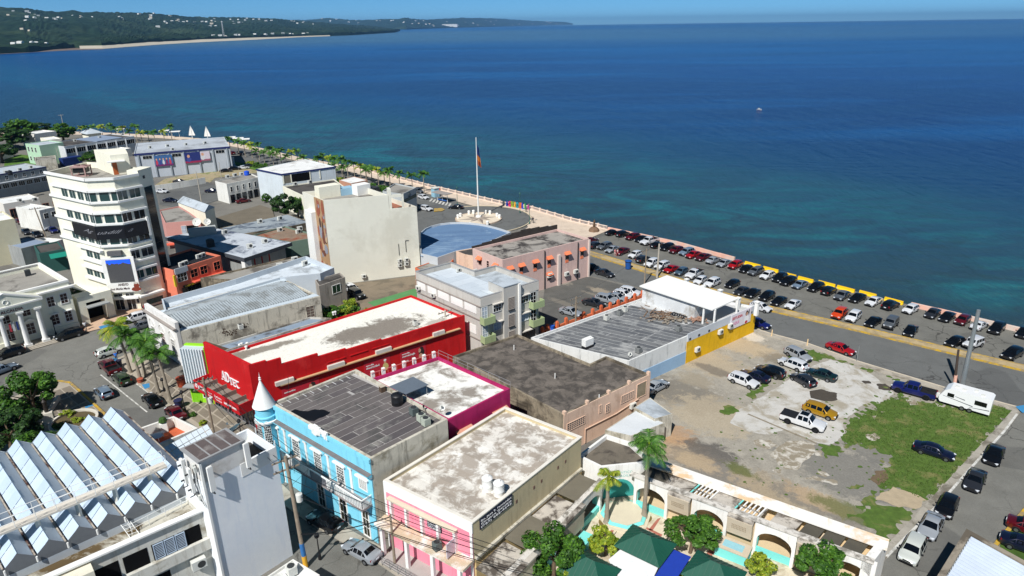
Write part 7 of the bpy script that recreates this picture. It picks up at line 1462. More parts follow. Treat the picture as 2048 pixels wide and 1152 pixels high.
# rooftop plant on the farther buildings
ac_n={}
for (nm,what,px_,h) in (('grey_block','the grey block at the left edge',((12,347),(40,342),(62,337)),6.75),('billboard','the billboard building',((300,297),(335,294),(372,291),(410,288),(345,301)),7.6),('factory','the long factory',((150,283),(200,277),(245,271)),5.75),('office','the small white office',((455,356),(470,353),(483,351)),5.1),('hall','the white rear house terrace',((590,371),(620,367)),5.7),('slab','the mottled slab roof store',((500,496),(450,468),(530,486)),4.62),('rusty','the rusty roofed house',((560,463),(597,467),(600,461)),3.5),('workshop','the long sheet workshop',((520,446),(560,440)),3.55),('corner','the low corner house',((40,404),(70,402)),3.95),('silver','the silver parapet roof',((590,523),(610,531),(560,536)),4.75)):
 for i,(x,y) in enumerate(px_):ac_unit(G(x,y,h),.6+.3*(i%2),'rooftop unit on %s, %s from the left'%(what,('first','second','third','fourth','fifth')[sorted(p[0] for p in px_).index(x)]),1.25)
 # ================================================================ vehicles
tyre_m=plain('tyre',(20,20,21),.9,0,.2);rim_m=plain('alloy',(150,152,156),.35,.8);rim_d=plain('alloy_dark',(40,41,44),.4,.6);cglass=plain('car_glass',(10,12,15),.05,0,.7);lampw=plain('head_lamp',(220,224,228),.15);lampr=plain('tail_lamp',(130,14,16),.25);trim=plain('black_trim',(26,26,28),.6)
def paint(name,col,rough=.28,metal=.25):
 k='paint_'+name
 if k in MATS:return MATS[k]
 m,n,l,p=nt(k);p.inputs['Base Color'].default_value=C(*col);p.inputs['Roughness'].default_value=rough;p.inputs['Metallic'].default_value=metal;p.inputs['Coat Weight'].default_value=.6;p.inputs['Coat Roughness'].default_value=.06;MATS[k]=m;return m
PAINT={'white':(226,227,228),'black':(14,15,18),'silver':(158,163,168),'grey':(92,97,102),'dark grey':(44,46,51),'red':(170,18,24),'maroon':(92,16,26),'blue':(24,30,96),'navy':(20,24,48),'silver blue':(116,134,152),'dark green':(20,44,46),'olive green':(50,66,40),'gold':(172,130,24),'orange':(214,70,26),'pale cream':(208,212,204),'blue grey':(72,92,108)}
# stations: (x from front, belt z, top z, half width at belt, half width at top, lower z)
CAR={'sedan':dict(L=4.6,W=.9,st=[(0,.56,.6,.62,.45,.34),(.14,.62,.68,.8,.6,.24),(.55,.7,.78,.88,.7,.22),(1.25,.8,.9,.9,.76,.22),(1.95,.9,1.38,.9,.62,.22),(2.55,.92,1.44,.9,.64,.22),(3.2,.93,1.38,.9,.62,.22),(3.85,.95,1.06,.89,.7,.22),(4.35,.94,1.03,.84,.64,.26),(4.55,.86,.92,.74,.56,.34),(4.6,.7,.74,.7,.5,.4)],ws=(3,4),rw=(6,7),side=[(3,4),(4,5),(5,6),(6,7)],wb=(.85,3.6),wr=.32),'suv':dict(L=4.65,W=.94,st=[(0,.66,.72,.7,.5,.4),(.12,.78,.86,.86,.66,.3),(.5,.88,.97,.93,.76,.26),(1.15,.97,1.08,.94,.8,.26),(1.8,1.05,1.6,.94,.68,.26),(2.6,1.07,1.68,.94,.7,.26),(3.5,1.08,1.66,.94,.7,.26),(4.2,1.1,1.56,.92,.68,.28),(4.52,1.08,1.16,.86,.7,.32),(4.65,.8,.86,.8,.6,.42)],ws=(3,4),rw=(7,8),side=[(3,4),(4,5),(5,6),(6,7)],wb=(.86,3.6),wr=.36),'hatchback':dict(L=4.1,W=.87,st=[(0,.6,.66,.64,.46,.36),(.12,.7,.77,.8,.6,.26),(.45,.8,.88,.86,.7,.22),(1.0,.9,1.0,.87,.74,.22),(1.65,.96,1.45,.87,.62,.22),(2.3,.98,1.51,.87,.64,.22),(3.1,.99,1.47,.87,.63,.22),(3.75,1.0,1.36,.85,.62,.24),(4.02,.98,1.04,.8,.62,.3),(4.1,.74,.8,.74,.56,.38)],ws=(3,4),rw=(7,8),side=[(3,4),(4,5),(5,6),(6,7)],wb=(.75,3.2),wr=.31),'pickup':dict(L=5.6,W=.98,st=[(0,.74,.82,.76,.56,.44),(.14,.9,1.0,.92,.72,.34),(.6,1.0,1.1,.98,.8,.32),(1.45,1.06,1.17,.98,.84,.32),(2.0,1.14,1.74,.98,.7,.32),(2.7,1.15,1.8,.98,.72,.32),(3.35,1.15,1.76,.98,.72,.32),(3.55,1.14,1.2,.98,.84,.32),(3.62,1.13,1.14,.97,.96,.32),(5.5,1.12,1.13,.95,.93,.36),(5.6,.95,.97,.92,.8,.44)],ws=(3,4),rw=(6,7),side=[(3,4),(4,5),(5,6)],wb=(.95,4.5),wr=.4),'off-roader':dict(L=4.2,W=.9,st=[(0,.8,.9,.62,.5,.5),(.1,.95,1.06,.7,.56,.42),(.5,1.0,1.12,.76,.62,.4),(1.25,1.06,1.18,.84,.7,.4),(1.6,1.12,1.72,.86,.74,.4),(2.3,1.12,1.8,.86,.76,.4),(3.1,1.12,1.8,.86,.76,.4),(3.95,1.12,1.76,.86,.74,.4),(4.12,1.05,1.12,.84,.7,.42),(4.2,.8,.86,.82,.66,.5)],ws=(3,4),rw=(7,8),side=[(4,5),(5,6),(6,7)],wb=(.72,3.35),wr=.42),}
def car_proto(kind):
 s=CAR[kind];L,Wd,ST=s['L'],s['W'],s['st'];X=lambda x:L/2-x
 rows=[]
 for (x,bz,tz,bw,tw,lz) in ST:
  h=[(bw*.86,lz),(bw*.99,lz+.12),(bw*1.02,(lz+bz)/2+.04),(bw,bz),(tw,tz-.05),(tw*.6,tz-.008),(0,tz)]
  rows.append([(X(x),y,z) for y,z in h]+[(X(x),-y,z) for y,z in reversed(h[:-1])])
 k=len(rows[0]);m=MB();bed=kind=='pickup'
 vs=[v for r in rows for v in r];fs=[]
 for i in range(len(rows)-1):
  for j in range(k-1):
   if bed and ST[i][0] in (3.62,) and 4<=j<=7:continue
   fs.append((i*k+j,i*k+j+1,(i+1)*k+j+1,(i+1)*k+j))
 fs+=[tuple(range(k)),tuple(range(len(vs)-1,len(vs)-k-1,-1))];m.add(vs,fs)
 r=root('parked_car','','',(0,0,0));
 body=part('body',m,paint('white',PAINT['white']),r,smooth=True)
 if bed:
  m=MB();x0,x1,w_,z0,z1=X(3.66),X(5.5),.82,.72,1.13
  m.add([(x0,w_,z0),(x1,w_,z0),(x1,-w_,z0),(x0,-w_,z0),(x0,w_,z1),(x1,w_,z1),(x1,-w_,z1),(x0,-w_,z1)],[(0,3,2,1),(0,1,5,4),(2,3,7,6),(1,2,6,5),(3,0,4,7)]);part('load_bed',m,trim,r)
  m=MB()
  for sg in (1,-1):m.obox((X(3.62),sg*.82,1.125),(-1.95,0,0),(0,sg*.14,0),(0,0,.03))
  part('bed_rail',m,trim,r)
 def pane(name,P,out=.012,inn=.1):
  c=sum((Vector(p) for p in P),Vector())/len(P);q=[c+(Vector(p)-c)*(1-inn) for p in P];n=(q[1]-q[0]).cross(q[2]-q[0]).normalized()
  if n.dot(c-Vector((0,0,.6)))<0:n=-n
  return part(name,MB().poly([p+n*out for p in q]),cglass,r)
 a,b=s['ws'];F,Bk=rows[a],rows[b]
 m=MB()
 def strip_pane(name,r0,r1,inn):
  idx=(4,5,6,7,8);P0=[Vector(r0[i]) for i in idx];P1=[Vector(r1[i]) for i in idx];mm=MB();top=[p*1 for p in P0];lo=[]
  for p,q in zip(P0,P1):d=q-p;lo.append((p+d*inn,q-d*inn*.6))
  nn=(P1[2]-P0[2]).cross(Vector((0,1,0))).normalized();nn=nn if nn.z>0 else -nn
  mm.add([tuple(Vector((l_[0].x,l_[0].y*.93,l_[0].z))+nn*.02) for l_ in lo]+[tuple(Vector((l_[1].x,l_[1].y*.93,l_[1].z))+nn*.02) for l_ in lo],[(i,i+1,i+6,i+5) for i in range(4)]);part(name,mm,cglass,r,smooth=True)
 strip_pane('windscreen',F,Bk,.1);c_,d_=s['rw'];strip_pane('rear_window',rows[d_],rows[c_],.14)
 for sg in (0,1):
  for (i,j) in s['side']:
   e=(3,4) if not sg else (k-4,k-5);P=[rows[i][e[0]],rows[j][e[0]],rows[j][e[1]],rows[i][e[1]]]
   if abs(P[0][2]-P[3][2])<.2:P=[P[0],P[1],P[2]]
   elif abs(P[1][2]-P[2][2])<.2:P=[P[0],P[1],P[3]]
   pane('side_window',P,.014,.13 if len(P)==4 else.25)
 wr=s['wr']
 for x in s['wb']:
  for sg in (1,-1):
   y=Wd-.05;t=part('wheel',MB().tube((X(x),sg*(y-.2),wr),(X(x),sg*(y+.085),wr),wr,16),tyre_m,r,smooth=True)
   part('rim',MB().tube((X(x),sg*(y+.05),wr),(X(x),sg*(y+.095),wr),wr*.62,12),rim_m,t)
   m=MB();P=[(X(x)+(wr+.09)*math.cos(q),sg*(Wd+.012),wr+(wr+.07)*math.sin(q)) for q in (math.pi*i_/10 for i_ in range(11))];P2=[(X(x)+(wr+.01)*math.cos(q),sg*(Wd+.03),wr+(wr+.01)*math.sin(q)) for q in (math.pi*i_/10 for i_ in range(11))];m.add(P+P2,[(i_,i_+1,i_+12,i_+11) for i_ in range(10)]);part('wheel_arch',m,trim,r)
 for sg in (1,-1):
  x,bz=ST[1][0],ST[1][1];part('headlight',MB().box(X(x)-.03,sg*ST[1][3]*.74,bz-.1,.3,.34,.13,-sg*.5),lampw,r)
  i_=-3 if kind in ('sedan',) else -2;x,bz=ST[i_][0],ST[i_][1];part('taillight',MB().box(X(x)-.04,sg*ST[i_][3]*.84,bz-(.22 if kind=='sedan' else.34),.16,.26,.2 if kind=='sedan' else.34,0),lampr,r)
  part('mirror',MB().box(X(ST[3][0]+.25),sg*(Wd+.12),ST[3][1]+.06,.14,.2,.14),trim,r)
 part('front_bumper',MB().box(L/2-.1,0,ST[0][5]+.0,.26,Wd*1.35,.16),trim,r);part('grille',MB().box(L/2-.03,0,ST[0][5]+.2,.1,Wd*.8,.14),trim,r);part('rear_bumper',MB().box(-L/2+.08,0,ST[-1][5]+.0,.22,Wd*1.4,.18),trim,r)
 part('number_plate',MB().box(-L/2-.0,0,ST[-1][5]+.24,.05,.42,.14),lampw,r)
 part('underside',MB().box(0,0,.16,L*.86,Wd*1.6,.12),trim,r)
 if kind=='off-roader':part('spare_wheel',MB().tube((-L/2-.02,0,1.0),(-L/2-.22,0,1.0),.38,14),tyre_m,r)
 return r
PROTO={};used_p={}
def car(kind,col,x,y,az,label,group=None,z=0.02,sc=1.0,roofmat=None,rims=None,glass_c=None,az_deg=True):
 if kind not in PROTO:PROTO[kind]=car_proto(kind)
 p=PROTO[kind];g=G(x,y,z)
 if kind not in used_p:used_p[kind]=p;o=p
 else:o=clone(p,g,0)
 sc*={'suv':.83,'sedan':.86,'hatchback':.85,'pickup':.88}.get(kind,.86);o.location=(g.x,g.y,z);o.rotation_euler=(0,0,math.radians(az));o.scale=(sc,)*3
 o['label']=label;o['category']='car' if kind not in ('pickup',) else 'pickup truck'
 if group:o['group']=group
 elif 'group' in o:del o['group']
 o.name={'sedan':'sedan_car','suv':'suv_car','hatchback':'hatchback_car','pickup':'pickup_truck','off-roader':'off_roader'}[kind]
 for ch in o.children:
  if ch.name.startswith('body'):ch.material_slots[0].link='OBJECT';ch.material_slots[0].material=paint(col,PAINT[col])
  if rims and ch.name.startswith('wheel'):
   for g2 in ch.children:g2.material_slots[0].link='OBJECT';g2.material_slots[0].material=rims
 return o
ordn=['first','second','third','fourth','fifth','sixth','seventh','eighth','ninth','tenth','eleventh','twelfth','thirteenth','fourteenth','fifteenth','sixteenth','seventeenth','eighteenth','nineteenth','twentieth']+['twenty '+s for s in ('first','second','third','fourth','fifth','sixth','seventh','eighth','ninth')]+['thirtieth']+['thirty '+s for s in ('first','second','third','fourth')]
S,U,H,K,O='sedan','suv','hatchback','pickup','off-roader'
rowS=[(1225,466,S,'black'),(1245,469,U,'black'),(1265,475,U,'maroon'),(1283,479,S,'black'),(1298,484,K,'white'),(1314,491,S,'black'),(1334,496,U,'black'),(1352,502,H,'maroon'),(1373,506,U,'silver blue'),(1386,511,S,'red'),(1406,516,S,'maroon'),(1426,522,S,'silver'),(1447,528,S,'silver'),(1470,532,U,'red'),(1491,540,H,'black'),(1511,545,U,'grey'),(1534,553,H,'white'),(1559,558,U,'black'),(1576,565,U,'black'),(1599,571,S,'silver blue'),(1631,577,U,'black'),(1657,584,U,'black'),(1683,593,S,'grey'),(1714,598,S,'black'),(1746,605,S,'white'),(1780,613,U,'black'),(1820,621,H,'white'),(1864,629,S,'dark grey'),(1893,636,S,'black'),(1924,643,H,'maroon'),(1957,653,S,'white'),(1992,660,U,'black'),(2046,668,S,'black')]
rowI=[(1182,484,S,'maroon'),(1191,494,U,'dark grey'),(1209,496,U,'grey'),(1224,502,S,'silver'),(1244,506,S,'maroon'),(1270,513,H,'white'),(1286,522,U,'dark grey'),(1303,530,U,'white'),(1324,535,U,'white'),(1342,542,S,'red'),(1362,547,H,'blue grey'),(1388,552,K,'white'),(1400,565,H,'white'),(1424,570,U,'white'),(1464,572,H,'black'),(1482,586,S,'dark grey'),(1505,590,S,'black'),(1533,597,U,'black'),(1557,606,S,'black'),(1585,613,S,'white'),(1678,632,U,'orange'),(1706,638,U,'white'),(1745,648,S,'black'),(1780,653,O,'grey'),(1820,666,S,'black'),(1908,689,H,'black'),(1944,693,O,'white'),(2023,713,U,'black')]
rc=random.Random(31)
for row,nm in ((rowS,'the row along the sea wall'),(rowI,'the inner row of the seafront parking')):
 for i,(x,y,k,c) in enumerate(row):
  az=-140+rc.uniform(-4,4)
  if row is rowI:az=-135+rc.uniform(-5,5)+(-15 if x>1900 else 0)
  if rc.random()<.16 and k!=K:az+=180
  car(k,c,x,y+(3 if row is rowS else 1),az,'%s %s, %s from the left in %s'%(c,k if k!=K else 'pickup truck',ordn[i],nm),'cars parked at the seafront',.02,rc.uniform(.94,1.0))
one=[(1209,551,S,'dark grey',-46,'dark grey sedan parked on the road beside the pink grey office'),(1184,540,S,'black',-46,'black car half hidden at the corner of the pink grey office'),(1680,703,S,'red',-52,'dark red sedan at the kerb of the seafront road by the vacant lot'),(1521,620,H,'white',-50,'white car just behind the yellow wall building'),(1515,652,S,'blue',-50,'blue car peeking out past the yellow wall end'),(1141,629,S,'silver',-38,'silver sedan beside the wooden pole in the middle lot'),(1187,611,S,'dark grey',-36,'dark grey sedan, left of the group by the orange wall'),(1212,604,U,'silver',-36,'silver green suv between sedans by the orange wall'),(1234,600,S,'silver',-36,'silver sedan between suvs by the orange wall'),(1246,594,H,'white',-36,'white hatchback, second from the right by the orange wall'),(1260,589,U,'white',-36,'white suv, nearest the road by the orange wall'),(1595,716,U,'silver',-62,'silver suv nearest the road on the vacant lot'),(1585,735,U,'white',128,'white suv with roof rails beside the silver one on the lot'),(1539,750,U,'black',138,'black suv on the gravel edge of the vacant lot'),(1509,758,S,'navy',136,'dark blue sedan between black and white suvs on the lot'),(1486,768,U,'white',-46,'white suv at the left end of the lot cars'),(1605,766,H,'dark grey',-66+180,'dark grey hatchback on the slab beside the green sedan'),(1641,755,S,'dark green',136,'long dark green sedan on the concrete slab'),(1639,829,U,'gold',-43,'gold yellow suv on the slab behind the white pickup'),(1605,850,K,'white',-39,'white pickup truck with black bed cover on the slab'),(1826,788,K,'blue',141,'dark blue pickup truck hitched to the white caravan'),(1866,909,S,'navy',-38,'dark navy sedan parked on the grass of the lot'),(1312,779,S,'silver',40,'grey car half hidden behind the peach warehouse corner'),(1986,917,S,'black',-133,'black sedan, farthest in the line along the side street'),(1948,968,S,'dark grey',-133,'dark grey sedan, second from the sea in the side street'),(1892,1021,H,'black',-133,'black hatchback in the middle of the side street line'),(1860,1060,S,'silver',-133,'silver sedan behind the pale suv in the side street'),(1823,1108,U,'pale cream',-133,'pale cream suv, nearest the camera in the side street'),(2062,1066,S,'maroon',-40,'maroon car on the grass at the right edge'),(2050,1100,S,'navy',-40,'navy car on the grass behind the metal roof'),(724,1110,S,'silver',146,'silver sedan parked on the street below the pink building'),(650,1050,S,'black',146,'black sedan in the deep shade of the blue building street'),(140,675,U,'black',228,'long black suv parked before the town hall right wing'),(20,712,U,'black',228,'black suv before the town hall columns at the left edge'),(219,709,H,'pale cream',48,'cream white boxy hatchback crossing the square'),(221,741,K,'maroon',136,'maroon pickup truck parked under the square palms'),(245,764,U,'olive green',136,'dark green suv parked under the square palms'),(209,791,H,'silver blue',136,'silver blue hatchback leaving the square'),(305,806,S,'black',134,'black sedan by the pavement of the red school'),(352,832,S,'maroon',134,'maroon sedan partly behind the white terrace wall'),(4,745,S,'silver blue',60,'pale car at the left edge of the square'),(272,641,U,'white',222,'white suv parked in front of the old hall'),(283,657,H,'grey',222,'grey car behind the palms before the old hall'),(325,386,H,'white',-10,'white hatchback in the car park behind the tower'),(341,404,S,'navy',-10,'dark blue car in the car park behind the tower'),(425,385,S,'navy',0,'dark blue car beside the small white office'),(360,366,S,'dark grey',0,'dark car behind the white boundary wall'),(452,344,S,'black',20,'black sedan on the dirt lot, left one'),(470,340,U,'black',20,'black suv on the dirt lot, next to the white car'),(487,338,S,'white',20,'white car on the dirt lot'),(498,334,S,'dark grey',20,'dark car at the right end of the dirt lot'),(487,405,S,'maroon',40,'maroon car before the small white office'),(464,309,U,'maroon',130,'red car at the end of the billboard building'),(482,310,S,'black',130,'black car on the boulevard by the palms'),(275,296,U,'red',60,'red van near the long factory'),(42,446,S,'maroon',-45,'maroon car in the street left of the tower'),(54,467,S,'dark grey',-45,'dark car, first of the line left of the tower'),(75,472,S,'black',-45,'black car, second of the line left of the tower'),(92,459,S,'silver',-45,'silver car across the street left of the tower'),(107,464,S,'blue',-45,'blue car across the street left of the tower'),(847,398,H,'white',-45,'white hatchback waiting by the lone promenade palm'),(852,421,U,'white',-40,'white suv entering the roundabout beside the cream block'),(912,418,S,'black',168,'black sedan driving round the roundabout'),(836,385,S,'grey',-45,'grey car on the boulevard behind the grey shop'),(703,583,U,'white',-45,'white suv in the lot under the blank cream wall'),(714,595,O,'black',-45,'dark open jeep beside the white suv under the cream wall'),(622,521,S,'dark grey',30,'dark sedan parked under the mural'),]
for (x,y,k,c,az,lab) in one:car(k,c,x,y,az,lab,None,.06 if y>700 and x<1300 else.03,1.0,rims=rim_d if 'bed cover' in lab or 'caravan' in lab else None)
# black bed cover and roof glass on the white pickup
for o in list(COL.objects):
 if o.get('label','').startswith('white pickup truck with black bed cover'):
  for nm,mb_,mt in (('bed_cover',MB().box(-1.78,0,1.13,1.95,1.75,.07),trim),('sunroof',MB().box(.1,0,1.79,1.0,1.0,.03),cglass)):
   me=mesh(nm,mb_,mt);c=bpy.data.objects.new(nm,me);COL.objects.link(c);c.parent=o
   # caravan
p=G(1928,815,.04);az=math.radians(138);r_=root('caravan','white caravan with black windows behind the blue pickup','caravan',(0,0,0));L,Wd,Hh=6.0,1.2,2.75
prof=[(-3.0,.5),(-3.0,2.55),(-2.7,2.75),(1.9,2.75),(2.5,2.3),(3.0,1.3),(3.0,.8),(2.8,.5)]
m=MB();n_=len(prof);m.add([(x,Wd,z) for x,z in prof]+[(x,-Wd,z) for x,z in prof],[tuple(range(n_-1,-1,-1)),tuple(range(n_,2*n_))]+[(i,(i+1)%n_,(i+1)%n_+n_,i+n_) for i in range(n_)])
part('body',m,paint('caravan',(232,232,230),.35,0),r_)
for sg in (1,-1):
 for (x0,x1,z0,z1) in ((-2.5,-1.1,1.45,2.1),(1.3,2.1,1.55,2.1)):part('window',MB().obox((x0,sg*1.195,z0),(x1-x0,0,0),(0,sg*.02,0),(0,0,z1-z0)),cglass,r_)
 for (x0,z0,x1,z1) in ((-1.0,1.0,2.6,1.5),(-2.9,1.05,-.6,.8),(0,1.6,1.2,1.8)):part('stripe',MB().poly([(x0,sg*1.206,z0),(x1,sg*1.206,z1),(x1,sg*1.206,z1+.05),(x0,sg*1.206,z0+.12)]),plain('stripe_grey',(70,74,80),.5),r_)
 for x in (-.75,.15):
  t=part('wheel',MB().tube((x,sg*.95,.34),(x,sg*1.22,.34),.34,14),tyre_m,r_);part('rim',MB().tube((x,sg*1.2,.34),(x,sg*1.235,.34),.2,10),rim_m,t)
for x,y in ((-1.8,.5),(-.9,-.3),(.4,.35),(1.3,0)):part('roof_vent',MB().box(x,y,2.75,.42,.42,.12),acw,r_)
part('tow_bar',MB().tube((3.0,.4,.45),(4.1,0,.5),.05).tube((3.0,-.4,.45),(4.1,0,.5),.05),trim,r_);part('gas_box',MB().box(3.25,0,.5,.45,.7,.5),acw,r_)
r_.location=(p.x,p.y,.04);r_.rotation_euler=(0,0,az);r_.scale=(.88,)*3
# small boat out at sea
p=G(1518,220,SEAZ);bt=root('motor_boat','small white motor boat far out on the water','boat',p);m=MB();prof=[(-3.2,.95),(-1,1.1),(1.2,.95),(3.6,.05)]
m.add([(p.x+x,p.y+w_,SEAZ+.9+.15*(x>2)) for x,w_ in prof]+[(p.x+x,p.y-w_,SEAZ+.9+.15*(x>2)) for x,w_ in prof]+[(p.x+x*.92,p.y,SEAZ-.3) for x,w_ in prof],[(0,1,9,8),(1,2,10,9),(2,3,11,10),(5,4,8,9),(6,5,9,10),(7,6,10,11),(4,0,8),(0,4,5,1),(1,5,6,2),(2,6,7,3)]);bt.scale=(.4,.4,.5);part('hull',m,whitec,bt);part('cabin',MB().box(p.x-.3,p.y,SEAZ+.9,1.6,1.3,1.2),whitec,bt);part('canopy',MB().box(p.x-.5,p.y,SEAZ+2.4,2.2,1.6,.08),trim,bt)
# ================================================================ vegetation
def leafmat(name,a,b_,c_):
 m,n,l,p=nt(name);oi=n.new('ShaderNodeNewGeometry');v=pos(n,l);f=noise(n,l,v,1.1,4,.6)
 o=ramp(n,l,f,.3,.7,C(*a),C(*b_));rnd=ramp(n,l,oi.outputs['Random Per Island'],.55,1.0);o=mix(n,l,rnd,o,C(*c_));l.new(o,p.inputs['Base Color']);p.inputs['Roughness'].default_value=.55;p.inputs['Specular IOR Level'].default_value=.35
 try:p.inputs['Transmission Weight'].default_value=0
 except Exception:pass
 tr=n.new('ShaderNodeBsdfTranslucent');l.new(o,tr.inputs['Color']);ms=n.new('ShaderNodeMixShader');ms.inputs[0].default_value=.22;l.new(p.outputs[0],ms.inputs[1]);l.new(tr.outputs[0],ms.inputs[2]);l.new(ms.outputs[0],n['Material Output'].inputs['Surface']);return m
lf={'green':leafmat('leaf_green',(34,66,18),(66,108,30),(96,140,44)),'yellow':leafmat('leaf_yellow',(84,112,26),(140,160,40),(182,186,60)),'dark':leafmat('leaf_dark',(26,50,20),(48,80,32),(70,104,44)),'palm':leafmat('leaf_palm',(40,78,24),(70,116,36),(104,146,52)),'palmy':leafmat('leaf_palm_yellow',(92,122,30),(140,160,44),(190,182,60))}
bark=M('bark',(104,88,70),.95,.2,3.0);pbark=M('palm_bark',(150,140,124),.9,.15,3.0)
def crown_mesh(seed,n,rx,rz,leaf,clumps=34,flat=1.0):
 """leaf-sized faces gathered in clumps through the crown's volume"""
 r=random.Random(seed);m=MB();cl=[]
 while len(cl)<clumps:
  v=Vector((r.uniform(-1,1),r.uniform(-1,1),r.uniform(-1,1)))
  if.35<v.length<1:cl.append((Vector((v.x*rx*.88,v.y*rx*.88,v.z*rz*.85)),r.uniform(.55,1.35)))
 for i in range(n):
  c,k=r.choice(cl);g=Vector((r.gauss(0,1),r.gauss(0,1),r.gauss(0,.8))).normalized()*(rx*.26*k)*r.uniform(.45,1.0)**.6
  p=c+g;nrm=(g.normalized()*.8+Vector((r.uniform(-1,1),r.uniform(-1,1),r.uniform(-.2,1)))*.8).normalized();a=nrm.orthogonal().normalized();a=(Matrix.Rotation(r.uniform(0,6.3),3,nrm)@a);b_=nrm.cross(a);s=leaf*r.uniform(.6,1.3)
  m.add([p-a*s,p+b_*s*.5,p+a*s,p-b_*s*.5],[(0,1,2,3)])
 return m
CM={}
def tree(x,y,h,rx,rz,label,kind='green',seed=0,n=4200,leaf=.2,z=0.0,name='tree',trunk=True,scale_leaf=True):
 g=G(x,y,z);r=root(name,label,'tree' if name=='tree' else 'shrub',g);key=(kind,seed%3,n,name)
 if trunk:
  m=MB();t0=Vector((g.x,g.y,z-.1));k1=t0+Vector((.15,.1,h*.42));m.tube(t0,k1,.2*rx/2.4,8,.14*rx/2.4)
  rr=random.Random(seed)
  for i in range(6):a=i*1.05+rr.uniform(-.3,.3);e=k1+Vector((math.cos(a)*rx*.55,math.sin(a)*rx*.55,h*.62-h*.42+rr.uniform(0,rz*.7)));m.tube(k1,e,.09*rx/2.4,6,.03)
  part('trunk',m,bark,r)
 if key not in CM:CM[key]=mesh('crown',crown_mesh(seed%3+5,n,1.0,1.0,leaf,25 if n>2000 else 18),lf[kind])
 o=bpy.data.objects.new('crown',CM[key]);COL.objects.link(o);o.parent=r;o.location=(0,0,(h-rz) if trunk else rz*.55);o.scale=(rx,rx,rz);o.rotation_euler=(0,0,seed*1.7);return r
tree(72,840,6.6,3.4,2.7,'big round dark green tree at the left of the square','green',1,7000,.085);tree(25,905,5.2,3.3,2.2,'broad leafy tree in the lower left corner of the square','dark',2,7000,.085);tree(95,930,4.4,2.4,1.7,'leafy tree touching the saw-tooth roof edge','green',3,7000,.085)
tree(1105,1165,5.6,2.75,2.5,'big round tree at the left of the courtyard','green',4,9000,.07);tree(1380,1106,3.7,2.2,1.3,'umbrella shaped tree beside the white arcade','green',5,7000,.085);tree(1210,1112,3.0,1.5,1.25,'light green thin tree between palms and gazebo','yellow',6,3200,.11)
tree(1155,1185,3.6,1.7,1.3,'small tree at the bottom below the big courtyard tree','yellow',7,3200,.11);tree(1515,1158,2.6,1.3,1.1,'small bright tree by the fountain at the bottom','yellow',8,3200,.11);tree(1645,1185,4.2,2.3,1.6,'leafy tree before the last arch at the bottom','green',9,7000,.085);tree(1360,1178,2.0,1.0,.8,'small shrub tree between blue canvas and gazebo','yellow',10,3200,.11)
tree(575,440,6.8,3.2,2.6,'green tree beside the mural building','dark',11,7000,.085);tree(597,436,5.6,2.4,2.3,'slimmer tree touching the mural building','green',12,3200,.11);tree(592,457,2.6,3.0,1.4,'low bushes below the trees by the mural','green',13,3200,.11,name='shrub',trunk=False)
tree(533,405,2.6,1.3,1.2,'small shrub against the white rear house wall','green',41,3200,.11)
for i,(x,y,h,rx,k) in enumerate(((20,300,9,8,'dark'),(55,284,10,7,'green'),(5,325,7,6,'dark'),(128,284,8,6,'green'),(-25,300,9,8,'green'),(82,275,7,5,'dark'),(193,322,4,3.5,'dark'),(180,330,3.6,3,'green'))):tree(x,y,h,rx,h*.38,('wide dark tree at the far left edge','tall green tree near the far left shore','dark tree low at the left edge','round tree behind the cream house','tree cut by the left edge of the picture','dark tree behind the white house','scrubby bush before the factory wall','green bush beside the blue container')[i],k,20+i,3200,.11)
for i,(x,y,rx,k) in enumerate(((688,634,1.7,'yellow'),(670,640,2.2,'green'),(655,645,1.5,'yellow'),(699,615,1.4,'yellow'),(735,628,.9,'yellow'),(645,585,1.0,'yellow'),(703,628,1.5,'green'))):tree(x,y,rx*1.3,rx,rx*.8,('yellow green shrub, tallest beside the red building','dark green shrub beside the red building','yellow shrub nearest the old hall end','yellow shrub under the grey annexe','small yellow shrub at the red roof edge','small yellow shrub against the grey annexe','green shrub behind the yellow ones')[i],k,30+i,3200,.11,z=0,name='shrub',trunk=False)
for i,(x,y,rx,k) in enumerate(((133,838,1.0,'yellow'),(158,846,.8,'yellow'),(118,862,.9,'green'),(60,822,2.0,'dark'),(20,835,1.8,'green'),(385,832,.5,'green'),(405,848,.5,'yellow'),(152,600,2.0,'dark'),(148,628,1.4,'green'),(75,672,.6,'yellow'),(160,880,.9,'yellow'))):tree(x,y,rx*1.2,rx,rx*.75,('yellow shrub at the top of the white planter','yellow shrub on the right of the white planter','green shrub below the statue pedestal','dark hedge under the big square tree','green hedge at the left edge of the square','small green pavement shrub by the lamp','small yellow pavement shrub nearer the red school','dark shrub behind the gate house','green shrub against the tower foot','small shrub by the town hall steps','yellow shrub beside the saw-tooth gable')[i],k,50+i,3200,.11,z=.1,name='shrub',trunk=False)
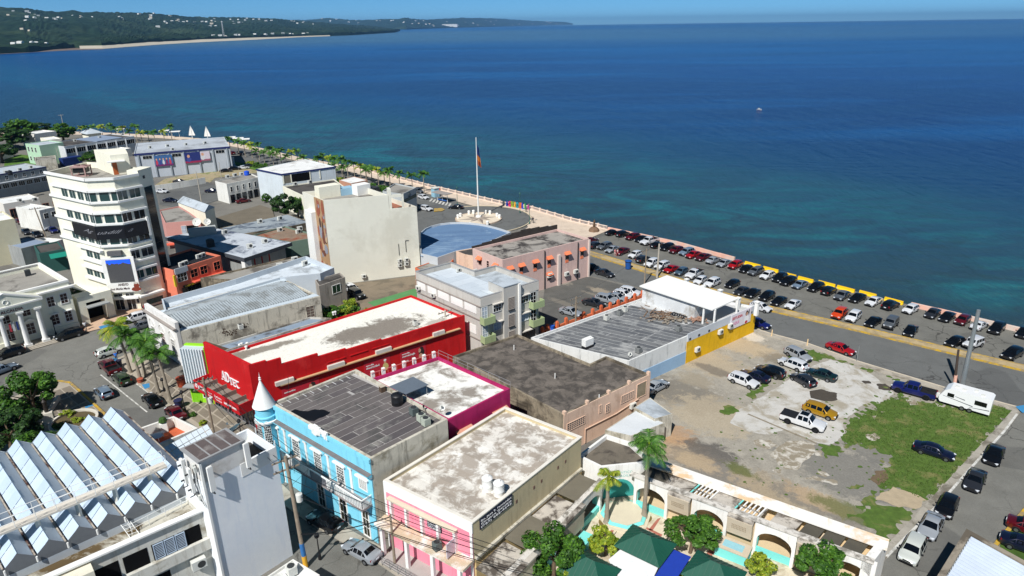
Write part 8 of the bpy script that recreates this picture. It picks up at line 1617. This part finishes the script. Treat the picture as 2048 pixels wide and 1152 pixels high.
def palm_mesh(seed,nf,npair,L,droop,w_=.055):
 r=random.Random(seed);m=MB()
 for i in range(nf):
  az=6.283*i/nf+r.uniform(-.25,.25);el=r.uniform(-.1,1.15);Lf=L*r.uniform(.85,1.1);d=Vector((math.cos(az),math.sin(az),0));sd_=Vector((-d.y,d.x,0));pts=[]
  for k in range(8):t=k/7;pts.append(d*(Lf*(t*math.cos(el)*(1-.15*t)))+Vector((0,0,Lf*(t*math.sin(el)-droop*t*t))))
  for a,b_ in zip(pts,pts[1:]):m.add([a-sd_*.03,a+sd_*.03,b_+sd_*.02,b_-sd_*.02],[(0,1,2,3)])
  for k in range(npair):
   t=.14+.86*k/npair;f=t*7;j=min(6,int(f));p=pts[j]+(pts[j+1]-pts[j])*(f-j);u=(pts[j+1]-pts[j]).normalized();ll=Lf*.26*math.sin(math.pi*min(1,t*.85+.12))+.05
   for sg in (1,-1):e=p+(sd_*sg*.8+u*.55+Vector((0,0,-.38-r.uniform(0,.25)))).normalized()*ll;q=u*w_;m.add([p-q,p+q,e+q*.3,e-q*.3],[(0,1,2,3)])
 return m
PM={}
def palm(x,y,h,L,label,kind='palm',seed=0,near=True,z=.1,lean=(0,0),group=None):
 g=G(x,y,z);r=root('palm_tree',label,'palm tree',g,group);key=(kind,seed%3,near)
 m=MB();P_=[Vector((g.x+lean[0]*t*t,g.y+lean[1]*t*t,z+h*t)) for t in (0,.08,.3,.6,1)];rad=[.34,.24,.19,.17,.14] if near else [.22,.16,.14,.12,.1]
 for i in range(4):m.tube(P_[i],P_[i+1],rad[i],9 if near else 6,rad[i+1],cap=False)
 part('trunk',m,pbark,r,smooth=True)
 if near:part('crownshaft',MB().tube(P_[4]-Vector((0,0,.9)),P_[4]+Vector((0,0,.2)),.13,8,.07),lf['palmy'],r)
 if key not in PM:PM[key]=mesh('crown',palm_mesh(seed%3+3,19 if near else 13,26 if near else 10,1.0,.5,.014 if near else.04),lf[kind])
 o=bpy.data.objects.new('crown',PM[key]);COL.objects.link(o);o.parent=r;o.location=P_[4]-Vector(g);o.scale=(L,L,L);o.rotation_euler=(0,0,seed*1.3);return r
palm(1213,1045,5.2,1.75,'yellowish courtyard palm, the shorter of the two','palmy',1);palm(1288,1035,8.2,2.4,'tall dark green courtyard palm with grey trunk','palm',2)
for (x,y) in ((1213,1045),(1288,1035)):p=G(x,y,.03);single('tree_pit',MB().lathe(p.x,p.y,[(0,.06),(.75,.06),(.75,.03)],18),M('pit_soil',(120,104,60),.95,.2,2.0),kind='structure')
for i,(x,y,h,L,k,lean) in enumerate(((261,745,6.9,3.0,'palmy',(-.6,0)),(281,760,6.6,2.8,'palm',(-.8,.2)),(317,786,7.3,3.0,'palm',(-.3,.2)),(340,800,6.8,2.9,'palm',(-.4,0)),(290,752,5.2,2.7,'palm',(.2,.3)))):palm(x,y,h,L,'square palm, %s from the town hall side'%ordn[i],k,i,lean=lean,group='palms on the square pavement')
rp=random.Random(17);k=0
bl_=[(462,307),(478,310),(492,313),(505,316),(520,320),(541,323),(562,327),(585,331),(597,335),(648,345),(660,349),(672,351),(685,354),(697,357),(710,360),(722,363),(733,366),(745,369),(757,371),(769,374),(781,376),(800,378),(826,382),(848,387),(515,327),(530,331),(548,335),(668,362),(690,367),(640,352),(575,340),(555,331),(735,374),(610,345)]
for (x,y) in bl_:k+=1;palm(x+rp.uniform(-1,1),y,rp.uniform(4.2,5.6),rp.uniform(2.3,3.0),'boulevard palm near the sea, %s'%('number '+str(k) if False else ordn[k-1]+' in the planted line'),'palm' if rp.random()<.9 else 'palmy',k,False,group='palms along the boulevard')
for i,(x,y) in enumerate(((168,280),(178,282),(190,279),(208,281),(226,280),(235,283),(250,283),(262,284),(275,284),(286,292),(300,290),(312,292),(330,285),(345,284))):palm(x,y,rp.uniform(4.5,6.5),rp.uniform(2.4,3.1),'beach palm behind the factory, %s from the left'%ordn[i],'palm' if i%3 else 'palmy',i,False,group='beach palms')
for i in range(22):x=500+i*14.5;tree(x,331+i*2.75,1.4,2.0,1.1,'low green bush in the boulevard median, %s from the left'%ordn[i],'green' if i%4 else 'yellow',70+i,3200,.11,z=.1,name='shrub',trunk=False)
single('median_grass',tri_sheet(GP([(465,322),(520,336),(560,346),(550,350),(490,336),(460,327)]),.13),grass2,kind='structure')
# ================================================================ poles, lamps and wires
def pole(x,y,h,label,mat=wood,r0=.16,arms=1,tr=False,lean=(0,0),name='utility_pole',cat='utility pole',az=.65):
 g=G(x,y);r=root(name,label,cat,g);top=g+Vector((lean[0],lean[1],h));part('shaft',MB().tube(g,top,r0,10,r0*.7),mat,r,smooth=True);c,s=math.cos(az),math.sin(az)
 for k in range(arms):
  z=h-.4-k*.9;q=g+Vector((lean[0],lean[1],0))*(z/h)+Vector((0,0,z));d=Vector((c,s,0));a=part('crossarm',MB().obox(q-d*1.1-Vector((.05,.05,0)),d*2.2,Vector((-s,c,0))*.1,(0,0,.12)),mat,r)
  for e in (-1,-.5,.5,1):p=q+d*e;part('insulator',MB().lathe(p.x,p.y,[(.05,p.z+.1),(.07,p.z+.2),(.04,p.z+.32),(0,p.z+.34)],6),metalg,r)
 if tr:q=g+Vector((.3,.1,h*.62));part('transformer',MB().lathe(q.x,q.y,[(0,q.z),(.26,q.z),(.28,q.z+.7),(0,q.z+.78)],12),acw,r,smooth=True)
 return top
T1=pole(612,1135,11.3,'tall weathered utility pole with crossarms in front of the blue building',wood,.2,2,True,(-.4,.3));g=G(612,1135)
pr=root('painted_sleeve','blue and yellow painted band around the foot of the tall pole','pole band',g);part('blue_band',MB().tube(g+Vector((-.04,.03,1.3)),g+Vector((-.1,.07,2.6)),.21,10),plain('band_blue',(50,110,170),.6),pr);part('yellow_band',MB().tube(g+Vector((0,0,.1)),g+Vector((-.04,.03,1.3)),.22,10),plain('band_yellow',(226,170,50),.6),pr)
T2=pole(895,713,7.2,'concrete pole with transformers beside the red building end',concp,.17,2,True);T3=pole(1151,655,5.2,'utility pole standing between grey roof and middle lot',wood,.15,2,False);T4=pole(1289,567,6.6,'wooden pole left of the pair by the white canopy',wood,.14,1);T5=pole(1314,556,6.6,'plain concrete pole right of the pair by the white canopy',concp,.2,0)
T6=pole(1908,777,5.4,'old wooden pole stub beside the caravan',M('pole_brown',(74,62,54),.9,.2,2.0),.18,0,False,(-.5,.2));part('salmon_foot',MB().tube(G(1908,777),G(1908,777)+Vector((-.15,.06,1.9)),.2,8),pinkw,COL.objects[[o.name for o in COL.objects if o.get('label','').startswith('old wooden pole')][0]])
T7=pole(1921,783,11.2,'thick silver steel pole beside the caravan',steelp,.3,0,False,(-.3,0));T8=pole(790,1130,5.4,'thin wooden pole on the pavement before the pink building',wood,.13,0);T9=pole(922,1165,4.6,'dark thin pole at the right of the pink facade',M('pole_dark',(44,38,36),.9,.1,1.0),.1,0);T10=pole(432,888,8.5,'pole with radio gear behind the stair tower',wood,.15,2,True)
pole(404,410,9.0,'pale concrete lamp pole in the car park behind the tower',concp,.14,0);pole(92,475,7.0,'leaning wooden pole in the street left of the tower',wood,.15,1,False,(-1.0,.3));pole(130,264,8.0,'thin mast near the far left shore',concp,.12,1);pole(121,330,6.0,'thin pole left of the blue container',concp,.1,0);pole(443,356,5.0,'thin pole at the edge of the dirt lot',concp,.1,0)
pole(1713,723,2.4,'short grey sign post at the lot kerb',steelp,.06,0,name='sign_post',cat='post');
for i,(x,y) in enumerate(((1543,673),(1614,692))):pole(x,y,1.1,('short cream bollard post at the lot edge, left','short cream bollard post at the lot edge, right')[i],M('post_cream',(226,196,150),.8,.05,1),.1,0,name='bollard',cat='bollard')
def lamp(x,y,h,label,mat=blackm,globe=True):
 g=G(x,y,.1);r=root('street_lamp',label,'street lamp',g);part('post',MB().lathe(g.x,g.y,[(.16,.1),(.14,.6),(.06,.8),(.05,h)],8),mat,r);part('head',MB().lathe(g.x,g.y,[(.05,h),(.2,h+.12),(.24,h+.3),(.12,h+.5),(0,h+.55)],8),mat,r)
lamp(371,824,2.6,'black street lamp on the square pavement');lamp(485,884,2.6,'black street lamp near the red school corner');lamp(113,672,2.8,'black street lamp before the town hall wing');lamp(915,411,4.6,'green promenade lamp beside the bus shelter',plain('lamp_green',(40,90,80),.5));lamp(1040,426,4.8,'green promenade lamp by the coloured letters',plain('lamp_green',(40,90,80),.5));lamp(1059,448,4.6,'promenade lamp at the plaza edge',plain('lamp_green',(40,90,80),.5));lamp(329,783,1.6,'dark meter post under the square palms');lamp(640,1118,2.4,'small lamp post in the shaded street')
def wire(a,b_,sag,label,r=.022):
 a,b_=Vector(a),Vector(b_);pts=[a+(b_-a)*t+Vector((0,0,-sag*4*t*(1-t))) for t in (i/14 for i in range(15))];single('overhead_wire',MB().path(pts,r,4),blackm,label,'wire','overhead wires',loc=a)
d=Vector((.8,.6,0))
for i,e in enumerate((-1,-.5,.5,1)):wire(T1+d*e+Vector((0,0,-.2)),T10+d*e*.8+Vector((0,0,-.2)),.5,'overhead wire from the tall pole towards the square, %s of four'%ordn[i],.022)
for i,e in enumerate((-1,0,1)):wire(T1+d*e+Vector((0,0,-1.0)),(-1+e,38,9.5),.6,'overhead wire from the tall pole to the lower edge, %s of three'%ordn[i],.022)
wire(g+Vector((0,0,3.6)),T8+Vector((0,0,-.2)),.35,'thick cable bundle sagging across the street to the thin pole',.045);wire(T8+Vector((0,0,-.2)),T9+Vector((0,0,-.4)),.5,'cable along the pink facade between thin poles',.035);wire(g+Vector((0,0,3.7)),T8+Vector((0,0,-.5)),.6,'thin cable below the bundle across the street',.018);wire(g+Vector((-.1,0,5.0)),(-19.6,55,5.5),.2,'service wire to the blue facade',.015);wire(T9+Vector((0,0,-.3)),(6,36,3.5),.3,'cable leaving the dark thin pole at the bottom',.02)
wire(T1+Vector((0,0,-3.2)),(-26,70,6.5),.7,'low telephone cable from the tall pole towards the red school',.03);wire(T1+Vector((0,0,-3.6)),(3,40,5.0),.8,'low telephone cable from the tall pole along the pink front',.03);wire(T1+Vector((0,0,-4.4)),(-15.5,52.6,6.0),.25,'service drop from the tall pole to the blue cornice',.02);wire(T10+Vector((0,0,-1.5)),(-37,75,5.2),.5,'cable from the radio pole to the lime shop',.02)
wire(T2,T3,.8,'overhead wire from the red building pole to the middle lot',.012);wire(T3,T4,.8,'overhead wire from the middle lot to the seafront',.012);wire(T2+Vector((0,0,-.9)),T1+Vector((0,0,-3)),.9,'long wire between the red building pole and the tall pole',.012)
# ================================================================ people
def person(x,y,top,legs,skin_c,az,label,z=.12,pose=0):
 g=G(x,y,z);me=bpy.data.meshes.new('person');sp=.16+.1*pose
 V=[(0,0,.95),(0,0,1.15),(0,0,1.38),(0,0,1.5),(.01,0,1.58),(.02,0,1.7),(-.04,.1,.9),(sp,.11,.5),(sp*.6,.11,.06),(sp*.6+.16,.11,.03),(-.02,-.1,.9),(-sp*.4,-.11,.5),(-sp,-.11,.06),(-sp+.16,-.11,.03),(0,.2,1.4),(-.05,.27,1.12),(.08,.28,.86),(0,-.2,1.4),(.05,-.27,1.12),(.18,-.26,.88)]
 E_=[(0,1),(1,2),(2,3),(3,4),(4,5),(0,6),(6,7),(7,8),(8,9),(0,10),(10,11),(11,12),(12,13),(2,14),(14,15),(15,16),(2,17),(17,18),(18,19)]
 Rr=[.15,.15,.17,.07,.1,.1,.1,.075,.05,.05,.1,.075,.05,.05,.075,.055,.04,.075,.055,.04]
 me.from_pydata(V,E_,[]);o=bpy.data.objects.new('person',me);COL.objects.link(o);o.modifiers.new('s','SKIN');me.skin_vertices.new() if not me.skin_vertices else None
 for i,r in enumerate(Rr):me.skin_vertices[0].data[i].radius=(r,r)
 me.skin_vertices[0].data[0].use_root=True;sb=o.modifiers.new('u','SUBSURF');sb.levels=sb.render_levels=1
 n2=bpy.data.meshes.new_from_object(o.evaluated_get(bpy.context.evaluated_depsgraph_get()));bpy.data.objects.remove(o)
 n2.materials.clear();ms=[plain('cloth_%d_%d_%d'%top,top,.8),plain('cloth_%d_%d_%d'%legs,legs,.8),plain('skin_%d_%d_%d'%skin_c,skin_c,.6),plain('hair_dark',(30,22,18),.7)]
 for q in ms:n2.materials.append(q)
 for f in n2.polygons:
  c=f.center;f.material_index=0 if.93<c.z<1.45 and abs(c.y)<.34 and not (abs(c.y)>.2 and c.z<1.2) else (1 if c.z<.95 and abs(c.y)<.2 else 2)
  if c.z>1.64 and c.x<.08:f.material_index=3
  f.use_smooth=True
 p=bpy.data.objects.new('person',n2);COL.objects.link(p);p.location=(g.x,g.y,z);p.rotation_euler=(0,0,az);p.scale=(.88,)*3;setp(p,label,'person',None,None)
person(172,660,(226,226,226),(40,40,46),(96,62,46),-1.0,'person in white top and dark trousers crossing the forecourt',pose=1);person(234,722,(40,110,200),(60,70,90),(150,104,80),2.0,'person in a blue shirt beside the cream hatchback');person(286,622,(60,50,60),(40,40,46),(96,62,46),.5,'person in dark clothes near the old hall corner, left');person(290,624,(180,70,80),(60,60,80),(120,84,64),.5,'person in a reddish top near the old hall corner, right')
person(1230,512,(226,140,150),(206,170,160),(190,140,116),-.8,'person in pink beside the maroon sedan at the seafront',z=.02);person(1235,512,(220,190,190),(170,60,70),(190,140,116),-.8,'person in pale top and red bottoms beside the parking',z=.02,pose=1);person(1066,446,(40,40,50),(30,30,36),(120,84,64),1.0,'person in dark clothes standing on the plaza');person(880,386,(190,60,60),(40,40,50),(120,84,64),1.0,'person in red walking by the balustrade',pose=1);person(1052,424,(50,60,90),(40,40,46),(120,84,64),.2,'person in navy near the coloured letters')
person(212,618,(200,196,180),(70,66,60),(90,60,46),-1.3,'person standing in the gate house shade')
# ================================================================ small street things
def bin_(x,y,col,label,h=1.0,r=.35,z=.12,cat='bin',name='litter_bin'):
 p=G(x,y,z);rr_=root(name,label,cat,p);part('body',MB().lathe(p.x,p.y,[(0,z),(r*.85,z),(r,z+h*.9),(r*1.08,z+h*.92),(r*1.05,z+h),(0,z+h*1.06)],12),plain('bin_%d_%d_%d'%col,col,.6),rr_,smooth=True);part('rim',MB().lathe(p.x,p.y,[(r*1.1,z+h*.86),(r*1.12,z+h*.93),(r*1.0,z+h*.93)],12),blackm,rr_)
bin_(240,733,(34,36,60),'dark bin beside the maroon pickup');bin_(359,815,(30,34,70),'dark blue bin by the black street lamp',1.1,.5);bin_(364,772,(196,84,50),'orange planter drum by the lime shop',1.3,.55);bin_(281,764,(170,84,60),'small terracotta pot under the palms',.5,.4);bin_(1256,537,(24,80,150),'blue portable box at the seafront kerb',1.6,.6,cat='box');bin_(1104,661,(30,90,190),'bright blue drum behind the mesh parapet',.9,.4);bin_(1278,521,(200,200,200),'pale drum between inner row cars',.8,.3)
# ================================================================ sea air: one closed box of even haze round town, bay and hills
m=MB().box(0,14900,-6,61000,31000,276)
hz=single('haze',m,None,'thin blue sea haze over the bay','haze',kind='stuff')
hm_=bpy.data.materials.new('haze_air');hm_.use_nodes=True;n=hm_.node_tree.nodes;l=hm_.node_tree.links;n.remove(n['Principled BSDF'])
pv=n.new('ShaderNodeVolumePrincipled');pv.inputs['Color'].default_value=(.26,.58,1,1);pv.inputs['Density'].default_value=4.6e-5;pv.inputs['Anisotropy'].default_value=.2
l.new(pv.outputs[0],n['Material Output'].inputs['Volume']);hz.data.materials.append(hm_)
